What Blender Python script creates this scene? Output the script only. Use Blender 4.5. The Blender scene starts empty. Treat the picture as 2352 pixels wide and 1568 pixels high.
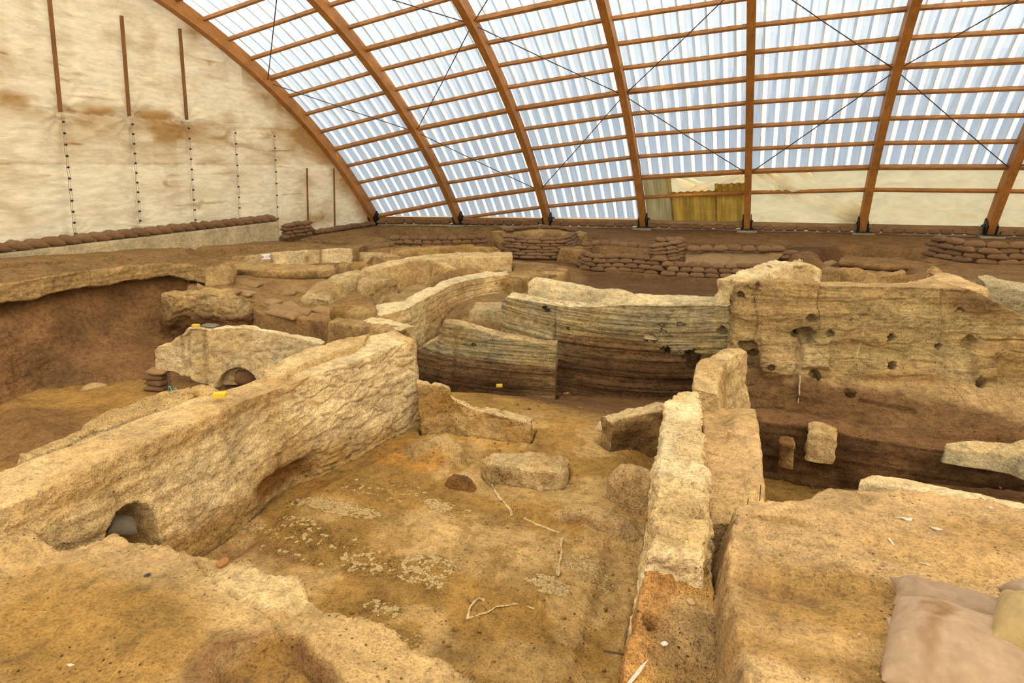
import bpy, bmesh, math, random
import numpy as np
from mathutils import Vector, Matrix

random.seed(7)
RNG = np.random.default_rng(11)
SC = bpy.context.scene
COL = SC.collection

# ---------------------------------------------------------------- camera
CAM_H = 4.0                      # eye height over the floor of the main room (z = 0)
FPX = 1478.736
CXP, CYP = 1176.0, 784.0 - 209.532
YAW, PITCH, ROLL = -0.36563829, 0.12755246, 0.00805841


def _rot(yaw, pitch, roll):
    cy, sy = math.cos(yaw), math.sin(yaw)
    cp, sp = math.cos(pitch), math.sin(pitch)
    f = np.array([sy * cp, cy * cp, -sp])
    r = np.array([cy, -sy, 0.0])
    d = np.cross(f, r)
    cr, sr = math.cos(roll), math.sin(roll)
    return np.array([r * cr + d * sr, d * cr - r * sr, f])


RC = _rot(YAW, PITCH, ROLL)


def ray(px, py):
    return RC.T @ np.array([(px - CXP) / FPX, (py - CYP) / FPX, 1.0])


def W(px, py, z):
    """Point of the place that the photograph shows at (px, py), at height z."""
    d = ray(px, py)
    return np.array([0, 0, CAM_H]) + d * ((z - CAM_H) / d[2])


def WX(px, py, x):
    d = ray(px, py)
    return np.array([0, 0, CAM_H]) + d * (x / d[0])


def WD(px, py, dist):
    """Point at horizontal distance dist from the eye."""
    d = ray(px, py)
    return np.array([0, 0, CAM_H]) + d * (dist / math.hypot(d[0], d[1]))


def hd(p):
    return math.hypot(p[0], p[1])


def make_camera():
    cd = bpy.data.cameras.new('camera')
    cd.sensor_fit = 'HORIZONTAL'
    cd.sensor_width = 36.0
    cd.lens = FPX * 36.0 / 2352.0
    cd.shift_x = 0.0
    cd.shift_y = -209.532 / 2352.0
    cd.clip_end = 400
    o = bpy.data.objects.new('camera', cd)
    COL.objects.link(o)
    r, d, f = RC
    m = Matrix(((r[0], -d[0], -f[0], 0), (r[1], -d[1], -f[1], 0), (r[2], -d[2], -f[2], CAM_H), (0, 0, 0, 1)))
    o.matrix_world = m
    SC.camera = o
    return o


# ---------------------------------------------------------------- noise
def _hash(ix, iy, iz, seed):
    h = (ix.astype(np.int64) * 374761393 + iy.astype(np.int64) * 668265263 + iz.astype(np.int64) * 2147483647 + seed * 1274126177) & 0xFFFFFFFF
    h = ((h ^ (h >> 13)) * 1274126177) & 0xFFFFFFFF
    h = (h ^ (h >> 16)) & 0xFFFFFF
    return h.astype(np.float64) / float(0xFFFFFF) * 2 - 1


def vnoise(p, seed=0):
    p = np.asarray(p, float)
    i = np.floor(p).astype(np.int64)
    f = p - i
    u = f * f * f * (f * (f * 6 - 15) + 10)
    out = 0
    for dx in (0, 1):
        wx = u[:, 0] if dx else 1 - u[:, 0]
        for dy in (0, 1):
            wy = u[:, 1] if dy else 1 - u[:, 1]
            for dz in (0, 1):
                wz = u[:, 2] if dz else 1 - u[:, 2]
                out = out + wx * wy * wz * _hash(i[:, 0] + dx, i[:, 1] + dy, i[:, 2] + dz, seed)
    return out


def fbm(p, octaves=4, seed=0, gain=0.5):
    p = np.asarray(p, float)
    a, s, out = 1.0, 0.0, np.zeros(len(p))
    for o in range(octaves):
        out += a * vnoise(p * (2.03 ** o) + o * 17.3, seed + o)
        s += a
        a *= gain
    return out / s


def ridge(p, octaves=3, seed=0):
    out, a, s = np.zeros(len(p)), 1.0, 0.0
    for o in range(octaves):
        out += a * (1 - 2 * np.abs(vnoise(p * (2.03 ** o) + o * 9.1, seed + o)))
        s += a
        a *= 0.5
    return out / s


def worley(p, seed=0):
    """Cell noise: nearest distance, second distance, random value of the nearest cell."""
    p = np.asarray(p, float)
    i = np.floor(p).astype(np.int64)
    f1 = np.full(len(p), 9.0); f2 = np.full(len(p), 9.0); rid = np.zeros(len(p))
    for dx in (-1, 0, 1):
        for dy in (-1, 0, 1):
            for dz in (-1, 0, 1):
                c = i + np.array([dx, dy, dz])
                q = np.stack([c[:, k] + 0.5 + 0.42 * _hash(c[:, 0], c[:, 1], c[:, 2], seed + k * 7 + 1) for k in range(3)], 1)
                d = np.linalg.norm(p - q, axis=1)
                r = _hash(c[:, 0], c[:, 1], c[:, 2], seed + 31)
                near = d < f1
                f2 = np.where(near, f1, np.minimum(f2, d))
                rid = np.where(near, r, rid)
                f1 = np.where(near, d, f1)
    return f1, f2, rid


def broken(P, cell, amp, crack, seed=0):
    """Relief of broken mudbrick and plaster: tilted lumps parted by cracks."""
    q = (P + 0.05 * np.stack([fbm(P * 3, 2, seed), fbm(P * 3, 2, seed + 1), fbm(P * 3, 2, seed + 2)], 1)) / np.asarray(cell)
    f1, f2, r = worley(q, seed)
    e = f2 - f1
    return amp * r * sstep(0.02, 0.18, e) - crack * (1 - sstep(0.0, 0.13, e))


def sstep(a, b, x):
    t = np.clip((x - a) / (b - a), 0, 1)
    return t * t * (3 - 2 * t)


# ---------------------------------------------------------------- objects
def setp(o, label=None, cat=None, group=None, kind=None):
    if label:
        o['label'] = label
    if cat:
        o['category'] = cat
    if group:
        o['group'] = group
    if kind:
        o['kind'] = kind
    return o


def link(name, me, parent=None, loc=None):
    o = bpy.data.objects.new(name, me)
    COL.objects.link(o)
    if loc is not None:
        o.location = loc
    if parent is not None:
        o.parent = parent
    return o


def empty(name, loc, label=None, cat=None, group=None):
    o = bpy.data.objects.new(name, None)
    o.empty_display_size = 0.2
    COL.objects.link(o)
    o.location = loc
    setp(o, label, cat, group)
    return o


def mesh_np(name, verts, quads, mat=None, cols=None, masks=None, smooth=True, tris=None):
    """Mesh from numpy arrays; cols = per-vertex albedo tint, masks = per-vertex float."""
    me = bpy.data.meshes.new(name)
    verts = np.asarray(verts, np.float32)
    quads = np.asarray(quads, np.int32)
    nq = len(quads)
    nl = nq * 4
    me.vertices.add(len(verts))
    me.vertices.foreach_set('co', verts.ravel())
    me.loops.add(nl)
    me.loops.foreach_set('vertex_index', quads.ravel())
    me.polygons.add(nq)
    me.polygons.foreach_set('loop_start', np.arange(nq, dtype=np.int32) * 4)
    me.polygons.foreach_set('loop_total', np.full(nq, 4, np.int32))
    me.polygons.foreach_set('use_smooth', np.full(nq, smooth))
    me.update(calc_edges=True)
    me.validate()
    if cols is not None:
        a = me.attributes.new('Col', 'FLOAT_COLOR', 'POINT')
        c = np.ones((len(verts), 4), np.float32)
        c[:, :3] = cols
        a.data.foreach_set('color', c.ravel())
    if masks is not None:
        a = me.attributes.new('mask', 'FLOAT', 'POINT')
        a.data.foreach_set('value', np.asarray(masks, np.float32))
    if mat is not None:
        me.materials.append(mat)
    return me


def grid_quads(nu, nv, flip=False):
    i = np.arange(nu - 1)[:, None] * nv + np.arange(nv - 1)[None, :]
    i = i.ravel()
    q = np.stack([i, i + nv, i + nv + 1, i + 1], 1)
    return q[:, ::-1] if flip else q


def resample(line, n):
    line = np.asarray(line, float)
    d = np.r_[0, np.cumsum(np.linalg.norm(np.diff(line, axis=0), axis=1))]
    t = np.linspace(0, d[-1], n)
    return np.stack([np.interp(t, d, line[:, k]) for k in range(3)], 1)


def grid_normals(G):
    du = np.gradient(G, axis=0)
    dv = np.gradient(G, axis=1)
    n = np.cross(du, dv)
    l = np.linalg.norm(n, axis=2, keepdims=True)
    return n / np.maximum(l, 1e-9)


def gsmooth(G, axis, it):
    for _ in range(it):
        a = G.copy()
        if axis == 0:
            a[1:-1] = (G[:-2] + 2 * G[1:-1] + G[2:]) / 4
        else:
            a[:, 1:-1] = (G[:, :-2] + 2 * G[:, 1:-1] + G[:, 2:]) / 4
        G = a
    return G


CAPS = []


def loft(name, lines, mat, colf, du=0.04, dv=0.035, rnd=3, usm=2, caps=(True, True), lump=0.03, lump_s=2.5, rough=0.012,
         strata=0.0, strata_s=9.0, holes=(), dispf=None, maskf=None, seed=0, parent=None, edge_chip=0.0, cap=None, skirt=0.3):
    """Earth body lofted through cross lines (front base, front top, back top, back base ...), weathered."""
    lines = [np.asarray(l, float) for l in lines]
    n = len(lines[0])
    assert all(len(l) == n for l in lines), (name, [len(l) for l in lines])
    if cap is not None:
        CAPS.append((lines[0].copy(), lines[-1].copy(), cap))
    if skirt:
        lo, hi = lines[0].copy(), lines[-1].copy()
        lo[:, 2] -= skirt; hi[:, 2] -= skirt
        lines = [lo] + lines + [hi]
    ch = np.mean([np.r_[0, np.cumsum(np.linalg.norm(np.diff(l, axis=0), axis=1))] for l in lines], axis=0)
    nu = max(6, int(ch[-1] / du))
    t = np.linspace(0, ch[-1], nu)
    L = np.stack([np.stack([np.interp(t, ch, l[:, k]) for k in range(3)], 1) for l in lines], 1)  # nu, m, 3
    L = gsmooth(L, 0, usm)
    seg = np.linalg.norm(np.diff(L, axis=1), axis=2)
    sm = seg.max(axis=0)
    cnt = np.maximum(2, (sm / dv).astype(int))
    parts = []
    for j in range(len(lines) - 1):
        s = np.linspace(0, 1, cnt[j], endpoint=False)[None, :, None]
        parts.append(L[:, j:j + 1] * (1 - s) + L[:, j + 1:j + 2] * s)
    parts.append(L[:, -1:])
    G = np.concatenate(parts, 1)
    G = gsmooth(G, 1, rnd)
    # end caps
    mid = (G + G[:, ::-1]) / 2
    wdt = np.linalg.norm(G - mid, axis=2).max()
    nc = max(3, int(wdt / dv))
    rows = [G]
    if caps[0]:
        s = np.linspace(0.0, 1, nc, endpoint=False)[:, None, None]
        rows.insert(0, mid[0:1] + (G[0:1] - mid[0:1]) * s)
    if caps[1]:
        s = np.linspace(1, 0.0, nc + 1)[1:, None, None]
        rows.append(mid[-1:] + (G[-1:] - mid[-1:]) * s)
    G = np.concatenate(rows, 0)
    G = gsmooth(G, 0, 1)
    nu, nv = G.shape[:2]
    N = grid_normals(G)
    # caps degenerate in normal -> smooth normals
    for _ in range(3):
        N = gsmooth(gsmooth(N, 0, 1), 1, 1)
        N /= np.maximum(np.linalg.norm(N, axis=2, keepdims=True), 1e-6)
    P = G.reshape(-1, 3)
    n_ = N.reshape(-1, 3)
    side = 1 - np.abs(n_[:, 2]) ** 2
    disp = lump * fbm(P * lump_s, 3, seed) + rough * fbm(P * 14, 3, seed + 5)
    if strata:
        wv = P[:, 2] + 0.05 * fbm(P * np.array([0.8, 0.8, 0.8]), 2, seed + 9)
        q = np.stack([P[:, 0] * 0.55, P[:, 1] * 0.55, wv * strata_s], 1)
        disp += strata * side * fbm(q, 3, seed + 13, 0.65)
    if edge_chip:
        disp -= edge_chip * np.clip(ridge(P * 3.1, 2, seed + 21), 0, 1) ** 2
    if dispf is not None:
        disp = disp + dispf(P, n_)
    Q = P + n_ * disp[:, None]
    hmask = np.zeros(len(P))
    for (c, r, dep) in holes:
        d = np.linalg.norm((P - np.asarray(c)), axis=1) / r
        w = 1 - sstep(0.80, 1.06, d + 0.5 * fbm(P * 9 / max(r * 6, .3), 3, seed + 3))
        Q -= n_ * (w * dep)[:, None]
        hmask = np.maximum(hmask, w)
    cols = colf(P, n_) if callable(colf) else np.tile(np.asarray(colf, float), (len(P), 1))
    m = maskf(P, n_) if maskf is not None else np.zeros(len(P))
    base = Q.mean(0)
    base[2] = Q[:, 2].min()
    me = mesh_np(name, Q - base, grid_quads(nu, nv), mat, cols, m)
    return link(name, me, parent, base)


def hit(o, px, py):
    """Point of object o that the photograph's line of sight through a pixel meets first."""
    bpy.context.view_layer.update()
    inv = o.matrix_world.inverted()
    org = inv @ Vector((0, 0, CAM_H))
    d = (inv.to_3x3() @ Vector(ray(px, py))).normalized()
    ok, loc, nrm, _ = o.ray_cast(org, d)
    if not ok:
        return None, None
    return np.array(o.matrix_world @ loc), np.array((o.matrix_world.to_3x3() @ nrm).normalized())


def drip(o, pts, w, mat, name='mortar_drip', seed=0):
    """Hardened mortar run lying on the surface of o (a part of it)."""
    pts = np.asarray(pts, float)
    d = np.r_[0, np.cumsum(np.linalg.norm(np.diff(pts, axis=0), axis=1))]
    path, nr = [], []
    for t in np.linspace(0, d[-1], max(8, int(d[-1] / 4))):
        p, n = hit(o, np.interp(t, d, pts[:, 0]) + 1.2 * math.sin(t * 0.21 + seed), np.interp(t, d, pts[:, 1]))
        if p is not None:
            path.append(p); nr.append(n)
    if len(path) < 4:
        return None
    path = np.array(path); nr = np.array(nr)
    path = gsmooth(path[:, None], 0, 3)[:, 0] - nr * (0.25 * w)
    r = 0.7 * w * (0.75 + 0.5 * fbm(np.c_[path[:, 2] * 9, path[:, 0] * 9, path[:, 1] * 0 + seed], 2, seed))
    r[0] *= 0.3; r[-1] *= 0.3
    V, q = tube_verts(path, r, 7)
    base = np.array(o.location)
    e = link(name, mesh_np(name, V - base, q, mat, np.tile((0.54, 0.40, 0.21), (len(V), 1)), np.zeros(len(V))), o)
    e['label'] = 'pale mortar drip'
    return e


def drop(line, z, off=0.0):
    """Line below `line` at height z (number or list), pushed to the right-hand side by off."""
    line = np.asarray(line, float)
    d = np.gradient(line[:, :2], axis=0)
    d /= np.linalg.norm(d, axis=1, keepdims=True)
    nrm = np.stack([d[:, 1], -d[:, 0]], 1)
    out = line.copy()
    out[:, :2] += nrm * np.asarray(off).reshape(-1, 1) if np.ndim(off) else nrm * off
    out[:, 2] = z
    return out


def side(line, off, dz=0.0):
    line = np.asarray(line, float)
    out = drop(line, 0, off)
    out[:, 2] = line[:, 2] + dz
    return out


def L(*pts):
    return np.array([W(*p) for p in pts])


# ---------------------------------------------------------------- materials
def new_mat(name):
    m = bpy.data.materials.new(name)
    m.use_nodes = True
    nt = m.node_tree
    for n in list(nt.nodes):
        nt.nodes.remove(n)
    out = nt.nodes.new('ShaderNodeOutputMaterial')
    return m, nt, out


def nd(nt, typ, **kw):
    n = nt.nodes.new(typ)
    for k, v in kw.items():
        if k.startswith('i_'):
            n.inputs[k[2:].replace('_', ' ')].default_value = v
        else:
            setattr(n, k, v)
    return n


def mixc(nt, typ, a, b, fac):
    n = nt.nodes.new('ShaderNodeMix')
    n.data_type = 'RGBA'
    n.blend_type = typ
    n.clamp_factor = True
    if isinstance(fac, (int, float)):
        n.inputs['Factor'].default_value = fac
    else:
        nt.links.new(fac, n.inputs['Factor'])
    for s, v in ((6, a), (7, b)):
        if isinstance(v, (tuple, list)):
            n.inputs[s].default_value = (*v[:3], 1)
        else:
            nt.links.new(v, n.inputs[s])
    return n.outputs[2]


def ramp(nt, fac, stops):
    n = nt.nodes.new('ShaderNodeValToRGB')
    cr = n.color_ramp
    while len(cr.elements) < len(stops):
        cr.elements.new(0.5)
    for e, (p, c) in zip(cr.elements, stops):
        e.position = p
        e.color = (c, c, c, 1) if isinstance(c, (int, float)) else (*c, 1)
    nt.links.new(fac, n.inputs['Fac'])
    return n.outputs['Color']


def noise(nt, vec, scale, detail=4, rough=0.55, dist=0.0):
    n = nd(nt, 'ShaderNodeTexNoise', i_Scale=scale, i_Detail=detail, i_Roughness=rough, i_Distortion=dist)
    nt.links.new(vec, n.inputs['Vector'])
    return n.outputs['Fac']


def bump(nt, height, strength, dist, normal=None):
    b = nd(nt, 'ShaderNodeBump', i_Strength=strength, i_Distance=dist)
    nt.links.new(height, b.inputs['Height'])
    if normal is not None:
        nt.links.new(normal, b.inputs['Normal'])
    return b.outputs['Normal']


def vscale(nt, vec, s):
    n = nd(nt, 'ShaderNodeVectorMath', operation='MULTIPLY')
    nt.links.new(vec, n.inputs[0])
    n.inputs[1].default_value = s
    return n.outputs[0]


def earth_mat(name, strata=0.0, fine=1.0, coarse=1.0, cracks=0.0, speck=0.5, dark=0.55, scale=1.0, bumpk=1.0):
    """Weathered earth: vertex tint, mottling, dark pits, pale grains, optional bedding lines and plaster cracks."""
    m, nt, out = new_mat(name)
    ln = nt.links.new
    geo = nd(nt, 'ShaderNodeNewGeometry')
    pos = geo.outputs['Position']
    at = nd(nt, 'ShaderNodeAttribute', attribute_name='Col')
    c = at.outputs['Color']
    mk = nd(nt, 'ShaderNodeAttribute', attribute_name='mask')
    n1 = noise(nt, pos, 1.7 * scale, 4, 0.6)
    n2 = noise(nt, pos, 9 * scale, 4, 0.65)
    n3 = noise(nt, pos, 45 * scale, 3, 0.7)
    c = mixc(nt, 'MULTIPLY', c, ramp(nt, n1, [(0.3, 0.74), (0.7, 1.22)]), 1.0)
    c = mixc(nt, 'MULTIPLY', c, ramp(nt, n2, [(0.3, 0.62), (0.50, 1.0), (0.72, 1.25)]), 0.9 * coarse)
    c = mixc(nt, 'MULTIPLY', c, ramp(nt, n3, [(0.3, 0.5), (0.48, 1.0), (0.72, 1.28)]), 0.85 * fine)
    h = None
    if strata:
        dz = nd(nt, 'ShaderNodeTexNoise', i_Scale=1.1, i_Detail=3.0)
        ln(pos, dz.inputs['Vector'])
        wob = nd(nt, 'ShaderNodeVectorMath', operation='ADD')
        mz = nd(nt, 'ShaderNodeCombineXYZ')
        ln(mk.outputs['Fac'], mz.inputs[2])
        sh = nd(nt, 'ShaderNodeVectorMath', operation='ADD')
        ln(pos, sh.inputs[0]); ln(mz.outputs[0], sh.inputs[1])
        ln(sh.outputs[0], wob.inputs[0]); ln(vscale(nt, dz.outputs['Color'], (0.0, 0.0, 0.24)), wob.inputs[1])
        wz = vscale(nt, wob.outputs[0], (1.3, 1.3, 12.0))
        s1 = noise(nt, wz, 1.5, 6, 0.74, 0.5)
        wz2 = vscale(nt, wob.outputs[0], (3.2, 3.2, 38.0))
        s2 = noise(nt, wz2, 1.3, 4, 0.7, 0.6)
        c = mixc(nt, 'MULTIPLY', c, ramp(nt, s1, [(0.33, 0.34), (0.45, 0.85), (0.55, 1.05), (0.7, 1.3)]), strata)
        c = mixc(nt, 'MULTIPLY', c, ramp(nt, s2, [(0.34, 0.30), (0.46, 0.95), (0.7, 1.2)]), strata * 0.8)
        nrm = bump(nt, s1, 0.8, 0.05)
        nrm = bump(nt, s2, 0.8, 0.02, nrm)
    else:
        nrm = None
    # dark pits
    vp = nd(nt, 'ShaderNodeTexVoronoi', feature='F1', i_Scale=17 * scale, i_Randomness=1.0)
    ln(pos, vp.inputs['Vector'])
    pit = ramp(nt, vp.outputs['Distance'], [(0.10, 0.0), (0.22, 1.0)])
    sel = ramp(nt, noise(nt, pos, 2.6 * scale, 3), [(0.5, 0.0), (0.62, 1.0)])
    pitf = mixc(nt, 'MIX', (1, 1, 1), pit, sel)
    c = mixc(nt, 'MULTIPLY', c, pitf, dark)
    # pale grains
    vg = nd(nt, 'ShaderNodeTexVoronoi', feature='F1', i_Scale=38 * scale, i_Randomness=1.0)
    ln(pos, vg.outputs and vg.inputs['Vector'])
    gr = ramp(nt, vg.outputs['Distance'], [(0.07, 1.0), (0.13, 0.0)])
    gs = ramp(nt, noise(nt, pos, 31 * scale, 2), [(0.60, 0.0), (0.66, 1.0)])
    gm = nd(nt, 'ShaderNodeMath', operation='MULTIPLY')
    ln(gr, gm.inputs[0]); ln(gs, gm.inputs[1])
    c = mixc(nt, 'MIX', c, (0.74, 0.66, 0.5), gm.outputs[0]) if speck else c
    hb = n2
    nrm = bump(nt, n2, 0.75 * bumpk, 0.07, nrm)
    nrm = bump(nt, n3, 0.8 * bumpk, 0.022, nrm)
    nrm = bump(nt, pitf, 0.5 * bumpk, 0.012, nrm)
    if cracks:
        dn = nd(nt, 'ShaderNodeVectorMath', operation='ADD')
        nz = nd(nt, 'ShaderNodeTexNoise', i_Scale=6.0, i_Detail=2.0)
        ln(pos, nz.inputs['Vector'])
        nzs = vscale(nt, nz.outputs['Color'], (0.08, 0.08, 0.08))
        ln(pos, dn.inputs[0]); ln(nzs, dn.inputs[1])
        vc = nd(nt, 'ShaderNodeTexVoronoi', feature='DISTANCE_TO_EDGE', i_Scale=cracks, i_Randomness=1.0)
        ln(dn.outputs[0], vc.inputs['Vector'])
        cr = ramp(nt, vc.outputs['Distance'], [(0.0, 0.0), (0.06, 1.0)])
        # plaster flakes: cells survive by random colour, limited to the mask
        vcc = nd(nt, 'ShaderNodeTexVoronoi', feature='F1', i_Scale=cracks, i_Randomness=1.0)
        ln(dn.outputs[0], vcc.inputs['Vector'])
        sep = nd(nt, 'ShaderNodeSeparateColor')
        ln(vcc.outputs['Color'], sep.inputs[0])
        add = nd(nt, 'ShaderNodeMath', operation='ADD')
        ln(mk.outputs['Fac'], add.inputs[0]); ln(sep.outputs[0], add.inputs[1])
        fl = ramp(nt, add.outputs[0], [(0.49, 0.0), (0.51, 1.0)])
        fl2 = nd(nt, 'ShaderNodeMath', operation='GREATER_THAN')
        hf = nd(nt, 'ShaderNodeMath', operation='MULTIPLY'); hf.inputs[1].default_value = 0.5
        ln(add.outputs[0], hf.inputs[0])
        ln(hf.outputs[0], fl2.inputs[0]); fl2.inputs[1].default_value = 0.62
        c = mixc(nt, 'MIX', c, mixc(nt, 'MULTIPLY', (0.50, 0.34, 0.14), ramp(nt, n3, [(0.3, 0.6), (0.6, 1.1)]), 1.0), fl2.outputs[0])
        near = ramp(nt, mk.outputs['Fac'], [(0.05, 0.0), (0.4, 1.0)])
        crm = mixc(nt, 'MIX', (1, 1, 1), cr, near)
        c = mixc(nt, 'MULTIPLY', c, crm, 0.6)
        nrm = bump(nt, crm, 0.5, 0.012, nrm)
    b = nd(nt, 'ShaderNodeBsdfPrincipled', i_Roughness=0.95)
    b.inputs['Specular IOR Level'].default_value = 0.12
    ln(c, b.inputs['Base Color'])
    ln(nrm, b.inputs['Normal'])
    ln(b.outputs[0], out.inputs[0])
    return m


def plain_mat(name, col, rough=0.7, metal=0.0, var=0.25, scale=20, bumpk=0.2, spec=0.3, stretch=None, dark=None):
    m, nt, out = new_mat(name)
    tc = nd(nt, 'ShaderNodeTexCoord')
    v = tc.outputs['Object']
    if stretch:
        v = vscale(nt, v, stretch)
    n = noise(nt, v, scale, 5, 0.6)
    c = mixc(nt, 'MULTIPLY', col, ramp(nt, n, [(0.3, 1 - var), (0.7, 1 + var)]), 1.0)
    b = nd(nt, 'ShaderNodeBsdfPrincipled', i_Roughness=rough, i_Metallic=metal)
    b.inputs['Specular IOR Level'].default_value = spec
    nt.links.new(c, b.inputs['Base Color'])
    if bumpk:
        nt.links.new(bump(nt, n, bumpk, 0.01), b.inputs['Normal'])
    nt.links.new(b.outputs[0], out.inputs[0])
    return m


def timber_mat(name, col, axis='U'):
    m, nt, out = new_mat(name)
    at = nd(nt, 'ShaderNodeUVMap')
    v = vscale(nt, at.outputs[0], (0.8, 9.0, 1.0))
    n = noise(nt, v, 3.0, 6, 0.65, 0.4)
    geo = nd(nt, 'ShaderNodeNewGeometry')
    n2 = noise(nt, geo.outputs['Position'], 1.2, 3)
    vk = nd(nt, 'ShaderNodeTexVoronoi', feature='F1', i_Scale=5.0)
    nt.links.new(geo.outputs['Position'], vk.inputs['Vector'])
    kn = ramp(nt, vk.outputs['Distance'], [(0.06, 0.35), (0.13, 1.0)])
    c = mixc(nt, 'MULTIPLY', col, ramp(nt, n, [(0.3, 0.68), (0.7, 1.25)]), 1.0)
    c = mixc(nt, 'MULTIPLY', c, ramp(nt, n2, [(0.3, 0.75), (0.7, 1.2)]), 1.0)
    c = mixc(nt, 'MULTIPLY', c, kn, 0.7)
    b = nd(nt, 'ShaderNodeBsdfPrincipled', i_Roughness=0.55)
    b.inputs['Specular IOR Level'].default_value = 0.25
    nt.links.new(c, b.inputs['Base Color'])
    nt.links.new(bump(nt, n, 0.25, 0.01), b.inputs['Normal'])
    nt.links.new(b.outputs[0], out.inputs[0])
    return m


def beam_mesh(name, path, wvec, h0, h1, updir, mat, w):
    """Rectangular bar swept along path; wvec = unit width direction, updir = per-point unit depth direction."""
    path = np.asarray(path, float)
    up = np.asarray(updir, float)
    wv = np.asarray(wvec, float)
    if wv.ndim == 1:
        wv = np.tile(wv, (len(path), 1))
    a = path + up * h0 - wv * w / 2
    b = path + up * h0 + wv * w / 2
    c = path + up * h1 + wv * w / 2
    d = path + up * h1 - wv * w / 2
    V = np.stack([a, b, c, d], 1)
    base = V.reshape(-1, 3).mean(0)
    n = len(path)
    q = []
    for i in range(n - 1):
        for j in range(4):
            k = (j + 1) % 4
            q.append((i * 4 + j, i * 4 + k, i * 4 + 4 + k, i * 4 + 4 + j))
    q.append((3, 2, 1, 0))
    e = (n - 1) * 4
    q.append((e, e + 1, e + 2, e + 3))
    me = mesh_np(name, V.reshape(-1, 3) - base, q, mat, smooth=False)
    # UV: along, across
    s = np.r_[0, np.cumsum(np.linalg.norm(np.diff(path, axis=0), axis=1))]
    uvl = me.uv_layers.new(name='UVMap')
    per = np.array([0, w, w + (h1 - h0), 2 * w + (h1 - h0)])
    vi = np.zeros(len(me.loops), np.int32)
    me.loops.foreach_get('vertex_index', vi)
    uv = np.stack([s[vi // 4], per[vi % 4]], 1).astype(np.float32)
    uvl.data.foreach_set('uv', uv.ravel())
    return me, base


def bar(name, a, b, w, h, mat, parent=None, up=(0, 0, 1)):
    a, b = np.asarray(a, float), np.asarray(b, float)
    d = (b - a) / np.linalg.norm(b - a)
    up = np.asarray(up, float)
    up = up - d * (up @ d)
    up /= np.linalg.norm(up)
    wv = np.cross(d, up)
    me, base = beam_mesh(name, [a, b], wv, -h / 2, h / 2, np.tile(up, (2, 1)), mat, w)
    return link(name, me, parent, base)


def tube_verts(path, r, k=6):
    path = np.asarray(path, float)
    t = np.gradient(path, axis=0)
    t /= np.maximum(np.linalg.norm(t, axis=1, keepdims=True), 1e-9)
    ref = np.array([0.13, 0.21, 0.97])
    s = np.cross(t, ref)
    s /= np.linalg.norm(s, axis=1, keepdims=True)
    u = np.cross(s, t)
    a = np.linspace(0, 2 * math.pi, k, endpoint=False)
    rr = np.asarray(r, float)
    rr = np.full(len(path), rr) if rr.ndim == 0 else rr
    V = path[:, None] + (s[:, None] * np.cos(a)[None, :, None] + u[:, None] * np.sin(a)[None, :, None]) * rr[:, None, None]
    n = len(path)
    q = [(i * k + j, i * k + (j + 1) % k, (i + 1) * k + (j + 1) % k, (i + 1) * k + j) for i in range(n - 1) for j in range(k)]
    return V.reshape(-1, 3), q


def tube(name, path, r, mat, parent=None, k=6):
    V, q = tube_verts(path, r, k)
    base = V.mean(0)
    return link(name, mesh_np(name, V - base, q, mat), parent, base)
# ================================================================ materials of the shelter
M = {}
M['glulam'] = timber_mat('glulam_orange', (0.46, 0.20, 0.048))
M['purlin'] = timber_mat('purlin_pine', (0.42, 0.19, 0.055))
M['batten'] = timber_mat('batten_brown', (0.22, 0.095, 0.022))
M['sill'] = timber_mat('sill_weathered', (0.30, 0.18, 0.08))
M['steel'] = plain_mat('black_steel', (0.018, 0.018, 0.018), 0.45, 0.3, 0.3, 12)
M['rod'] = plain_mat('grey_rod', (0.10, 0.10, 0.10), 0.45, 0.7, 0.2, 30)
M['concrete'] = earth_mat('weathered_concrete', dark=0.4, coarse=0.7)


def sheet_mat(name, col, trans, streak=0.0, gloss=0.06, yellow=None):
    m, nt, out = new_mat(name)
    geo = nd(nt, 'ShaderNodeNewGeometry')
    n = noise(nt, vscale(nt, geo.outputs['Position'], (6.0, 0.35, 0.35)), 1.6, 5, 0.65, 0.6)
    c = mixc(nt, 'MULTIPLY', col, ramp(nt, n, [(0.3, 1 - streak), (0.7, 1 + streak)]), 1.0)
    d = nd(nt, 'ShaderNodeBsdfDiffuse')
    t = nd(nt, 'ShaderNodeBsdfTranslucent')
    nt.links.new(c, d.inputs[0]); nt.links.new(c, t.inputs[0])
    mx = nd(nt, 'ShaderNodeMixShader'); mx.inputs[0].default_value = trans
    nt.links.new(d.outputs[0], mx.inputs[1]); nt.links.new(t.outputs[0], mx.inputs[2])
    g = nd(nt, 'ShaderNodeBsdfGlossy', i_Roughness=0.25)
    m2 = nd(nt, 'ShaderNodeMixShader'); m2.inputs[0].default_value = gloss
    nt.links.new(mx.outputs[0], m2.inputs[1]); nt.links.new(g.outputs[0], m2.inputs[2])
    nt.links.new(m2.outputs[0], out.inputs[0])
    return m


M['pan'] = sheet_mat('roof_sheet_dim_pan', (0.60, 0.69, 0.76), 0.60, 0.10)  # greyer copy of the sheet, for pans between the painted sun stripes
M['rib'] = sheet_mat('roof_sheet_sunlit_rib', (0.99, 0.98, 0.95), 0.96, 0.04, 0.02)  # whiter, more translucent copy: sunlit stripes put into the rib colour
M['lap'] = sheet_mat('roof_lap_yellowed', (0.66, 0.53, 0.27), 0.7, 0.45)


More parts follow.
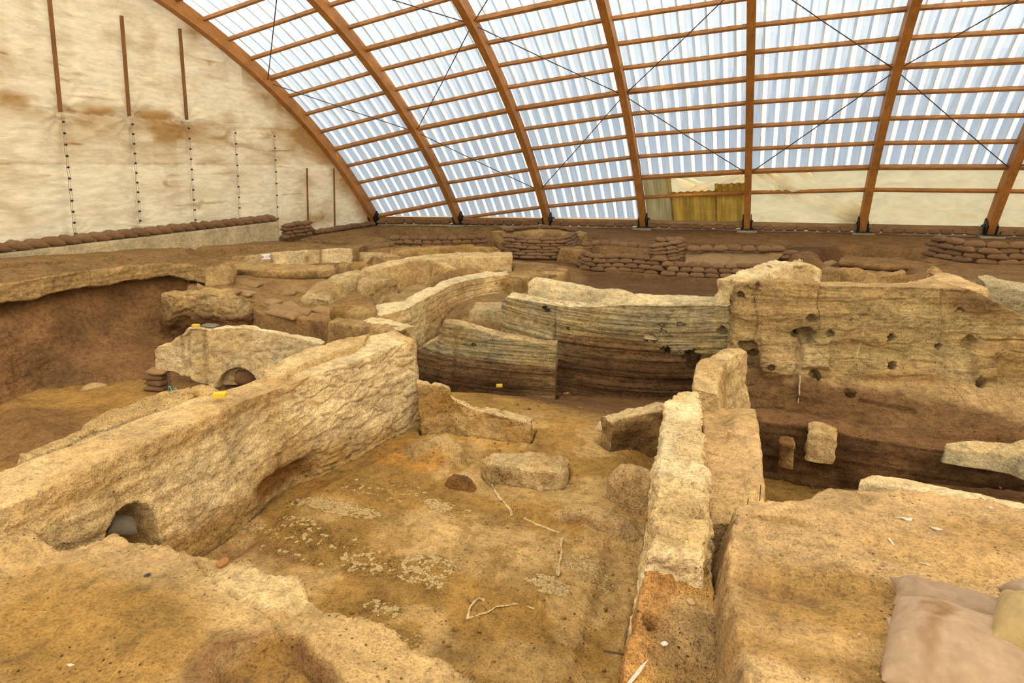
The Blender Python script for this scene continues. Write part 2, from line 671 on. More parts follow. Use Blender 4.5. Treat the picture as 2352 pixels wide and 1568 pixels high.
def world_and_sun():
    w = bpy.data.worlds.new('sky')
    SC.world = w
    w.use_nodes = True
    nt = w.node_tree
    bg = nt.nodes['Background']
    bg.inputs[0].default_value = (0.82, 0.91, 1.0, 1)
    bg.inputs[1].default_value = SKY
    s = bpy.data.lights.new('sun', 'SUN')
    s.energy = SUN
    s.color = (1.0, 0.87, 0.69)
    s.angle = math.radians(2.0)
    o = bpy.data.objects.new('sun', s)
    COL.objects.link(o)
    d = Vector((0.42, -0.60, 0.68)).normalized()
    o.rotation_euler = d.to_track_quat('Z', 'Y').to_euler()
    o.location = (10, -30, 40)


SKY, SUN, EXPO = 1.06, 12.5, 0.36

# ================================================================ arches, purlins, roof
RCY, RCZ, RR = 6.75, -15.86, 28.80
OFF = {1: (-18.363, -0.07, -1.587), 2: (-14.015, 0.09, -0.757), 3: (-9.448, -0.04, -0.106), 4: (-4.946, 0.02, 0.365),
       5: (-0.429, -0.06, 0.614), 6: (4.090, -0.02, 0.750), 7: (8.543, 0.08, 0.721), 8: (13.06, 0.0, 0.66), 9: (17.56, 0, 0.6)}
TH0 = math.asin((3.1035 + 15.86) / RR)
DTH = 1.187 / RR
ORD = ['zeroth', 'first', 'second', 'third', 'fourth', 'fifth', 'sixth', 'seventh', 'eighth', 'ninth', 'tenth', 'eleventh', 'twelfth',
       'thirteenth', 'fourteenth', 'fifteenth', 'sixteenth', 'seventeenth', 'eighteenth', 'nineteenth', 'twentieth',
       'twenty-first', 'twenty-second', 'twenty-third', 'twenty-fourth', 'twenty-fifth', 'twenty-sixth']
CARD = ['zero', 'one', 'two', 'three', 'four', 'five', 'six', 'seven', 'eight']


def rp(k, th, r=0.0):
    x, dy, dz = OFF[k]
    return np.array([x, RCY + dy + (RR + r) * math.cos(th), RCZ + dz + (RR + r) * math.sin(th)])


def rn(th):
    return np.array([0, math.cos(th), math.sin(th)])


def roof_off(x):
    ks = sorted(OFF)
    xs = [OFF[k][0] for k in ks]
    return np.interp(x, xs, [OFF[k][1] for k in ks]), np.interp(x, xs, [OFF[k][2] for k in ks])


def th_foot(k, z=1.25):
    return math.asin((z - RCZ - OFF[k][2]) / (RR - 0.05))


ARCH_NAMES = {1: 'orange glulam arch rib edging the stained tarpaulin wall',
              2: 'second orange glulam arch rib from the tarpaulin wall',
              3: 'third orange glulam arch rib from the tarpaulin wall',
              4: 'fourth glulam arch rib, standing at left of the yellow fibreglass sheets',
              5: 'upright-looking glulam arch rib between yellow fibreglass and plastic film',
              6: 'glulam arch rib between the two wide plastic film bays',
              7: 'rightmost glulam arch rib, cut by the edge of the photo'}


def build_arches():
    for k in range(1, 8):
        th = np.linspace(th_foot(k), math.radians(143) - (0.03 if k < 3 else 0), 64)
        path = np.array([rp(k, t) for t in th])
        up = np.array([rn(t) for t in th])
        root = empty('arch_rib', path[0] * [1, 1, 0] + [0, 0, 1.2], ARCH_NAMES.get(k, 'glulam arch rib beyond the right edge of the photo'), 'arch',
                     'glulam arch ribs of the shelter')
        root.rotation_euler = (0, 0, 0)
        bpy.context.view_layer.update()
        me, base = beam_mesh('beam', path, (1, 0, 0), -0.30, 0.17, up, M['glulam'], 0.27)
        link('beam', me, root, base - np.array(root.location))
        # black steel shoe: two cheek plates, a base plate, bolts
        bm = bmesh.new()
        t0 = th_foot(k)
        for s in (-1, 1):
            pts = []
            for tt, r in ((t0 - 0.012, -0.42), (t0 - 0.012, 0.15), (t0 + 0.022, 0.15), (t0 + 0.022, -0.34)):
                pts.append(rp(k, tt, r))
            f0 = [bm.verts.new(Vector(p + np.array([s * 0.142, 0, 0])) - root.location) for p in pts]
            f1 = [bm.verts.new(Vector(p + np.array([s * 0.185, 0, 0])) - root.location) for p in pts]
            bm.faces.new(f0); bm.faces.new(f1[::-1])
            for i in range(4):
                bm.faces.new((f0[i], f1[i], f1[(i + 1) % 4], f0[(i + 1) % 4]))
            for tt, r in ((t0 + 0.004, -0.2), (t0 + 0.004, 0.08), (t0 + 0.016, -0.06)):
                p = rp(k, tt, r) + np.array([s * 0.2, 0, 0])
                bmesh.ops.create_cone(bm, cap_ends=True, segments=8, radius1=0.035, radius2=0.035, depth=0.05,
                                      matrix=Matrix.Translation(Vector(p) - root.location) @ Matrix.Rotation(math.pi / 2, 4, 'Y'))
        p = path[0]
        mt = Matrix.Translation(Vector((p[0], p[1] - 0.12, 1.22)) - root.location) @ Matrix.Diagonal((0.55, 0.75, 0.06, 1))
        bmesh.ops.create_cube(bm, size=1.0, matrix=mt)
        # haunch bracket rising behind the rib
        mt = Matrix.Translation(Vector((p[0] + 0.02, p[1] - 0.02, 1.42)) - root.location) @ Matrix.Rotation(-0.5, 4, 'X') @ Matrix.Diagonal((0.46, 0.10, 0.42, 1))
        bmesh.ops.create_cube(bm, size=1.0, matrix=mt)
        me = bpy.data.meshes.new('steel_shoe'); bm.to_mesh(me); bm.free()
        me.materials.append(M['steel'])
        so = link('steel_shoe', me, root)
        so['label'] = 'black steel shoe'


def build_purlins():
    for k in range(1, 8):
        jlo = 0 if k == 1 else -1
        row = 0
        for j in range(jlo, 14):
            th = TH0 + j * DTH
            if j == -1 and k == 2:
                pass
            thick = (j % 4 == 0)
            h0, h1, w = (-0.02, 0.17, 0.13) if thick else (0.02, 0.17, 0.095)
            a, b = rp(k, th), rp(k + 1, th)
            vis = False
            for s in np.linspace(0.04, 0.96, 12):
                pm = a * (1 - s) + b * s
                c = RC @ (pm - np.array([0, 0, CAM_H]))
                if c[2] > 0:
                    q = (CXP + FPX * c[0] / c[2], CYP + FPX * c[1] / c[2])
                    if -5 < q[0] < 2357 and -8 < q[1]:
                        vis = True
            row += 1
            if not vis:
                continue
            if a[2] < 1.35 or b[2] < 1.35:
                th2 = max(th, th_foot(k, 1.5))
                a = rp(k, th2)
            d = (b - a) / np.linalg.norm(b - a)
            a, b = a + d * 0.137, b - d * 0.137
            me, base = beam_mesh('purlin', [a, b], np.cross(d, rn(th)), h0, h1, np.tile(rn(th), (2, 1)), M['purlin'], w)
            o = link('purlin', me, None, base)
            where = ('between the gable rib and second rib' if k == 1 else
                     f'between {ORD[k]} and {ORD[k + 1]} ribs from gable' if k < 7 else 'right of the rightmost arch rib')
            setp(o, f"{'thick' if thick else 'thin'} wooden purlin, {ORD[row]} one up, {where}", 'purlin', 'purlins under the roof sheets')


def build_roof():
    # box-ribbed translucent sheeting, one period 0.45 m: pan, web, crown, web
    x0, x1, per = -18.30, 17.4, 0.45
    xs, hs, kinds = [], [], []
    x, i = x0, 0
    prof = [(0.0, 0.0, 'p'), (0.272, 0.0, 'l'), (0.30, 0.0, 'r'), (0.335, 0.055, 'r'), (0.415, 0.055, 'r')]
    while x < x1:
        for (dx, h, kd) in prof:
            xs.append(x + dx); hs.append(h)
            kinds.append(kd)
        i += 1
        x += per
    xs, hs = np.array(xs), np.array(hs)
    dy, dz = roof_off(xs)
    # hand-fitted sheets lie unevenly
    hs = hs + 0.012 * fbm(np.stack([xs * 2.1, xs * 0, xs * 0], 1), 2, 5)
    nt_ = 110
    P = []
    for c in range(len(xs)):
        k5 = np.searchsorted([OFF[k][0] for k in range(1, 10)], xs[c])
        lo = (math.asin((1.55 - RCZ - dz[c]) / (RR + 0.18)) if xs[c] < -4.95 else TH0 + 0.0)
        th = np.linspace(lo, math.radians(143.5), nt_)
        wob = 0.01 * fbm(np.stack([th * 60, np.full(nt_, xs[c] * 0.9), th * 0], 1), 2, 8)
        r = RR + 0.205 + hs[c] + wob
        P.append(np.stack([np.full(nt_, xs[c]), RCY + dy[c] + r * np.cos(th), RCZ + dz[c] + r * np.sin(th)], 1))
    P = np.stack(P)           # ncol, nt, 3
    quads, mats = [], []
    nc = len(xs)
    q = grid_quads(nc, nt_)
    colid = np.repeat(np.arange(nc - 1), nt_ - 1)
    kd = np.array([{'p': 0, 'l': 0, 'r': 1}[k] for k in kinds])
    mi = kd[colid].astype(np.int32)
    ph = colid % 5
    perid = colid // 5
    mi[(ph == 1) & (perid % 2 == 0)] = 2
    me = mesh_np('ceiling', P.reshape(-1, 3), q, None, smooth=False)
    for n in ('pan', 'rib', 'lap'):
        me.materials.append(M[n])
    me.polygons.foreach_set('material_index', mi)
    o = link('ceiling', me)
    o['kind'] = 'structure'
    o['label'] = 'ribbed translucent roof sheeting over the arched timber frame'
    o['category'] = 'roof'


def build_surround():
    # the shelter's far-right gable and the soil under and behind the photographer's walkway
    x = 17.45
    dy, dz = roof_off(np.array([x]))
    ys = np.linspace(-15.5, 29.6, 60)
    P = []
    for yv in ys:
        zt = RCZ + dz[0] + math.sqrt(max((RR + 0.1) ** 2 - (yv - RCY - dy[0]) ** 2, 1))
        P.append([(x, yv, 0.8), (x, yv, max(zt, 0.9))])
    P = np.array(P).reshape(-1, 3)
    me = mesh_np('wall_right', P, grid_quads(60, 2), M['tarp'], np.tile([0.95, 0.80, 0.52], (len(P), 1)), np.zeros(len(P)))
    setp(link('wall_right', me), None, None, None, 'structure')
    P = np.array([(-19, -17, 1.0), (-19, -0.9, 1.0), (19, -17, 1.0), (19, -0.9, 1.0)])
    me = mesh_np('ground_margin', P, grid_quads(2, 2, flip=True), M['ground'], np.tile(SOIL, (4, 1)), np.zeros(4))
    setp(link('ground_margin', me), None, None, None, 'structure')
    P = np.array([(-40, -17, -1.6), (-40, 38, -1.6), (30, -17, -1.6), (30, 38, -1.6)])  # added unseen sheet below the soil, blocks sky light from underneath
    me = mesh_np('light_block_below', P, grid_quads(2, 2, flip=True), M['ground'], np.tile(SOIL, (4, 1)), np.zeros(4))
    setp(link('light_block_below', me), None, None, None, 'structure')


def build_bracing():
    E = [((1, 8), (2, 4)), ((1, 8), (2, 12)), ((2, 4), (3, 0)), ((2, 4), (3, 8)), ((3, 0), (4, 4)), ((3, 8), (4, 4)), ((3, 8), (2, 12)),
         ((4, 4), (5, 0)), ((4, 4), (5, 8)), ((5, 0), (6, 4)), ((5, 8), (6, 4)), ((6, 4), (7, 0)), ((6, 4), (7, 8)), ((3, 8), (4, 12)), ((7, 0), (8, 4))]
    for (k1, j1), (k2, j2) in E:
        a, b = rp(k1, TH0 + j1 * DTH, -0.10), rp(k2, TH0 + j2 * DTH, -0.10)
        d = (b - a) / np.linalg.norm(b - a)
        a, b = a + d * 0.215, b - d * 0.215
        up = 'rising' if j2 > j1 else 'falling'
        o = tube('bracing_rod', [a, a * 0.5 + b * 0.5 - np.array([0, 0, 0.02]), b], 0.019, M['rod'])
        lev = 'lower' if max(j1, j2) <= 4 else ('upper' if max(j1, j2) <= 8 else 'topmost')
        lab = f'thin {lev} steel bracing rod {up} from {ORD[k1]} to {ORD[k2]} arch rib'
        if k1 == 3 and k2 == 2:
            lab = 'thin topmost steel bracing rod from second down to third arch rib'
        setp(o, lab, 'rod', 'steel bracing rods')


# ================================================================ gable tarpaulin
GX = -18.363
GT = GX - 0.30                   # plane of the tarpaulin, just outside the gable rib


def build_gable():
    m, nt, out = new_mat('stained_tarpaulin')
    geo = nd(nt, 'ShaderNodeNewGeometry')
    at = nd(nt, 'ShaderNodeAttribute', attribute_name='Col')
    st = nd(nt, 'ShaderNodeAttribute', attribute_name='mask')
    pos = geo.outputs['Position']
    n1 = noise(nt, vscale(nt, pos, (1, 0.55, 1.5)), 0.9, 6, 0.6, 0.3)
    n2 = noise(nt, vscale(nt, pos, (1, 0.8, 3.0)), 2.2, 6, 0.65, 0.3)
    a = nd(nt, 'ShaderNodeMath', operation='ADD')
    nt.links.new(n1, a.inputs[0]); nt.links.new(st.outputs['Fac'], a.inputs[1])
    s1 = ramp(nt, a.outputs[0], [(0.47, 0.0), (0.62, 0.30), (0.90, 0.95)])
    c = mixc(nt, 'MULTIPLY', at.outputs['Color'], ramp(nt, n2, [(0.3, 0.78), (0.7, 1.08)]), 1.0)
    c = mixc(nt, 'MIX', c, (0.42, 0.225, 0.065), s1)
    d = nd(nt, 'ShaderNodeBsdfDiffuse'); t = nd(nt, 'ShaderNodeBsdfTranslucent')
    nt.links.new(c, d.inputs[0]); nt.links.new(c, t.inputs[0])
    bn = bump(nt, n2, 0.6, 0.08)
    nt.links.new(bn, d.inputs['Normal'])
    mx = nd(nt, 'ShaderNodeMixShader'); mx.inputs[0].default_value = 0.42
    nt.links.new(d.outputs[0], mx.inputs[1]); nt.links.new(t.outputs[0], mx.inputs[2])
    nt.links.new(mx.outputs[0], out.inputs[0])
    M['tarp'] = m
    ys = np.arange(6.0, 28.25, 0.06)
    nv = 190
    dz1 = OFF[1][2]
    P = []
    for y in ys:
        yy = y - RCY - OFF[1][1]
        ztop = RCZ + dz1 + math.sqrt(max((RR - 0.05) ** 2 - yy ** 2, 1))
        zb = 1.15
        P.append(np.stack([np.full(nv, GT - 0.02), np.full(nv, y), np.linspace(zb, max(ztop, zb + 0.03), nv)], 1))
    P = np.stack(P).reshape(-1, 3)
    y, z = P[:, 1], P[:, 2]
    zs1, zs2 = WX(138, 256, GT)[2], WX(150, 377, GT)[2]      # two horizontal seams
    seam_y = [WX(px, py, GT)[1] for px, py in ((148, 400), (310, 400), (438, 400), (545, 400), (633, 400), (706, 450), (768, 450))]
    d = 0.05 * fbm(np.stack([y * 0.5, z * 0.7, y * 0], 1), 3, 3)
    d += 0.03 * fbm(np.stack([y * 0.7, z * 3.2, y * 0], 1), 3, 14)
    qy = np.stack([y * 0.9, z * 2.6, y * 0], 1)
    d += 0.035 * ridge(qy + 3.3, 3, 15) + 0.018 * ridge(np.stack([y * 2.6, z * 5.5, y * 0], 1), 2, 16)
    # sags pulled between lacing lines
    bul = np.zeros(len(P))
    for a, b in zip([seam_y[0] - 2.2] + seam_y[:-1], seam_y):
        t = np.clip((y - a) / (b - a), 0, 1)
        ins = (y >= a) & (y < b)
        bul = np.where(ins, np.sin(math.pi * t), bul)
    d += 0.10 * bul * sstep(0.0, 1.0, z - 1.2) * (1 - 0.6 * sstep(zs1 - 0.3, zs1 + 0.5, z))
    up = sstep(zs1, zs1 + 0.15, z)
    d -= 0.05 * np.exp(-((z - zs1) / 0.05) ** 2) * (y < seam_y[4]) 
    d -= 0.035 * np.exp(-((z - zs2 - 0.03 * np.sin(y * 3)) / 0.035) ** 2) * (y < seam_y[4]) * (0.5 + 0.5 * fbm(np.stack([y * 1.3, y * 0, y * 0], 1), 2, 44))
    # radiating puckers at the batten feet
    for (px, py) in ((138, 256), (296, 266), (428, 274)):
        c = WX(px, py, GT)
        ang = np.arctan2(z - c[2], y - c[1]); r = np.hypot(z - c[2], y - c[1])
        d += 0.05 * np.sin(ang * 13 + 0.6 * np.sin(ang * 5)) * np.exp(-(r / 0.9) ** 2) * (1 - np.exp(-(r / 0.15) ** 2))
    for (px, py) in ((170, 545), (320, 515)):
        c = WX(px, py, GT)
        ang = np.arctan2(z - c[2], y - c[1]); r = np.hypot(z - c[2], y - c[1])
        d += 0.035 * np.sin(ang * 15) * np.exp(-(r / 0.7) ** 2)
    for sy in seam_y[:5]:
        d -= 0.05 * np.exp(-((y - sy) / 0.05) ** 2) * (z < zs1)
    for px in (165 - 75, 375, 480):
        sy = WX(px, 300, GT)[1]
        d += 0.02 * np.exp(-((y - sy) / 0.03) ** 2)
        d += 0.03 * np.sin(z * 26 + 2 * np.sin(z * 7)) * np.exp(-((y - sy - 0.35) / 0.35) ** 2) * (fbm(np.stack([y * 0.4, z * 0.5, y * 0], 1), 2, 77) > 0)
    P[:, 0] += np.minimum(d, 0.17)
    col = np.tile(np.array([0.95, 0.80, 0.52]), (len(P), 1))
    stain = 0.10 * np.ones(len(P)) - 0.1
    for a, b in zip(seam_y[:3], seam_y[1:3]):
        cy = (a + b) / 2
        stain += 0.38 * np.exp(-((y - cy) / ((b - a) * 0.36)) ** 2) * np.exp(-((z - zs1 - 0.12) / 0.22) ** 2) * (z > zs1 - 0.02)
        stain += 0.22 * np.exp(-((y - cy - 0.2) / ((b - a) * 0.45)) ** 2) * np.exp(-((z - zs1 + 0.35) / 0.4) ** 2)
    ca = WX(25, 235, GT)
    stain += 0.30 * np.exp(-((y - ca[1]) / 0.7) ** 2) * np.exp(-((z - zs1 - 0.25) / 0.25) ** 2)
    stain += 0.10 * np.exp(-((z - zs2) / 0.05) ** 2) * (y < seam_y[4])
    stain += 0.11 * (z < zs1) * (z > zs2)
    # brown run-off under the rib, right-hand corner
    yy = y - RCY - OFF[1][1]
    ztop = RCZ + dz1 + np.sqrt(np.maximum((RR - 0.05) ** 2 - yy ** 2, 1))
    stain += 0.30 * sstep(1.6, 0.1, ztop - z) * (y > WX(560, 250, GT)[1])
    c1 = WX(730, 310, GT); stain += 0.34 * np.exp(-((y - c1[1]) / 1.3) ** 2 - ((z - c1[2]) / 0.7) ** 2)
    stain += 0.28 * sstep(0.72, 0.95, ridge(np.stack([y * 0.35, z * 2.2, y * 0 + 5], 1), 2, 91)) * sstep(-0.2, 0.3, fbm(np.stack([y * 0.6, z * 0.6, y * 0], 1), 2, 92))
    stain += 0.12 * fbm(np.stack([y * 2.2, z * 0.5, y * 0], 1), 3, 93) * (z > zs1)
    c1 = WX(440, 80, GT); stain += 0.22 * np.exp(-((y - c1[1]) / 0.35) ** 2 - ((z - c1[2]) / 0.5) ** 2)
    c1 = WX(725, 505, GT); stain += 0.30 * np.exp(-((y - c1[1]) / 1.6) ** 2 - ((z - c1[2]) / 0.35) ** 2)
    stain += 0.05 * (np.abs(y - WX(375, 320, GT)[1]) < 0.5) * (z < zs1)
    base = np.array([GT, 16.0, 1.15])
    me = mesh_np('wall_left', P - base, grid_quads(len(ys), nv), m, col, stain)
    o = link('wall_left', me, None, base)
    setp(o, 'stained cream tarpaulin gable wall', 'wall', None, 'structure')
    # plain rest of the gable, out of frame on the left
    ys = np.linspace(-14.5, 6.0, 40)
    P = []
    for yv in ys:
        yy = yv - RCY - OFF[1][1]
        ztop = RCZ + dz1 + math.sqrt(max((RR - 0.05) ** 2 - yy ** 2, 1))
        P.append([(GT - 0.02, yv, 1.15), (GT - 0.02, yv, max(ztop, 1.2))])
    P = np.array(P).reshape(-1, 3)
    me = mesh_np('wall_left_rest', P, grid_quads(40, 2), m, np.tile([0.95, 0.80, 0.52], (len(P), 1)), np.zeros(len(P)))
    setp(link('wall_left_rest', me), None, None, None, 'structure')

    # battens seen through the slits
    B = [((113, -8), (139, 257), 'longest brown timber batten on the upper tarpaulin wall, near the left edge'),
         ((279, 36), (297, 267), 'brown timber batten on the upper tarpaulin wall, second from left'),
         ((413, 66), (429, 275), 'brown timber batten on the upper tarpaulin wall, just under the gable rib'),
         ((705, 386), (708, 522), 'thin brown lath on the low right corner of the tarpaulin wall'),
         ((767, 387), (769, 523), 'thin brown lath nearest the foot of the gable rib')]
    for i, (a, b, lab) in enumerate(B):
        pa, pb = WX(*a, GT + 0.1), WX(*b, GT + 0.1)
        o = bar('timber_batten', pb, pa, 0.095 if i < 3 else 0.045, 0.06, M['batten'], None, (1, 0, 0))
        setp(o, lab, 'batten')
    # lacing ropes with toggles
    M['rope'] = plain_mat('grey_lacing_rope', (0.34, 0.27, 0.16), 0.8)
    M['toggle'] = plain_mat('dark_toggle', (0.035, 0.032, 0.03), 0.5)
    LC = [((140, 262), (171, 545), 11, 'first from left'), ((300, 270), (320, 514), 11, 'second from left'), ((430, 280), (447, 512), 10, 'third from left'),
          ((538, 292), (550, 508), 9, 'fourth from left'), ((628, 300), (637, 508), 8, 'fifth from left')]
    for a, b, n, lab in LC:
        pa, pb = WX(*a, GT + 0.17), WX(*b, GT + 0.12)
        root = empty('lacing', pb, f'toggled lacing line down the tarpaulin wall, {lab}', 'lacing', 'lacing lines of the tarpaulin wall')
        bpy.context.view_layer.update()
        s = np.linspace(0, 1, 40)
        path = pa[None] * (1 - s[:, None]) + pb[None] * s[:, None]
        path[:, 1] += 0.012 * np.sin(s * 40)
        V, q = tube_verts(path - pb, 0.008, 5)
        V2, q2 = tube_verts(path - pb + np.array([0.0, 0.06, 0]) + np.stack([s * 0, 0.012 * np.sin(s * 31), s * 0], 1), 0.006, 5)
        V = np.r_[V, V2]; q = q + [tuple(np.array(t) + len(V2)) for t in q2]
        link('rope', mesh_np('rope', V, q, M['rope']), root)
        for t in np.linspace(0.06, 0.97, n):
            p = pa * (1 - t) + pb * t - pb
            bm = bmesh.new()
            bmesh.ops.create_uvsphere(bm, u_segments=8, v_segments=6, radius=1.0, matrix=Matrix.Translation((p[0] + 0.02, p[1] + 0.03, p[2])) @ Matrix.Diagonal((0.025, 0.042, 0.036, 1)))
            bmesh.ops.create_cone(bm, cap_ends=True, segments=6, radius1=0.009, radius2=0.009, depth=0.11, matrix=Matrix.Translation((p[0] + 0.03, p[1] + 0.03, p[2])) @ Matrix.Rotation(math.pi / 2, 4, 'X'))
            me = bpy.data.meshes.new('toggle'); bm.to_mesh(me); bm.free(); me.materials.append(M['toggle'])
            link('toggle', me, root)


# ================================================================ low bays on the right
def bay_sheet(name, k, th_lo, th_hi, x_lo, x_hi, mat, fold=0.03, seed=0, r=0.20, folds=(), sag_top=None, thick=0.0, corr=None):
    nu, nv = 170, 90
    a, b = OFF[k][0], OFF[k + 1][0]
    u = np.linspace(x_lo, x_hi, nu)
    P = []
    for x in u:
        t = (x - a) / (b - a)
        dy = OFF[k][1] * (1 - t) + OFF[k + 1][1] * t
        dz = OFF[k][2] * (1 - t) + OFF[k + 1][2] * t
        lo = math.asin((th_lo - RCZ - dz) / RR)
        hi = th_hi if sag_top is None else th_hi - sag_top(t) / RR
        th = np.linspace(lo, hi, nv)
        rr = RR + r + (0 if corr is None else corr(x))
        P.append(np.stack([np.full(nv, x), RCY + dy + rr * np.cos(th), RCZ + dz + rr * np.sin(th)], 1))
    P = np.stack(P).reshape(-1, 3)
    d = fold * fbm(np.stack([P[:, 0] * 0.9, P[:, 1] * 0.9, P[:, 2] * 1.6], 1), 3, seed)
    tx = (P[:, 0] - x_lo) / (x_hi - x_lo)
    tz = (P[:, 2] - P[:, 2].min()) / np.ptp(P[:, 2])
    for (x0, z0, x1, z1, wd, am) in folds:
        dx, dz = x1 - x0, z1 - z0
        l = math.hypot(dx, dz)
        s = np.clip(((tx - x0) * dx + (tz - z0) * dz) / l ** 2, 0, 1)
        bow = 0.05 * np.sin(math.pi * s)
        dist = np.abs((tx - x0) * dz - (tz - z0) * dx) / l
        dist = np.hypot(tx - (x0 + s * dx), tz - (z0 + s * dz + bow * -1))
        d += 1.5 * am * np.exp(-(dist / wd) ** 2) - 0.35 * am * np.exp(-((dist - 2.2 * wd) / wd) ** 2)
    n = np.stack([P[:, 0] * 0, np.full(len(P), 0.7), np.full(len(P), 0.71)], 1)
    P = P + n * d[:, None] * 1.5
    base = np.array([P[:, 0].mean(), P[:, 1].mean(), P[:, 2].min()])
    me = mesh_np(name, P - base, grid_quads(nu, nv), mat)
    o = link(name, me, None, base)
    if thick:
        md = o.modifiers.new('s', 'SOLIDIFY'); md.thickness = thick
    return o


def film_mat(name, col, trans, streak=0.0):
    m, nt, out = new_mat(name)
    geo = nd(nt, 'ShaderNodeNewGeometry')
    n = noise(nt, vscale(nt, geo.outputs['Position'], (0.8, 0.8, 1.6)), 1.6, 6, 0.65, 0.6)
    c = mixc(nt, 'MULTIPLY', col, ramp(nt, n, [(0.3, 0.84), (0.7, 1.08)]), 1.0)
    if streak:
        ns = noise(nt, vscale(nt, geo.outputs['Position'], (4.5, 0.25, 0.25)), 1.3, 4, 0.7)
        c = mixc(nt, 'MULTIPLY', c, ramp(nt, ns, [(0.35, 0.55), (0.65, 1.15)]), streak)  # tone streaks: corrugation shading put into the colour, along with dirt streaks
    d = nd(nt, 'ShaderNodeBsdfPrincipled', i_Roughness=0.4)
    t = nd(nt, 'ShaderNodeBsdfTranslucent')
    nt.links.new(c, d.inputs[0]); nt.links.new(c, t.inputs[0])
    mx = nd(nt, 'ShaderNodeMixShader'); mx.inputs[0].default_value = trans
    nt.links.new(d.outputs[0], mx.inputs[1]); nt.links.new(t.outputs[0], mx.inputs[2])
    nt.links.new(mx.outputs[0], out.inputs[0])
    return m


def build_low_bays():
    M['film'] = film_mat('cream_plastic_film', (0.90, 0.74, 0.42), 0.66)
    M['fibre'] = film_mat('yellow_fibreglass', (0.50, 0.30, 0.05), 0.5, 0.9)
    M['fibre_pale'] = film_mat('bleached_fibreglass', (0.50, 0.40, 0.18), 0.45, 0.8)
    hi = TH0 - 0.002
    o = bay_sheet('plastic_film', 5, 1.35, hi, OFF[5][0] + 0.02, OFF[6][0] - 0.02, M['film'], 0.05, 1,
                  folds=((0.05, 0.98, 0.98, 0.12, 0.016, 0.14), (0.15, 0.95, 0.99, 0.22, 0.018, 0.14), (0.28, 0.70, 0.97, 0.05, 0.015, 0.16), (0.45, 0.95, 0.99, 0.34, 0.02, 0.10), (0.2, 0.6, 0.9, 0.02, 0.014, 0.10), (0.35, 0.55, 0.99, 0.16, 0.014, 0.12),
                         (0.02, 0.9, 0.3, 0.7, 0.02, 0.06), (0.01, 0.02, 0.12, 0.12, 0.02, 0.05)))
    setp(o, 'cream plastic film with deep diagonal folds, closing the bay below the purlins', 'plastic sheet')
    o = bay_sheet('plastic_film', 6, 1.35, hi, OFF[6][0] + 0.02, OFF[7][0] - 0.02, M['film'], 0.035, 2,
                  folds=((0.3, 0.5, 0.9, 0.2, 0.02, 0.04), (0.1, 0.05, 0.2, 0.4, 0.02, 0.03)))
    setp(o, 'smooth cream plastic film left of the rightmost arch rib', 'plastic sheet')
    o = bay_sheet('plastic_film', 7, 1.35, hi, OFF[7][0] + 0.02, OFF[8][0] - 0.02, M['film'], 0.035, 3)
    setp(o, 'cream plastic film right of the rightmost arch rib, cut by the photo edge', 'plastic sheet')
    a, b = OFF[4][0], OFF[5][0]
    w = b - a
    o = bay_sheet('plastic_film', 4, 2.5, hi, a + 0.1 + w * 0.22, b - 0.02, M['film'], 0.06, 4, r=0.30,
                  folds=((0.98, 0.95, 0.35, 0.25, 0.03, 0.09), (0.99, 0.8, 0.5, 0.1, 0.03, 0.08), (0.0, 0.98, 0.3, 0.4, 0.04, 0.08)))
    setp(o, 'grey crumpled plastic film sagging over the yellow fibreglass sheets', 'plastic sheet')

    def corr(x):
        return 0.035 * math.sin(x * 2 * math.pi / 0.30)
    j = TH0 - 1.0 * DTH
    for nm, lo, hi_, mt, top, lab in (('fibreglass_sheet', 0.03, 0.30, 'fibre_pale', hi, 'bleached grey-yellow corrugated fibreglass sheet beside the fourth arch rib'),
                                      ('fibreglass_sheet', 0.28, 0.72, 'fibre', j + 0.004, 'broad yellow corrugated fibreglass sheet in the middle of its bay'),
                                      ('fibreglass_sheet', 0.70, 0.97, 'fibre', j + 0.016, 'amber yellow corrugated fibreglass sheet, its top highest, by upright arch rib')):
        o = bay_sheet(nm, 4, 1.3, top, a + w * lo, a + w * hi_, M[mt], 0.01, 6, r=0.20 + 0.03 * lo, corr=corr)
        setp(o, lab, 'sheet', 'fibreglass sheets of the low bay')
    # sill planks behind the bag row
    for k in range(1, 8):
        th = th_foot(k, 1.42); th2 = th_foot(k + 1, 1.42)
        pa, pb = rp(k, th, 0.0), rp(k + 1, th2, 0.0)
        pa[2] = pb[2] = 1.40
        d = (pb - pa) / np.linalg.norm(pb - pa)
        o = bar('sill_plank', pa + d * 0.2, pb - d * 0.2, 0.06, 0.30, M['sill'])
        lab = {1: 'weathered sill plank in the bay right of the tarpaulin wall', 7: 'weathered sill plank right of the rightmost arch rib'}.get(
            k, f'weathered sill plank behind the bag row, {ORD[k]} bay from tarpaulin wall')
        setp(o, lab, 'plank', 'sill planks along the far side')


def concrete_box(name, a, b, w, z0, z1, label, cat='footing', n=80, seed=0, colr=(0.52, 0.41, 0.23)):
    """Cast concrete strip from a to b (plan), front face on the right-hand side."""
    a, b = np.asarray(a, float)[:2], np.asarray(b, float)[:2]
    s = np.linspace(0, 1, 12)[:, None]
    ln = np.c_[a * (1 - s) + b * s, np.full(12, z1)]
    o = loft(name, [drop(ln, z0, 0.0), ln, side(ln, -w), drop(ln, z0, -w)], M['concrete'],
             lambda P, N: np.tile(colr, (len(P), 1)) * (1 + 0.14 * fbm(P * np.array([2, 2, 6]), 3, seed))[:, None], du=0.08, dv=0.06, rnd=1, lump=0.01, rough=0.004, seed=seed)
    return setp(o, label, cat)


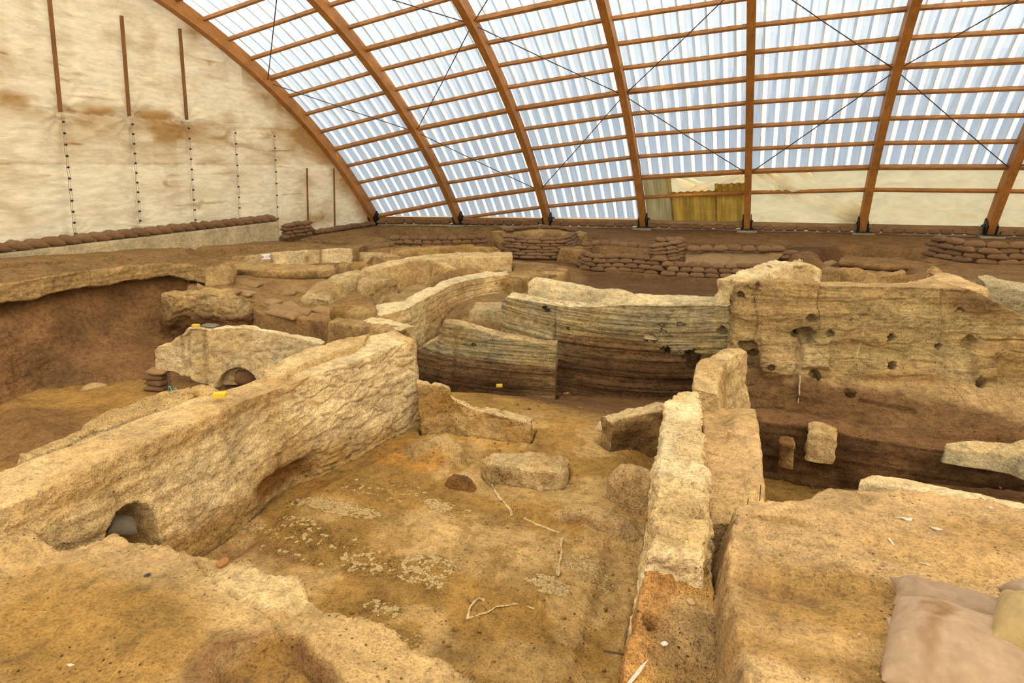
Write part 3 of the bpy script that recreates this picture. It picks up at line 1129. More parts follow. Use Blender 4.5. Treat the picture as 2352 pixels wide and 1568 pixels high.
def build_footings():
    zt = 1.93
    o = concrete_box('concrete_footing', (GX + 0.28, 8.0), WX(640, 505, GX + 0.28), 0.30, 0.9, zt,
                     'long low concrete footing under the tarpaulin wall, capped with sandbags', seed=2)
    # concrete kerb under the bag row, left bays of the far side
    a = rp(1, th_foot(1)); b = rp(4, th_foot(4))
    for k, lab in ((1, 'pale concrete kerb under the bag row beside the tarpaulin corner'), (2, 'pale concrete kerb under the bag row, second bay')):
        pa = rp(k, th_foot(k)) + np.array([0.1, -0.35, 0]); pb = rp(k + 1, th_foot(k + 1)) + np.array([-0.1, -0.35, 0])
        concrete_box('concrete_kerb', pa, pb, 0.5, 0.55, 1.2, lab, 'kerb', seed=4 + k, colr=(0.46, 0.38, 0.22))
    for k in range(2, 8):
        p = rp(k, th_foot(k))
        o = concrete_box('footing_pad', p + np.array([-0.42, -0.75, 0]), p + np.array([0.42, -0.75, 0]), 0.9, 1.0, 1.2,
                         f'grey concrete pad under the foot of the {ORD[k]} arch rib', 'footing', seed=30 + k, colr=(0.36, 0.32, 0.24))
        o['group'] = 'concrete pads under arch feet'
# ================================================================ earth
M['ground'] = earth_mat('excavated_soil', dark=0.6)
M['floor'] = earth_mat('room_floor', cracks=23.0, dark=0.8, bumpk=0.95)
M['plaster'] = earth_mat('mudbrick_plaster', dark=0.5, bumpk=1.15)
M['midden'] = earth_mat('layered_midden', strata=0.8, dark=0.85, bumpk=1.2)
M['section'] = earth_mat('layered_brick_face', strata=0.30, dark=0.8, bumpk=1.2)
M['rubble'] = earth_mat('crumbly_earth', dark=0.8, bumpk=1.5, coarse=1.1)

OCHRE = np.array((0.32, 0.172, 0.042))
SOIL = np.array((0.265, 0.150, 0.055))
BROWN = np.array((0.168, 0.083, 0.030))
DBROWN = np.array((0.098, 0.047, 0.018))
PLAST = np.array((0.62, 0.43, 0.195))
PALE = np.array((0.74, 0.55, 0.29))
TAN = np.array((0.48, 0.30, 0.115))
GREYP = np.array((0.50, 0.39, 0.21))
PINK = np.array((0.54, 0.335, 0.14))
BURNT = np.array((0.36, 0.165, 0.045))
MIDD = np.array((0.42, 0.295, 0.12))


def sdf_poly(P2, poly):
    """Signed distance of plan points to a polygon (negative inside)."""
    poly = np.asarray(poly, float)[:, :2]
    d = np.full(len(P2), 1e9)
    ins = np.zeros(len(P2), bool)
    n = len(poly)
    for i in range(n):
        a, b = poly[i], poly[(i + 1) % n]
        ab = b - a
        t = np.clip(((P2 - a) @ ab) / (ab @ ab + 1e-12), 0, 1)
        d = np.minimum(d, np.linalg.norm(P2 - (a + t[:, None] * ab), axis=1))
        c = (a[1] > P2[:, 1]) != (b[1] > P2[:, 1])
        xi = a[0] + (P2[:, 1] - a[1]) / (b[1] - a[1] + 1e-12) * (b[0] - a[0])
        ins ^= c & (P2[:, 0] < xi)
    return np.where(ins, -d, d)


def pw(z, *pts):
    return np.array([W(px, py, z)[:2] for px, py in pts])


def blob(P, c, r, q=1.0, seed=0, wob=0.35, sc=2.0):
    d = np.linalg.norm((P[:, :2] - np.asarray(c)[:2]) / np.asarray(r), axis=1)
    d = d + wob * fbm(np.c_[P[:, :2] * sc, np.zeros(len(P))], 3, seed)
    return (1 - sstep(0.7, 1.15, d)) * q


def lerp(a, b, t):
    return a + (b - a) * t[:, None]


GROUND_OPS = []


def g0(x, y):
    z = 1.13 + 0.064 * np.clip(21.0 - y, 0, 12) * sstep(-12.5, -16.8, x)
    return z + 0.35 * sstep(3.0, 4.6, x) * sstep(12.6, 13.2, y) * sstep(18.5, 15.5, y)


def ground_z(P2):
    x, y = P2[:, 0], P2[:, 1]
    q = np.c_[P2, np.zeros(len(P2))]
    z = g0(x, y) + 0.05 * fbm(q * 0.5, 3, 2)
    for kind, poly, fl, w in GROUND_OPS:
        d = sdf_poly(P2, poly) + 0.06 * fbm(q * 1.7, 3, 31)
        t = sstep(0.0, w, d) if kind == 'carve' else 1 - sstep(-w, 0.0, d)
        f = fl(x, y) if callable(fl) else fl
        z = f + (z - f) * t if kind == 'carve' else z + f * t
    for front, back, ap in CAPS:
        lo = np.minimum(front[:, :2].min(0), back[:, :2].min(0)) - ap - 1.6
        hi = np.maximum(front[:, :2].max(0), back[:, :2].max(0)) + ap + 1.6
        s = np.where((P2[:, 0] > lo[0]) & (P2[:, 0] < hi[0]) & (P2[:, 1] > lo[1]) & (P2[:, 1] < hi[1]))[0]
        if not len(s):
            continue
        Q = P2[s]
        poly = np.r_[front, back[::-1]]
        d = sdf_poly(Q, poly)
        df, zb = line_dist(Q, front)
        dbk, zk = line_dist(Q, back)
        inside = d < 0
        capf = zb + 0.08 + np.maximum(0, d - ap) * 0.9
        capb = zk + 0.06 + d * 3.0
        cp = np.where(inside, np.minimum(zb, zk) - 0.05, np.where(df <= dbk, capf, capb))
        z[s] = np.minimum(z[s], cp)
    return z


def line_dist(Q, line):
    best = np.full(len(Q), 1e9); zz = np.zeros(len(Q))
    for a, b in zip(line[:-1], line[1:]):
        ab = (b - a)[:2]
        t = np.clip(((Q - a[:2]) @ ab) / (ab @ ab + 1e-12), 0, 1)
        d = np.linalg.norm(Q - (a[:2] + t[:, None] * ab), axis=1)
        m = d < best
        best = np.where(m, d, best); zz = np.where(m, a[2] + (b[2] - a[2]) * t, zz)
    return best, zz


P_ROOM = np.array([(-6.2, -2), (-6.2, 8.3), (-8.6, 10.2), (-8.6, 12.5), (-7.2, 12.6), (-3.9, 13.1), (-1, 13.05), (-0.1, 13.3), (-0.1, 9.4), (-0.5, 9.0), (-0.5, -2)])
P_TERR = np.array([(-0.3, 13.2), (3, 13.5), (6, 13.6), (10, 13.8), (10, -2), (-0.3, -2)])
P_LOW = np.r_[pw(-0.8, (1690, 1060), (1755, 1078), (1850, 1090), (1960, 1105)), np.array([(2.0, 8.9), (2.3, 5.0), (-0.1, 5.0), (-0.1, 8.5)])]
P_LOW2 = np.r_[pw(-0.45, (1940, 1075), (2080, 1095), (2200, 1105), (2400, 1125)), np.array([(8, 5), (1.5, 5)])]
P_PIT = np.r_[pw(-0.6, (-90, 945), (0, 930), (130, 885), (230, 887), (330, 870), (430, 835), (560, 805), (760, 800), (900, 790)), np.array([(-8.3, 11.5), (-6.8, 8.5), (-6.4, -2), (-16, -2), (-16, 6)])]
P_SLOPE = np.r_[pw(0.6, (430, 655), (520, 628)), pw(0.7, (640, 634), (770, 640)), pw(0.45, (835, 690)), pw(0.2, (880, 722), (770, 737), (580, 722), (560, 700))]
P_COURT = pw(0.48, (820, 695), (850, 652), (900, 628), (990, 616), (1090, 606), (1190, 602), (1190, 640), (1130, 642), (1010, 670), (930, 706), (870, 714))
P_BENCH = np.r_[pw(0.6, (985, 735), (1090, 695), (1170, 660), (1225, 655), (1225, 700), (1170, 770), (1060, 750))]
P_BROWN = pw(0.35, (1235, 662), (1300, 642), (1322, 612), (1345, 626), (1500, 640), (1640, 647), (1800, 640))
P_BROWN = np.r_[P_BROWN, np.array([(-0.2, 14.4), (-4.6, 14.4)])]
P_TONGUE = pw(0.72, (1150, 650), (1172, 600), (1300, 598), (1335, 606), (1312, 640), (1240, 660))
P_KERB = pw(0.78, (850, 548), (880, 540), (1000, 541), (1130, 541), (1200, 534), (1160, 556), (1100, 558), (900, 560), (800, 556))
P_BAG2 = pw(0.5, (1120, 572), (1170, 584), (1335, 588), (1345, 612), (1300, 618), (1240, 612), (1180, 613), (1120, 606))
P_BAG1 = pw(0.65, (895, 570), (1110, 566), (1150, 585), (1150, 600), (900, 590), (830, 590), (840, 578))
P_B119 = pw(0.72, (455, 612), (600, 610), (830, 604), (850, 622), (770, 626), (460, 620))
P_BAG3 = pw(0.45, (1560, 600), (1740, 606), (1790, 603), (1790, 640), (1560, 640))
P_ENC = pw(0.75, (1880, 640), (1885, 625), (2060, 632), (2070, 655), (1885, 655))
P_HOLLOW = pw(0.6, (1895, 608), (1960, 600), (2060, 607), (2130, 612), (2100, 628), (1985, 640), (1900, 630))


def f_room(x, y):
    return -0.5 * sstep(9.6, 12.2, y) - 0.0 * x


def f_slope(x, y):
    d = y * 0.93 - x * 0.35
    return 0.2 + 0.5 * np.clip((d - 16.5) / 3.4, 0, 1.1)


GROUND_OPS += [('carve', P_SLOPE, f_slope, 0.35), ('carve', P_PIT, -0.6, 0.5), ('carve', P_COURT, 0.45, 0.3), ('carve', P_BENCH, 0.6, 0.25),
               ('carve', P_TONGUE, 0.72, 0.3), ('carve', P_KERB, 0.78, 0.4), ('carve', P_BROWN, 0.33, 0.45), ('carve', P_BAG2, 0.5, 0.35), ('carve', P_BAG1, 0.65, 0.3), ('carve', P_B119, 0.72, 0.2),
               ('carve', P_BAG3, 0.45, 0.35), ('carve', P_ENC, 0.75, 0.3), ('carve', P_HOLLOW, 0.6, 0.3),
               ('carve', P_ROOM, f_room, 0.28), ('carve', P_TERR, -0.1, 0.3), ('carve', P_LOW2, -0.45, 0.25), ('carve', P_LOW, -0.85, 0.22),
               ('raise', pw(-0.3, (-90, 790), (30, 815), (110, 865), (190, 935), (240, 1000), (120, 1010), (0, 1000), (-90, 1020)), 0.32, 1.3),
               ('raise', pw(-0.5, (960, 855), (1130, 868), (1280, 880), (1450, 905), (1590, 925), (1640, 880), (1280, 850), (960, 830)), 0.22, 0.5),
               ('raise', pw(-0.1, (1740, 900), (1830, 945), (1960, 975), (2060, 985), (2200, 1000), (2400, 1035), (2400, 960), (2000, 930), (1700, 860)), 0.22, 0.6)]


def build_ground():
    ny, nx = 760, 920
    t = np.linspace(0, 1, ny)
    ys = -1.0 + 3.3 * (np.exp(t * math.log(38.0 / 3.3 + 1)) - 1) * 1.0
    s = np.linspace(-1.48, 0.95, nx)
    X = s[None, :] * (ys[:, None] * 0.82 + 5.2)
    Y = np.repeat(ys[:, None], nx, 1)
    P2 = np.c_[X.ravel(), Y.ravel()]
    z = ground_z(P2).reshape(ny, nx)
    zs = gsmooth(gsmooth(z, 0, 3), 1, 3)
    wy = sstep(11.0, 13.5, Y)
    z = (gsmooth(gsmooth(z, 0, 1), 1, 1) * (1 - wy) + zs * wy).ravel()
    q = np.c_[P2, z * 0.5]
    rough = 0.022 * fbm(q * 2.2, 3, 51) + 0.010 * fbm(q * 8, 3, 52) + 0.004 * fbm(q * 24, 2, 53)
    dr = sdf_poly(P2, P_ROOM)
    z = z + rough * np.where(dr < 0, 0.75, 1.2)
    x, y = P2[:, 0], P2[:, 1]
    # plaster edges and shallow steps of the room floor
    def step(poly, h, w=0.03, z0=0.0):
        d = sdf_poly(P2, pw(z0, *poly)) + 0.02 * fbm(q * 3, 2, 60)
        return h * (1 - sstep(-w, w, d))
    z = z + step([(1130, 1105), (1150, 1135), (1172, 1165), (1240, 1200), (1290, 1218), (1292, 1235), (1400, 1250), (1500, 1235), (1520, 1100), (1480, 1040), (1330, 1060), (1200, 1085)], 0.05)
    z = z + step([(1290, 1232), (1285, 1300), (1270, 1380), (1300, 1420), (1470, 1430), (1510, 1260), (1420, 1245)], -0.02, 0.06)
    z = z + step([(620, 1180), (560, 1215), (480, 1270), (700, 1330), (860, 1420), (1000, 1568), (1100, 1600), (1090, 1480), (1070, 1400), (900, 1290), (740, 1250)], -0.05, 0.12)
    z = z + 0.035 * np.exp(-((sdf_poly(P2, pw(0, (1070, 1415), (1110, 1388), (1160, 1370), (1240, 1385), (1250, 1420), (1245, 1425), (1235, 1392), (1160, 1376), (1115, 1393), (1075, 1422)))) / 0.03) ** 2)
    col = np.tile(SOIL, (len(P2), 1))
    vary = fbm(q * 0.9, 4, 70)
    # surfaces
    inr = 1 - sstep(-0.1, 0.15, dr)
    col = lerp(col, BROWN * 1.15, sstep(17.5, 20.0, y + 2 * vary) * sstep(-9.0, -6.0, x) * 0.75)
    col = lerp(col, OCHRE * (1 + 0.15 * vary[:, None]), inr)
    col = lerp(col, DBROWN * 1.25, inr * sstep(8.55, 9.35, y + 0.35 * vary + 0.36 * x) * sstep(8.8, 9.4, y) * 0.92)
    dt = 1 - sstep(-0.05, 0.3, sdf_poly(P2, P_TERR))
    col = lerp(col, BROWN * 1.1, dt * sstep(-0.4, 0.2, x))
    col = lerp(col, OCHRE * 0.72, dt * (1 - sstep(-0.7, -0.6, z)))
    dp = 1 - sstep(-0.2, 0.9, sdf_poly(P2, P_PIT))
    col = lerp(col, BROWN * 1.15, dp)
    col = lerp(col, OCHRE * 1.15, dp * blob(q, W(140, 970, -0.6), (5.0, 2.2), 0.95, 81))
    col = lerp(col, BROWN * 1.2, dp * blob(q, W(60, 950, -0.2), (2.0, 1.2), 0.8, 82))
    db = 1 - sstep(-0.1, 0.5, sdf_poly(P2, P_BROWN))
    col = lerp(col, BROWN * 0.8, db)
    db = 1 - sstep(-0.1, 0.5, sdf_poly(P2, P_BAG2)); col = lerp(col, BROWN, db)
    db = 1 - sstep(-0.1, 0.4, sdf_poly(P2, P_COURT)); col = lerp(col, TAN * 0.85, db * 0.9)
    db = 1 - sstep(-0.1, 0.4, sdf_poly(P2, P_TONGUE)); col = lerp(col, SOIL * 1.1, db * 0.8)
    db = 1 - sstep(-0.1, 0.4, sdf_poly(P2, P_SLOPE)); col = lerp(col, SOIL * np.array((1.02, 0.97, 0.85)), db)
    col = lerp(col, DBROWN * 1.1, sstep(21.5, 22.5, y) * blob(q, (0.3, 24.0), (5.0, 1.3), 0.9, 84, 0.5, 0.7))
    # room floor: rusty, grey and pale zones
    def px(pxy, r, colr, st, sd, zz=0.0):
        nonlocal col
        col = lerp(col, colr, blob(q, W(*pxy, zz), r, st, sd))
    px((960, 1040), (0.75, 0.5), np.array((0.42, 0.19, 0.035)), 0.75, 91)
    px((1030, 1010), (1.1, 0.45), np.array((0.46, 0.24, 0.05)), 0.6, 92)
    px((1080, 1250), (1.3, 0.55), TAN, 0.55, 93)
    px((1200, 1120), (0.9, 0.5), TAN, 0.5, 94)
    px((1430, 1215), (0.65, 0.22), TAN * 0.9, 0.8, 95)
    px((1440, 1080), (0.6, 0.4), OCHRE * 0.8, 0.6, 96)
    px((700, 1120), (0.28, 0.35), np.array((0.27, 0.12, 0.025)), 0.9, 97)
    px((560, 1250), (0.8, 0.25), BROWN * 1.3, 0.7, 98)
    px((1380, 1330), (0.7, 0.6), OCHRE * 0.75, 0.6, 99)
    px((1210, 1530), (0.9, 0.25), TAN, 0.55, 100)
    px((1000, 1480), (0.8, 0.3), OCHRE * 0.85, 0.5, 102)
    # mottled plaster remains trodden into the soil
    mot = inr * sstep(0.02, 0.22, fbm(q * 1.5, 5, 120, 0.6)) * (1 - sstep(9.0, 10.2, y)) * sstep(3.2, 4.4, y)
    col = lerp(col, TAN * 1.08, mot * 0.6)
    mot = inr * sstep(0.10, 0.25, fbm(q * 3.4, 5, 121, 0.6)) * (1 - sstep(8.4, 9.6, y))
    col = lerp(col, OCHRE * 0.72, mot * 0.55)
    # cracked plaster patches
    mask = np.zeros(len(P2))
    for (c, r, s_) in (((770, 1163), (0.66, 0.15), 1.05), ((680, 1190), (0.35, 0.07), 0.75), ((700, 1225), (0.8, 0.2), 0.42), ((1005, 1158), (0.22, 0.12), 0.9), ((985, 1305), (0.42, 0.26), 0.85), ((840, 1285), (0.36, 0.22), 0.5),
                       ((1255, 1340), (0.24, 0.15), 0.95), ((1345, 1290), (0.32, 0.18), 0.7), ((1380, 1325), (0.2, 0.1), 0.6), ((870, 1385), (0.25, 0.12), 0.8), ((1050, 1170), (0.35, 0.1), 0.5),
                       ((930, 1450), (0.25, 0.1), 0.45), ((1300, 1118), (0.35, 0.08), 0.5), ((660, 1260), (0.5, 0.1), 0.4), ((880, 1120), (0.7, 0.3), 0.30)):
        mask = np.maximum(mask, blob(q, W(*c, 0.0), r, s_, int(c[0]), 0.45, 3.0))
    V = np.c_[P2, z]
    # drop the part hidden deep below the banks' footprint? keep: the soil runs on underneath
    base = np.array([0, 15.0, 0.0])
    me = mesh_np('ground', V - base, grid_quads(ny, nx, flip=True), M['floor'], col, mask)
    o = link('ground', me, None, base)
    setp(o, 'excavated soil floor of the shelter', 'ground', None, 'structure')
    return o


def two(c1, c2, sc=1.6, seed=0, extra=(), top=None):
    """Tint mixing two earths by noise; extra = (centre, radius3, colour, strength); top = colour of upward faces."""
    c1, c2 = np.asarray(c1), np.asarray(c2)

    def f(P, N):
        t = sstep(-0.35, 0.35, fbm(P * sc, 4, seed + 200))
        c = lerp(np.tile(c1, (len(P), 1)), c2, t)
        if top is not None:
            c = lerp(c, np.asarray(top), sstep(0.45, 0.85, N[:, 2]))
        for k, (ctr, r, cc, s) in enumerate(extra):
            d = np.linalg.norm((P - np.asarray(ctr)) / np.asarray(r), axis=1) + 0.4 * fbm(P * 3, 3, seed + 220 + k)
            c = lerp(c, np.asarray(cc), (1 - sstep(0.6, 1.2, d)) * s)
        return c
    return f


def wall(label, name, lines, mat, colf, cat='wall', group=None, **kw):
    kw.setdefault('cap', 0.35)
    o = loft(name, lines, M[mat], colf, **kw)
    setp(o, label, cat, group)
    return o


def zon(px, py, p):
    """Height on the vertical through plan point p seen at image row py."""
    d = ray(px, py)
    return CAM_H + d[2] * hd(p) / math.hypot(d[0], d[1])


def under(line, pys):
    """Same plan, heights read at rows pys."""
    out = np.array(line, float)
    for i, py in enumerate(pys):
        c = RC @ (line[i] - np.array([0, 0, CAM_H]))
        px = CXP + FPX * c[0] / c[2]
        out[i, 2] = zon(px, py, line[i])
    return out


def strat(sc, amp, seed, wob=0.04):
    def f(P, N):
        s = 1 - np.abs(N[:, 2])
        z = P[:, 2] + wob * fbm(P * 1.1, 2, seed)
        return amp * s * fbm(np.c_[P[:, 0] * 0.5, P[:, 1] * 0.5, z * sc], 3, seed + 3, 0.65)
    return f


def courses(h, amp, wdt, seed, brick=0.75):
    """Mudbrick courses: recessed joints every h metres, offset head joints."""
    def f(P, N):
        s = sstep(0.3, 0.8, 1 - np.abs(N[:, 2]))
        z = P[:, 2] + 0.05 * fbm(P * 0.9, 3, seed)
        k = np.floor(z / h)
        fz = np.abs(z / h - k - 0.5) * 2
        a = (P[:, 1] if wdt == 'y' else P[:, 0]) + 0.06 * fbm(P * 2.0, 2, seed + 1) + (k % 2) * brick / 2 + 0.13 * _hash(k.astype(np.int64), k.astype(np.int64) * 3, k.astype(np.int64) * 0, seed)
        fa = np.abs(a / brick - np.floor(a / brick) - 0.5) * 2
        g = np.maximum(sstep(0.80, 1.0, fz) * 0.8, sstep(0.93, 1.0, fa))
        on = sstep(-0.25, 0.15, fbm(P * 0.8, 2, seed + 7))
        face = 0.35 * amp * _hash(k.astype(np.int64), np.floor(a / brick).astype(np.int64), k.astype(np.int64) * 0, seed + 2)
        return s * (face - amp * g * (0.35 + 0.65 * on))
    return f


def build_walls():
    # ---------------- long plastered wall on the left of the room
    front = L((-80, 1205, 1.3), (0, 1168, 1.32), (130, 1108, 1.34), (200, 1078, 1.36), (270, 1040, 1.37), (400, 988, 1.37), (480, 954, 1.36), (560, 918, 1.33), (640, 892, 1.28),
              (720, 862, 1.30), (800, 834, 1.31), (870, 806, 1.31), (950, 782, 1.30))
    back = L((-80, 1120, 1.36), (0, 1085, 1.38), (120, 1040, 1.38), (200, 1003, 1.38), (300, 968, 1.38), (400, 930, 1.38), (470, 905, 1.37), (530, 890, 1.35), (600, 866, 1.33),
             (660, 838, 1.33), (740, 806, 1.33), (830, 776, 1.33), (905, 758, 1.33))
    bat = np.array([0.22, 0.2, 0.18, 0.16, 0.14, 0.10, 0.12, 0.10, 0.02, 0.08, 0.08, 0.08, 0.10])
    fb = drop(front, -0.12, bat)
    arch_c = np.array([front[4][0] + 0.15, W(305, 1215, 0.28)[1], 0.36])
    A = front

    def wall_disp(P, N):
        d = (0.022 * ridge(P * np.array([2.2, 2.2, 4.5]), 4, 301) + 0.010 * ridge(P * np.array([7, 7, 11.0]), 3, 302)) * sstep(0.3, 0.8, N[:, 0])
        y8 = sstep(6.1, 6.6, P[:, 1])
        d += (y8 * broken(P, (0.3, 0.42, 0.17), 0.012, 0.026, 303) + y8 * 0.010 * ridge(P * np.array([5, 5, 12.0]), 3, 309) + 0.35 * y8 * courses(0.12, 0.03, 'y', 303, 0.55)(P, N)) * sstep(0.1, 0.6, 1 - np.abs(N[:, 2])) + 0.6 * (1 - y8) * broken(P, (0.5, 0.5, 0.2), 0.016, 0.014, 305) * sstep(0.2, 0.7, N[:, 0]) + (1 - y8) * 0.5 * strat(7, 0.03, 304)(P, N)
        # vertical joints and repairs
        for yy in (4.35, 5.35, 6.05, 6.6):
            d -= 0.03 * np.exp(-((P[:, 1] - yy - 0.05 * np.sin(P[:, 2] * 6 + yy)) / 0.022) ** 2) * sstep(0.3, 0.7, N[:, 0])
        for (pxy, r, zz) in (((452, 1040), 0.06, 0), ((480, 1090), 0.05, 0), ((515, 1130), 0.06, 0)):
            pass
        # undercut foot near the red patch
        c = W(690, 1105, 0.12)
        d -= 0.16 * np.exp(-((P[:, 1] - c[1]) / 0.45) ** 4) * sstep(0.34, 0.16, P[:, 2] + 0.1 * fbm(P * 3, 2, 310)) * sstep(0.2, 0.6, N[:, 0])
        # arched hole low in the wall
        ya, yb = WX(246, 1215, -5.42)[1], WX(352, 1215, -5.42)[1]
        zt, zb_ = WX(300, 1166, -5.42)[2], WX(300, 1240, -5.42)[2]
        yc, hw = (ya + yb) / 2, (yb - ya) / 2
        yy, zz = P[:, 1] - yc + 0.25 * hw * (P[:, 2] - zt), P[:, 2]
        inside = np.maximum(np.abs(yy) / hw, np.hypot(yy / hw, np.maximum(zz - (zt - 0.22), 0) / 0.22)) + 0.06 * fbm(P * 8, 2, 315)
        d -= 0.62 * (1 - sstep(0.86, 1.06, inside)) * sstep(0.2, 0.6, N[:, 0])
        return d
    ext = [((-5.4, 7.9, 0.8), (0.7, 1.6, 0.9), PALE * 1.03, 0.85), ((-5.6, 5.2, 0.75), (0.5, 1.0, 0.5), PALE * 0.98, 0.6),
           ((-5.6, 6.15, 0.4), (0.5, 0.5, 0.3), OCHRE * 1.0, 0.35), ((-5.5, 5.0, 0.0), (0.6, 1.6, 0.25), OCHRE, 0.6), ((-5.4, 7.4, 0.0), (0.6, 1.2, 0.22), OCHRE * 1.1, 0.5),
           ((-6, 3.4, 1.35), (0.6, 1.4, 0.3), PINK, 0.5), ((-6, 5.4, 1.35), (0.5, 1.3, 0.15), PINK, 0.5), ((-5.5, 6.18, 0.12), (0.4, 0.5, 0.2), np.array((0.26, 0.115, 0.025)), 0.9)]
    o = wall('long plastered mudbrick wall along the left side of the room, low arched hole in it', 'mudbrick_wall',
             [fb, front, back, drop(back, -0.1, -0.05)], 'plaster', two(PLAST, TAN, 1.5, 1, ext), du=0.022, dv=0.018, rnd=4, usm=3, lump=0.035, lump_s=2.2, rough=0.010,
             dispf=wall_disp, seed=1,
             holes=[(np.array([W(452, 1040, 1.02)[0], W(452, 1040, 1.02)[1], 1.0]), 0.06, 0.05)])

    for k, (pts, w) in enumerate(((((641, 893), (648, 935), (652, 985), (648, 1010)), 0.022), (((262, 1030), (288, 1075), (296, 1110), (298, 1160)), 0.012), (((472, 1060), (478, 1110), (487, 1160), (492, 1200)), 0.010))):
        drip(o, pts, w, M['plaster'], seed=k)

    # outer skin of the double wall, with burnt core showing
    of = L((60, 1052, 1.33), (140, 1016, 1.33), (200, 995, 1.33), (260, 975, 1.34), (330, 952, 1.36), (400, 925, 1.40), (448, 905, 1.42))
    ob = L((40, 1040, 1.33), (110, 1010, 1.34), (165, 988, 1.37), (235, 947, 1.42), (310, 918, 1.44), (385, 893, 1.46), (436, 884, 1.44))
    burnt = [((-7.0, 6.6, 1.3), (0.6, 0.9, 0.3), BURNT, 0.75), ((-6.6, 6.0, 1.2), (0.5, 0.6, 0.3), BROWN, 0.7)]
    wall('narrow outer mudbrick wall behind the long wall, rusty burnt core showing', 'mudbrick_wall', [drop(of, 0.6, 0.02), of, ob, drop(ob, -0.7, -0.25)], 'rubble',
         two(TAN, PLAST * 0.9, 2.2, 2, burnt, TAN), du=0.03, dv=0.025, lump=0.05, rough=0.02, seed=2, edge_chip=0.05)
    k = W(457, 905, 1.36)
    ln = np.array([k + np.array([-0.16, 0, 0.06]), k + np.array([0, 0.02, 0.1]), k + np.array([0.17, 0.05, 0.02])])
    wall('small cube of mudbrick left standing on the wall beside the yellow sponge', 'mudbrick_block', [drop(ln, 0.9, 0.14), side(ln, 0.12), side(ln, -0.12), drop(ln, 0.9, -0.14)], 'plaster',
         two(TAN, OCHRE, 3, 3), cat='block', du=0.025, dv=0.025, lump=0.03, seed=3, edge_chip=0.04)
    # higher rear course on the right half
    rf = L((612, 868, 1.36), (650, 856, 1.40), (700, 832, 1.42), (760, 808, 1.43), (810, 793, 1.42), (838, 782, 1.40))
    rb = L((600, 850, 1.38), (650, 822, 1.42), (700, 803, 1.44), (760, 782, 1.44), (812, 772, 1.43), (850, 764, 1.40))
    wall('raised rear course of mudbrick on top of the long wall', 'mudbrick_course', [drop(rf, 1.15, 0.03), rf, rb, drop(rb, 0.8, -0.1)], 'plaster', two(PLAST, TAN, 2.4, 4), cat='wall',
         du=0.025, dv=0.02, lump=0.035, seed=4, edge_chip=0.03)
    # diagonal strip walls meeting the far end of the long wall
    wf = L((752, 738, 0.95), (800, 744, 0.95), (850, 752, 0.98), (905, 764, 1.02))
    wall('low earthen strip wall joining the far end of the long wall from the left', 'mudbrick_wall', [drop(wf, -0.2, 0.1), wf, side(wf, -0.35, 0.02), drop(wf, 0.1, -0.45)], 'rubble',
         two(TAN, SOIL, 2, 5), du=0.04, dv=0.03, lump=0.05, seed=5)
    wf = L((828, 737, 0.98), (860, 742, 1.0), (890, 750, 1.02), (918, 758, 1.04))
    wall('pale flat-topped strip wall running diagonally into the end of the long wall', 'mudbrick_wall', [drop(wf, 0.1, 0.08), wf, side(wf, -0.35, 0.03), drop(wf, 0.2, -0.4)], 'plaster',
         two(PLAST, PALE, 2, 6), du=0.035, dv=0.03, lump=0.03, seed=6)
    wf = L((757, 712, 0.72), (800, 716, 0.72), (850, 722, 0.74), (862, 726, 0.72))
    wall('crumbling clay lump wall beside the half buried sandbags', 'mudbrick_wall', [drop(wf, 0.05, 0.15), wf, side(wf, -0.4, 0.06), drop(wf, 0.1, -0.5)], 'rubble',
         two(TAN, OCHRE, 2, 7), du=0.04, dv=0.03, lump=0.08, seed=7, edge_chip=0.05)

    # ---------------- ridge wall on the right of the room
    tl = L((1546, 905, 1.38), (1528, 925, 1.40), (1524, 965, 1.40), (1520, 1020, 1.40), (1512, 1090, 1.40), (1505, 1170, 1.40), (1497, 1240, 1.40), (1489, 1276, 1.38))
    tr = L((1600, 900, 1.38), (1608, 920, 1.40), (1610, 965, 1.40), (1613, 1020, 1.40), (1618, 1090, 1.40), (1626, 1170, 1.40), (1628, 1240, 1.40), (1612, 1282, 1.38))
    rbat = np.array([0.12, 0.14, 0.16, 0.18, 0.2, 0.22, 0.22, 0.2])

    def ridge_disp(P, N):
        d = 0.025 * ridge(P * np.array([3, 3, 5]), 3, 320) + broken(P, (0.45, 0.20, 0.16), 0.016, 0.022, 321)
        for yy in (4.42, 4.75, 5.2, 5.62, 6.05, 6.45, 6.9):
            d -= 0.035 * np.exp(-((P[:, 1] - yy - 0.10 * fbm(P * 3, 2, int(yy * 10))) / 0.022) ** 2)
        return d
    # seen from far to near: left line is on the right-hand side of the walk
    wall('pale crumbling mudbrick ridge wall separating the room from the plastered bench', 'mudbrick_wall', [drop(tl, -0.15, rbat), tl, tr, drop(tr, 0.5, -0.06)], 'plaster',
         two(PALE * 0.97, PLAST, 2.2, 10, [((-0.5, 4.6, 1.4), (0.5, 0.5, 0.3), TAN, 0.6), ((-0.75, 6, 0.2), (0.6, 2.2, 0.4), OCHRE, 0.5)]), du=0.02, dv=0.018, rnd=4, lump=0.05, lump_s=3.0, rough=0.014,
         dispf=ridge_disp, seed=10, holes=[(W(1600, 1185, 1.4), 0.06, 0.07)])
    # near, eroded, burnt part of the ridge
    nl = L((1494, 1270, 1.33), (1482, 1300, 1.30), (1470, 1350, 1.24), (1462, 1400, 1.22), (1450, 1450, 1.2), (1437, 1500, 1.18), (1420, 1568, 1.15), (1395, 1680, 1.15))
    nr = L((1620, 1275, 1.30), (1636, 1300, 1.22), (1646, 1350, 1.16), (1650, 1400, 1.14), (1653, 1450, 1.12), (1656, 1500, 1.1), (1660, 1568, 1.08), (1668, 1680, 1.08))
    hb = W(1492, 1428, 1.18)
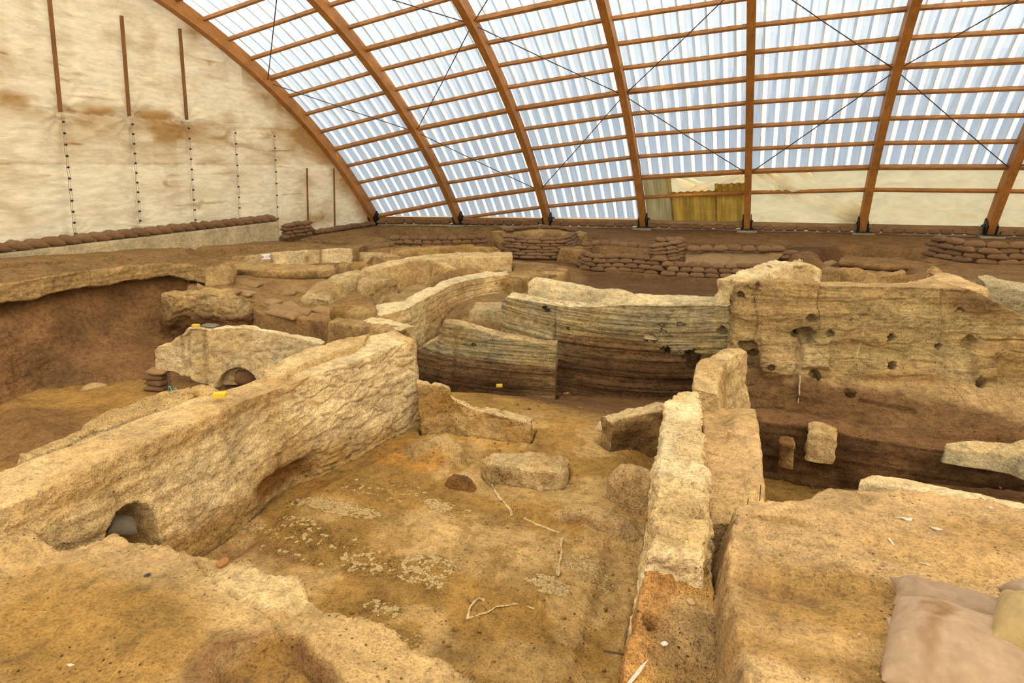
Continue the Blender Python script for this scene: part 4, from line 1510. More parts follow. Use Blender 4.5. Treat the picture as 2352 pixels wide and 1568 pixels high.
    bx = [((-0.62, 3.9, 1.0), (0.26, 0.75, 0.5), BURNT * 1.3, 0.85), ((-0.45, 4.25, 1.25), (0.15, 0.25, 0.2), BURNT * 1.3, 0.6), (W(1415, 1400, 1.2), (0.07, 0.25, 0.2), BURNT, 0.8),
          (W(1600, 1500, 1.1), (0.25, 0.4, 0.2), SOIL * 0.9, 0.7)]
    wall('burnt orange eroded stump of the ridge wall in the foreground, small square socket', 'mudbrick_wall', [drop(nl, -0.1, [0.2, 0.2, 0.22, 0.2, 0.2, 0.18, 0.18, 0.18]), nl, nr, drop(nr, 0.4, -0.05)],
         'rubble', two(TAN, OCHRE * 1.3, 3.5, 11, bx), du=0.016, dv=0.016, rnd=5, lump=0.07, lump_s=3.2, rough=0.016, seed=11, edge_chip=0.03,
         holes=[(hb + np.array([0.0, 0, 0.0]), 0.055, 0.16), (W(1470, 1320, 1.25), 0.04, 0.05)])
    # far thick end of the ridge with its bulge
    fl = L((1592, 892, 1.32), (1589, 862, 1.38), (1600, 832, 1.42), (1625, 813, 1.42), (1665, 800, 1.40), (1702, 797, 1.34))
    fr = L((1652, 905, 1.26), (1656, 872, 1.33), (1660, 846, 1.38), (1668, 826, 1.40), (1688, 814, 1.40), (1715, 808, 1.34))
    wall('knobbly far end of the ridge wall, bending towards the tall section', 'mudbrick_wall', [drop(fl[::-1], -0.5, 0.12), fl[::-1], fr[::-1], drop(fr[::-1], -0.2, -0.12)], 'plaster',
         two(PLAST, TAN, 2, 12), du=0.03, dv=0.025, lump=0.045, lump_s=2.2, seed=12, edge_chip=0.03)
    # plastered bench between ridge and trench
    bf = L((1612, 930, 1.02), (1614, 990, 1.08), (1617, 1050, 1.12), (1622, 1120, 1.14), (1628, 1200, 1.16))
    br = L((1736, 938, 1.04), (1746, 1000, 1.10), (1752, 1060, 1.13), (1757, 1130, 1.15), (1764, 1200, 1.16))

    def bench_disp(P, N):
        top = sstep(0.4, 0.8, N[:, 2])
        c = W(1690, 975, 1.05); d = 0.05 * np.exp(-((P[:, 0] - c[0]) / 0.1) ** 2 - ((P[:, 1] - c[1]) / 0.45) ** 2)
        c = W(1668, 960, 1.05); d -= 0.06 * np.exp(-((P[:, 0] - c[0]) / 0.1) ** 2 - ((P[:, 1] - c[1]) / 0.5) ** 2)
        c = W(1730, 1118, 1.15); d += 0.07 * np.exp(-((P[:, 0] - c[0]) / 0.07) ** 2 - ((P[:, 1] - c[1]) / 0.22) ** 2)
        for (a, b) in (((1640, 980), (1700, 1010)), ((1620, 1040), (1740, 1080)), ((1640, 1120), (1700, 1125)), ((1700, 1010), (1745, 1110))):
            pa, pb = W(*a, 1.1), W(*b, 1.1)
            ab = (pb - pa)[:2]; t = np.clip(((P[:, :2] - pa[:2]) @ ab) / (ab @ ab), 0, 1)
            dd = np.linalg.norm(P[:, :2] - (pa[:2] + t[:, None] * ab) + 0.03 * fbm(P * 4, 2, 3)[:, None], axis=1)
            d -= 0.016 * np.exp(-(dd / 0.014) ** 2)
        return d * top
    wall('flat pinkish plaster bench between the ridge wall and the dark trench', 'plaster_bench', [drop(bf, 0.0, 0.0), bf, br, drop(br, -0.95, -0.05)], 'plaster', two(PINK * 1.02, TAN * 1.1, 1.6, 13), cat='bench',
         du=0.022, dv=0.02, lump=0.018, rough=0.006, rnd=3, dispf=bench_disp, seed=13)

    # ---------------- stubs and lumps in the room
    sf = L((958, 880, 0.72), (1000, 884, 0.66), (1028, 888, 0.62), (1036, 912, 0.46), (1070, 930, 0.38), (1110, 942, 0.32), (1160, 956, 0.27), (1222, 972, 0.2))
    sb = L((965, 874, 0.72), (1008, 879, 0.66), (1034, 885, 0.60), (1044, 905, 0.46), (1082, 922, 0.38), (1125, 932, 0.32), (1175, 945, 0.27), (1222, 961, 0.2))
    wall('thin crumbling cross wall stepping down from the end of the long wall', 'mudbrick_wall', [drop(sf, -0.1, 0.16), sf, sb, drop(sb, -0.2, -0.05)], 'rubble', two(TAN, OCHRE * 1.15, 2.2, 15, [((-4.8, 9.0, 0.1), (0.7, 0.6, 0.22), BURNT * 0.85, 0.6)], PLAST),
         du=0.025, dv=0.022, usm=1, lump=0.05, seed=15, edge_chip=0.05)
    sf = L((1404, 972, 0.38), (1425, 962, 0.42), (1462, 952, 0.46), (1500, 946, 0.48), (1530, 943, 0.50))
    wall('hollowed cross wall stub reaching left from the ridge wall', 'mudbrick_wall', [drop(sf, -0.1, -0.02), sf, side(sf, -0.3, 0.01), drop(sf, -0.2, -0.4)], 'rubble',
         two(TAN, SOIL, 2.0, 16, [(W(1460, 1005, 0.1), (0.35, 0.4, 0.3), BROWN, 0.75)], PLAST), du=0.025, dv=0.022, lump=0.07, seed=16, edge_chip=0.04)
    sf = L((1108, 1062, 0.14), (1130, 1068, 0.22), (1180, 1074, 0.24), (1240, 1082, 0.25), (1290, 1086, 0.22), (1306, 1076, 0.14))
    sb = L((1122, 1040, 0.16), (1142, 1036, 0.25), (1190, 1034, 0.27), (1245, 1038, 0.27), (1290, 1046, 0.25), (1308, 1054, 0.16))
    wall('broken slab-like clay bench lying in the middle of the room', 'clay_bench', [drop(sf, -0.1, 0.02), sf, sb, drop(sb, -0.1, -0.05)], 'rubble', two(PLAST, TAN, 2.5, 17, [(W(1250, 1090, 0.1), (0.3, 0.15, 0.12), BURNT * 0.8, 0.5)]),
         cat='bench', du=0.02, dv=0.02, lump=0.035, seed=17, edge_chip=0.04)

    def mound(label, name, px, py, z0, rx, ry, h, mat, colf, seed, skew=0.0, lump=0.05, cat='mound', rot=0.0, pw_=2.0, hollow=None, n=(46, 22)):
        c = W(px, py, z0)
        a = np.linspace(0, 2 * math.pi, n[0]); r = np.linspace(0, 1, n[1])
        A_, R_ = np.meshgrid(a, r, indexing='ij')
        x, y = rx * R_ * np.cos(A_), ry * R_ * np.sin(A_)
        z = h * (1 - R_ ** pw_) + skew * x / rx * h * (1 - R_)
        ca, sa = math.cos(rot), math.sin(rot)
        P = np.stack([c[0] + x * ca - y * sa, c[1] + x * sa + y * ca, z0 - 0.12 + z * 1.0 + 0.12 * (1 - R_ ** 4)], 2)
        Nn = grid_normals(P[:, :])
        Pf, Nf = P.reshape(-1, 3), np.abs(Nn.reshape(-1, 3)) * np.array([0, 0, 1]) + Nn.reshape(-1, 3) * np.array([1, 1, 0])
        Nf = np.stack([np.cos(A_) * R_, np.sin(A_) * R_, 1.2 - R_], 2).reshape(-1, 3)
        Nf /= np.linalg.norm(Nf, axis=1, keepdims=True)
        d = lump * fbm(Pf * 4.0, 3, seed) + 0.5 * lump * ridge(Pf * 7, 2, seed + 2) * 0.5 + 0.012 * fbm(Pf * 18, 2, seed + 4)
        if hollow is not None:
            for (hc, hr, hdp) in hollow:
                d -= hdp * (1 - sstep(0.5, 1.1, np.linalg.norm(Pf - hc, axis=1) / hr))
        Q = Pf + Nf * d[:, None]
        Q = Q.reshape(n[0], n[1], 3); Q[-1] = Q[0]; Q[:, 0] = Q[:, 0].mean(0)
        Q = Q.reshape(-1, 3)
        base = np.array([c[0], c[1], z0 - 0.1])
        me = mesh_np(name, Q - base, grid_quads(n[0], n[1], flip=True), M[mat], colf(Pf, Nf), np.zeros(len(Pf)))
        o = link(name, me, None, base)
        setp(o, label, cat)
        return o
    mound('low clay mound with rusty flank near the cross wall', 'clay_mound', 1000, 1042, 0.0, 0.55, 0.34, 0.26, 'rubble', two(TAN, np.array((0.45, 0.22, 0.045)), 2.5, 20), 20, 0.3, 0.06)
    mound('small dark burnt lump on the cracked floor', 'burnt_lump', 1058, 1115, 0.0, 0.24, 0.14, 0.13, 'rubble', two(DBROWN, BURNT * 0.7, 4, 21), 21, 0, 0.03, n=(30, 14))
    mound('big pale boulder of clay leaning on the ridge wall', 'clay_boulder', 1462, 1150, 0.0, 0.42, 0.30, 0.42, 'rubble', two(TAN * 1.15, PINK * 1.0, 2.2, 22), 22, -0.2, 0.07, 'boulder', pw_=3.0,
          hollow=[(W(1480, 1185, 0.1), 0.22, 0.12)])
    mound('flat pale clay hump with a dark hollow beneath its edge', 'clay_mound', 1365, 1205, 0.0, 0.62, 0.26, 0.20, 'rubble', two(PINK * 0.98, TAN, 2.5, 23), 23, -0.3, 0.04,
          hollow=[(W(1330, 1218, 0.04), 0.16, 0.10)])
    mound('white chalky stone by the hollowed wall stub', 'stone', 1386, 985, 0.0, 0.16, 0.11, 0.14, 'plaster', two(PALE * 1.1, PALE, 4, 24), 24, 0, 0.03, 'stone', n=(24, 12))

    # ---------------- dark trench on the right
    tf = L((1700, 958, -0.08), (1770, 968, -0.05), (1850, 978, -0.04), (1920, 992, -0.06), (2020, 1012, -0.1), (2140, 1030, -0.1), (2260, 1046, -0.12), (2420, 1060, -0.15))
    zb = [-1.0, -1.0, -1.0, -1.0, -0.75, -0.62, -0.6, -0.6]
    wall('dark layered earth step along the bottom of the right trench', 'earth_step', [drop(tf, zb, 0.12), tf, side(tf, -0.5, 0.03), drop(tf, -0.4, -0.6)], 'section',
         two(BROWN * 1.1, DBROWN * 1.2, 2, 30, top=BROWN * 1.2), cat='step', du=0.035, dv=0.028, lump=0.05, seed=30, strata=0.03)
    bf = L((1853, 985, 0.02), (1875, 983, 0.06), (1905, 990, 0.03), (1922, 1000, -0.02))
    wall('square pale mudbrick stub set in the dark trench step', 'mudbrick_block', [drop(bf, -0.42, 0.16), side(bf, 0.12), side(bf, -0.3), drop(bf, -0.5, -0.35)], 'plaster', two(PLAST * 0.95, TAN, 2.5, 31), cat='block', skirt=0,
         du=0.03, dv=0.025, lump=0.05, seed=31, edge_chip=0.04, strata=0.02)
    bf = L((1792, 1008, -0.16), (1808, 1006, -0.13), (1824, 1012, -0.16))
    wall('small tapering clay stub left of the square stub in the trench step', 'mudbrick_block', [drop(bf, -0.58, 0.1), side(bf, 0.16), side(bf, -0.15), drop(bf, -0.6, -0.2)], 'rubble', two(TAN, BROWN * 1.4, 2.5, 32), cat='block', skirt=0,
         du=0.03, dv=0.025, lump=0.04, seed=32)
    pf = L((2170, 1030, 0.12), (2210, 1034, 0.14), (2270, 1040, 0.15), (2330, 1046, 0.18), (2352, 1050, 0.22), (2440, 1062, 0.22))
    pb = L((2172, 1016, 0.14), (2215, 1010, 0.20), (2270, 1011, 0.22), (2318, 1018, 0.24), (2345, 1008, 0.32), (2440, 1014, 0.32))
    wall('pale wall remnant on the trench step at the right edge', 'mudbrick_wall', [drop(pf, -0.06, 0.06), pf, pb, drop(pb, -0.2, -0.1)], 'section', two(GREYP * 1.05, PLAST, 2, 33, top=PLAST), skirt=0, du=0.03, dv=0.025, lump=0.05, seed=33)
    lf = L((1972, 1112, 0.72), (2010, 1112, 0.78), (2080, 1120, 0.80), (2160, 1135, 0.80), (2250, 1152, 0.80), (2352, 1172, 0.80), (2460, 1195, 0.8))
    lb = L((1978, 1098, 0.72), (2012, 1088, 0.78), (2085, 1098, 0.78), (2165, 1116, 0.78), (2255, 1134, 0.78), (2352, 1152, 0.78), (2460, 1172, 0.78))
    wall('curving pale plaster lip behind the right foreground bank', 'plaster_lip', [drop(lf, -0.3, 0.1), lf, lb, drop(lb, -0.6, -0.08)], 'plaster', two(PALE * 0.9, PLAST, 2, 34), cat='wall', du=0.03, dv=0.02, lump=0.015, seed=34)

    # ---------------- tall section of superposed buildings at right
    bt = L((1676, 668, 1.68), (1690, 652, 1.74), (1740, 648, 1.78), (1800, 648, 1.80), (1870, 650, 1.80), (1885, 656, 1.80), (1950, 655, 1.80), (2050, 658, 1.80), (2150, 660, 1.80), (2230, 664, 1.78),
           (2280, 690, 1.62), (2352, 726, 1.42), (2460, 760, 1.25))
    plan_d = np.array([12.75, 12.6, 12.55, 12.5, 12.5, 12.5, 12.5, 12.55, 12.6, 12.65, 12.6, 12.4, 12.2])
    bt = np.array([WD(px, py, hd2) for (px, py), hd2 in zip([(1682, 668), (1692, 652), (1740, 648), (1800, 648), (1868, 650), (1888, 656), (1950, 655), (2050, 658), (2150, 660), (2230, 664), (2280, 690), (2352, 726), (2460, 760)],
                                                            plan_d * np.array([1.0, 1.0, 1.0, 1.005, 1.015, 1.02, 1.03, 1.05, 1.075, 1.1, 1.12, 1.15, 1.2]))])
    bm = drop(bt, [0.95, 0.9, 0.85, 0.8, 0.8, 0.75, 0.7, 0.65, 0.6, 0.6, 0.5, 0.5, 0.4], [0.03, 0.05, 0.06, 0.08, 0.1, 0.1, 0.1, 0.1, 0.12, 0.12, 0.12, 0.14, 0.14])
    bl = drop(bt, [0.3, 0.25, 0.25, 0.2, 0.2, 0.2, 0.2, 0.2, 0.15, 0.15, 0.1, 0.1, 0.0], [0.14, 0.18, 0.22, 0.28, 0.3, 0.32, 0.34, 0.36, 0.4, 0.42, 0.45, 0.5, 0.5])
    bb = drop(bt, [-0.6, -0.6, -0.55, -0.45, -0.35, -0.3, -0.3, -0.3, -0.3, -0.3, -0.3, -0.3, -0.3], [0.3, 0.5, 0.7, 0.95, 1.1, 1.2, 1.25, 1.3, 1.3, 1.3, 1.35, 1.4, 1.4])

    def onface(px, py, depth=0.0):
        """Point of the tall face seen at a pixel: plane through its mid line."""
        j = np.argmin([abs((CXP + FPX * (RC @ (b - np.array([0, 0, CAM_H])))[0] / (RC @ (b - np.array([0, 0, CAM_H])))[2]) - px) for b in bt])
        p0 = bt[j]
        best, bd = None, 1e9
        for s in np.linspace(0.75, 1.02, 140):
            p = WD(px, py, hd(p0) * s)
            prof = np.array([bt[j], bm[j], bl[j], bb[j]])
            dd = hd(p) - np.interp(p[2], prof[::-1, 2], [hd(v) for v in prof[::-1]])
            if abs(dd) < bd:
                best, bd = p, abs(dd)
        return best
    H = []
    for (px, py, r, dp) in ((1703, 676, 0.05, 0.10), (1728, 662, 0.10, 0.06), (1862, 731, 0.06, 0.10), (1850, 772, 0.13, 0.16), (1832, 768, 0.08, 0.12), (1908, 767, 0.06, 0.07), (2084, 702, 0.07, 0.12), (2130, 500 + 0, 0.0, 0),
                            (2047, 776, 0.05, 0.12), (2160, 795, 0.06, 0.12), (2202, 817, 0.06, 0.14), (2190, 844, 0.07, 0.15), (2048, 839, 0.055, 0.12), (2095, 853, 0.035, 0.08), (2253, 878, 0.06, 0.12), (2197, 710, 0.11, 0.07),
                            (2192, 932, 0.09, 0.14), (2196, 910, 0.10, 0.09), (2222, 785, 0.11, 0.09), (2318, 702, 0.06, 0.08), (1772, 845, 0.05, 0.08), (1872, 862, 0.08, 0.12), (1720, 800, 0.13, 0.12), (1722, 820, 0.12, 0.1),
                            (1950, 905, 0.07, 0.1), (2020, 737, 0.025, 0.04), (1925, 740, 0.02, 0.03), (1958, 736, 0.02, 0.03)):
        if r:
            H.append((onface(px, py), r * 1.3, dp * 2.0))
    ext = [(onface(1790, 700), (0.9, 0.6, 0.5), TAN * 1.05, 0.8), (onface(1830, 820), (0.5, 0.5, 0.3), PLAST, 0.7), (onface(1780, 800), (0.35, 0.4, 0.3), PINK, 0.6), (onface(2040, 720), (1.2, 0.5, 0.4), MIDD * 1.15, 0.6),
           (onface(2100, 900), (1.6, 0.5, 0.3), TAN, 0.5), (onface(2050, 950), (2.6, 0.7, 0.35), BROWN * 1.05, 0.9), (onface(1730, 880), (0.7, 0.7, 0.5), BROWN * 1.1, 0.9), (onface(1880, 930), (1.2, 0.8, 0.4), BROWN, 0.9),
           (onface(2250, 690), (0.6, 0.5, 0.25), BROWN * 1.2, 0.7), (onface(2290, 720), (0.7, 0.5, 0.2), BURNT * 0.7, 0.45), (onface(2230, 840), (0.4, 0.4, 0.3), PLAST, 0.7), (onface(2310, 850), (0.7, 0.5, 0.3), OCHRE * 0.9, 0.5),
           (onface(2150, 780), (1.0, 0.5, 0.3), MIDD * 1.2, 0.5), (onface(1990, 800), (0.6, 0.5, 0.15), OCHRE, 0.4), (onface(2080, 870), (1.1, 0.5, 0.06), BURNT * 0.8, 0.5)]

    def big_disp(P, N):
        s = sstep(0.25, 0.7, -N[:, 1])
        d = 0.022 * ridge(P * np.array([1.2, 1.2, 4.0]), 3, 401) * s + broken(P, (0.55, 0.5, 0.22), 0.022, 0.012, 403) * s
        d += strat(9, 0.022, 402)(P, N)
        # offset faces: panel at the left juts out above a ledge
        for (px, w) in ((1879, 0.022), (2167, 0.02), (1737, 0.014)):
            c = onface(px, 700)
            d -= 0.05 * np.exp(-((P[:, 0] - c[0] - 0.03 * np.sin(P[:, 2] * 7)) / w) ** 2) * s * (P[:, 2] > 0.7)
        c0, c1 = onface(1690, 735), onface(1875, 745)
        lo = (P[:, 0] > c0[0] - 0.3) & (P[:, 0] < c1[0])
        d += np.where(lo, 0.07 * sstep(c1[2] - 0.02, c1[2] + 0.1, P[:, 2] + 0.05 * fbm(P * 3, 2, 9)), 0) * s
        for (x0, x1, y0, y1, am) in ((1745, 1830, 775, 870, 0.10), (1838, 1905, 780, 850, 0.12), (1830, 1876, 850, 925, 0.08), (2228, 2285, 805, 870, 0.12)):
            a, b = onface(x0, (y0 + y1) / 2), onface(x1, (y0 + y1) / 2)
            zt, zl = onface((x0 + x1) / 2, y0)[2], onface((x0 + x1) / 2, y1)[2]
            e = np.maximum(np.abs(P[:, 0] - (a[0] + b[0]) / 2) / (abs(b[0] - a[0]) / 2), np.abs(P[:, 2] - (zt + zl) / 2) / (abs(zt - zl) / 2))
            d += am * (1 - sstep(0.8, 1.1, e + 0.15 * fbm(P * 5, 2, 8))) * s
        # slot with a shadowed stripe at the foot
        a, b = onface(1982, 922), onface(2095, 943)
        ab = b - a; t = np.clip(((P - a) @ ab) / (ab @ ab), 0, 1)
        dd = np.linalg.norm(P - (a + t[:, None] * ab), axis=1)
        d -= 0.07 * (1 - sstep(0.05, 0.085, dd))
        a, b = onface(2265, 778), onface(2352, 785)
        d -= 0.06 * np.exp(-((P[:, 2] - a[2] - 0.02 * np.sin(P[:, 0] * 9)) / 0.022) ** 2) * (P[:, 0] > a[0]) * s
        return d
    far = side(bt, -0.55, -0.02)
    o = wall('tall layered earth section riddled with round burrow holes', 'earth_section', [bb, bl, bm, bt, far, drop(bt, 0.9, -0.8)], 'section', two(MIDD * 1.12, TAN, 1.4, 40, ext, PINK * 0.95), cat='wall', du=0.018, dv=0.016, rnd=4,
         usm=1, lump=0.05, lump_s=1.8, rough=0.014, holes=H, dispf=big_disp, seed=40, caps=(True, False))
    for k, (pts, w) in enumerate(((((1877, 652), (1881, 690), (1878, 735), (1872, 748)), 0.016), (((1842, 800), (1838, 850), (1836, 900), (1834, 928)), 0.022), (((1985, 738), (1982, 775), (1968, 812), (1974, 862)), 0.018), (((2166, 690), (2163, 760), (2160, 790)), 0.014))):
        drip(o, pts, w, M['plaster'], seed=10 + k)
    # walls seen behind the section top
    def strip(label, px_front, wid, zt, zb, mat, colf, seed, bato=0.06, **kw):
        ln = np.array([W(*p, zt) if len(p) == 2 else W(*p) for p in px_front])
        return wall(label, kw.pop('name', 'mudbrick_wall'), [drop(ln, zb, bato), ln, side(ln, -wid, kw.pop('dzb', 0.0)), drop(ln, zb, -wid - 0.1)], mat, colf, seed=seed, du=kw.pop('du', 0.04), dv=kw.pop('dv', 0.03), **kw)
    strip('pale ribbed wall running back from the corner of the tall section', [(1716, 648, 1.78), (1740, 636, 1.76), (1770, 622, 1.76), (1800, 611, 1.78), (1830, 604, 1.80), (1858, 603, 1.80)], 0.6, 1.78, 0.8, 'plaster',
          two(PALE * 1.0, PLAST, 1.6, 41), 41, lump=0.06, edge_chip=0.06, bato=0.1)
    sf = L((1782, 640, 1.60), (1810, 640, 1.66), (1840, 636, 1.68), (1868, 634, 1.66), (1881, 640, 1.6))

    def ribs(P, N):
        return 0.09 * np.sin(P[:, 0] * 11 + 0.6) * sstep(0.2, 0.7, -N[:, 1])
    tf = L((1775, 612, 1.78), (1805, 609, 1.80), (1830, 606, 1.80), (1860, 608, 1.78), (1880, 622, 1.66))
    wall('fluted pale plaster wall end above the tall section', 'mudbrick_wall', [drop(tf, 0.9, 0.12), tf, side(tf, -0.3), drop(tf, 0.9, -0.35)], 'plaster', two(PALE, PLAST, 2, 42), du=0.03, dv=0.03, lump=0.05, dispf=ribs, seed=42)
    strip('low straight clay wall behind the tall section, left end', [(1878, 622, 1.34), (1925, 622, 1.34), (1930, 626, 1.3)], 0.2, 1.34, 0.7, 'rubble', two(TAN * 0.95, SOIL, 2, 43), 43, lump=0.05)
    strip('humped clay wall with flaking plaster behind the tall section', [(1920, 622, 1.30), (1945, 615, 1.36), (1975, 616, 1.36), (2000, 628, 1.24), (2030, 634, 1.18), (2060, 630, 1.22), (2080, 622, 1.30)], 0.18, 1.3, 0.7, 'plaster',
          two(TAN * 0.9, SOIL * 1.1, 2, 44, [(W(1970, 640, 1.0), (0.6, 0.4, 0.14), PALE, 0.8)]), 44, lump=0.05)
    strip('broad flat-topped clay wall on the right behind the tall section', [(2066, 655, 1.62), (2130, 655, 1.70), (2200, 658, 1.70), (2272, 662, 1.68)], 1.6, 1.7, 0.9, 'plaster', two(PINK * 0.98, PLAST, 1.5, 45), 45, lump=0.05, rnd=5, dzb=0.03, du=0.05)
    strip('small clay block standing behind the broad flat-topped wall', [(2128, 618, 1.55), (2150, 617, 1.6), (2168, 620, 1.55)], 0.4, 1.6, 0.9, 'plaster', two(PLAST, TAN, 2, 46), 46, lump=0.05, name='mudbrick_block', cat='block')
    strip('pale grey wall top crossing the right edge of the photo', [(2262, 652, 1.62), (2300, 656, 1.6), (2352, 668, 1.55), (2440, 690, 1.5)], 0.5, 1.6, 0.8, 'section', two(GREYP, PLAST * 0.9, 2, 47), 47, lump=0.05, dzb=0.1)
    lf = L((1925, 598, 1.15), (1960, 602, 1.13), (2020, 608, 1.12), (2080, 610, 1.12), (2130, 610, 1.12), (2160, 606, 1.12))
    lk = side(lf, -1.3); lk[:, 2] = g0(lk[:, 0], lk[:, 1]) + 0.03
    lz = side(lf, -1.5); lz[:, 2] = lk[:, 2] - 0.12
    wall('overhanging soil lip above the hollow with two bags', 'earth_lip', [side(lf, -0.4, -0.30), side(lf, 0.0, -0.15), lf, lk, lz], 'ground', two(SOIL * 1.0, BROWN * 1.4, 1.5, 48), cat='bank', du=0.06, dv=0.05, lump=0.05, seed=48)

    # ---------------- layered midden wall in the centre
    MP = [(1153, 690), (1165, 681), (1215, 690), (1260, 699), (1310, 703), (1360, 703), (1420, 700), (1500, 700), (1580, 700), (1640, 700), (1690, 703)]
    MD = [13.25, 13.15, 13.1, 13.1, 13.1, 13.1, 13.1, 13.05, 13.0, 12.95, 12.85]
    mt = np.array([WD(px, py, d) for (px, py), d in zip(MP, MD)])
    mm = drop(mt, [0.5, 0.5, 0.5, 0.5, 0.5, 0.5, 0.5, 0.5, 0.5, 0.5, 0.6], 0.06)
    ml = drop(mt, [0.0] * 11, [0.1, 0.1, 0.1, 0.08, 0.06, 0.05, 0.04, 0.02, 0.0, 0.0, 0.0])
    mb = drop(mt, [-0.7] * 11, [0.3, 0.3, 0.3, 0.3, 0.3, 0.3, 0.28, 0.25, 0.2, 0.2, 0.2])

    def mshift(P, N):
        return -0.13 * ((P[:, 0] + 2.1) / 1.5) ** 2

    def mcol(P, N):
        c = two(MIDD * 1.08, GREYP * 0.82, 1.2, 50, top=PALE * 0.92)(P, N)
        z = P[:, 2] + 0.08 * fbm(P * 0.8, 3, 51)
        x0 = W(1290, 800, 0.2)[0]
        t = sstep(0.42, 0.30, z + 0.08 * (P[:, 0] - x0) * 0) * sstep(x0 - 0.1, x0 + 0.15, P[:, 0])
        sl = 0.50 - 0.34 * sstep(-2.6, -1.0, P[:, 0])
        t = sstep(sl + 0.12, sl - 0.05, z) * sstep(x0 - 0.1, x0 + 0.15, P[:, 0])
        c = lerp(c, BROWN * 1.15, t * 0.85)
        c = lerp(c, DBROWN * 1.15, sstep(0.15, -0.1, z) * 0.9)
        return c

    def mon(px, py):
        j = np.argmin([abs(p[0] - px) for p in MP])
        return WD(px, py, MD[j] - 0.08 - (0.02 if py < 800 else 0.05))
    MH = [(mon(px, py), r * 1.25, dp * 1.6) for (px, py, r, dp) in ((1256, 712, 0.09, 0.12), (1262, 700, 0.05, 0.08), (1564, 745, 0.08, 0.14), (1520, 748, 0.06, 0.13), (1521, 762, 0.05, 0.1), (1488, 777, 0.09, 0.13), (1500, 785, 0.07, 0.1),
                                                       (1530, 812, 0.09, 0.12), (1522, 806, 0.07, 0.1), (1590, 830, 0.16, 0.16), (1307, 758, 0.05, 0.08), (1583, 730, 0.04, 0.08), (1290, 725, 0.06, 0.05), (1430, 706, 0.06, 0.05),
                                                       (1250, 875, 0.06, 0.1), (1660, 760, 0.08, 0.1), (1680, 770, 0.08, 0.1))]

    def mdisp(P, N):
        s = sstep(0.25, 0.7, -N[:, 1])
        z = P[:, 2] + mshift(P, N)
        q = np.c_[P[:, 0] * 0.45, P[:, 1] * 0.45, z * 17]
        d = 0.035 * s * fbm(q, 3, 410, 0.7) + 0.05 * s * fbm(np.c_[P[:, 0] * 0.3, P[:, 1] * 0.3, z * 6], 2, 411)
        x0 = W(1278, 800, 0.2)[0]
        d -= 0.05 * s * sstep(x0 - 0.02, x0 + 0.03, P[:, 0]) * sstep(0.8, 0.4, P[:, 2])
        d -= 0.05 * np.exp(-((P[:, 0] - mon(1274, 720)[0]) / 0.018) ** 2) * s * (P[:, 2] > 0.3)
        d -= 0.18 * sstep(-0.15, -0.35, P[:, 2]) * sstep(-2.5, -1.4, P[:, 0]) * s
        return d
    wall('long layered midden wall bowing across the middle, dark bands low down', 'layered_wall', [mb, ml, mm, mt, side(mt, -0.4, 0.03), drop(mt, 0.2, -0.6)], 'midden', mcol, du=0.022, dv=0.018, rnd=3, usm=2, lump=0.035, rough=0.010,
         holes=MH, dispf=mdisp, maskf=mshift, seed=50)
    # lower left limb
    LP = [(948, 806), (965, 800), (1004, 778), (1018, 740), (1060, 747), (1110, 760), (1160, 775), (1220, 785), (1278, 792)]
    LD = [12.9, 12.85, 12.8, 12.75, 12.75, 12.75, 12.75, 12.75, 12.7]
    lt = np.array([WD(px, py, d) for (px, py), d in zip(LP, LD)])

    def lshift(P, N):
        return -0.10 * ((P[:, 0] + 3.6) / 1.4) ** 2

    def lcol(P, N):
        c = two(MIDD * 1.12, GREYP * 0.85, 1.2, 54, top=PLAST * 0.9)(P, N)
        z = P[:, 2] + 0.10 * fbm(P * 0.9, 3, 55)
        c = lerp(c, BROWN * 1.1, sstep(0.12, -0.05, z + lshift(P, N)) * 0.85)
        c = lerp(c, DBROWN * 1.05, sstep(0.02, -0.2, z) * sstep(-3.9, -4.6, P[:, 0]) * 0.95)
        return c

    def lon(px, py):
        return WD(px, py, 12.66)
    LH = [(lon(px, py), r * 1.15, dp * 1.4) for (px, py, r, dp) in ((998, 747, 0.16, 0.22), (978, 762, 0.08, 0.16), (984, 774, 0.05, 0.08), (1016, 745, 0.08, 0.2), (1088, 794, 0.05, 0.08), (1247, 868, 0.06, 0.1), (1215, 778, 0.05, 0.04))]

    def ldisp(P, N):
        s = sstep(0.25, 0.7, -N[:, 1])
        z = P[:, 2] + lshift(P, N)
        d = 0.03 * s * fbm(np.c_[P[:, 0] * 0.45, P[:, 1] * 0.45, z * 17], 3, 420, 0.7) + 0.04 * s * fbm(np.c_[P[:, 0] * 0.3, P[:, 1] * 0.3, z * 6], 2, 421)
        x0 = lon(1044, 800)[0]
        d -= 0.05 * np.exp(-((P[:, 0] - x0) / 0.02) ** 2) * s
        return d
    o = wall('lower layered limb of the midden wall with blackened lower beds', 'layered_wall', [drop(lt, -0.7, 0.3), drop(lt, 0.0, 0.12), lt, side(lt, -0.35, 0.02), drop(lt, 0.1, -0.5)], 'midden', lcol, du=0.022, dv=0.018, rnd=3, usm=1,
         lump=0.03, rough=0.010, holes=LH, dispf=ldisp, maskf=lshift, seed=54)
    drip(o, ((1044, 770), (1046, 800), (1044, 815)), 0.016, M['plaster'], seed=20)
    # pale wall behind its crest
    ln = np.array([WD(px, py, d) for (px, py), d in zip([(1213, 655), (1222, 640), (1260, 645), (1300, 652), (1340, 660), (1370, 668), (1385, 668), (1420, 668), (1456, 676)], [13.9, 13.9, 13.8, 13.7, 13.6, 13.55, 13.5, 13.5, 13.5])])
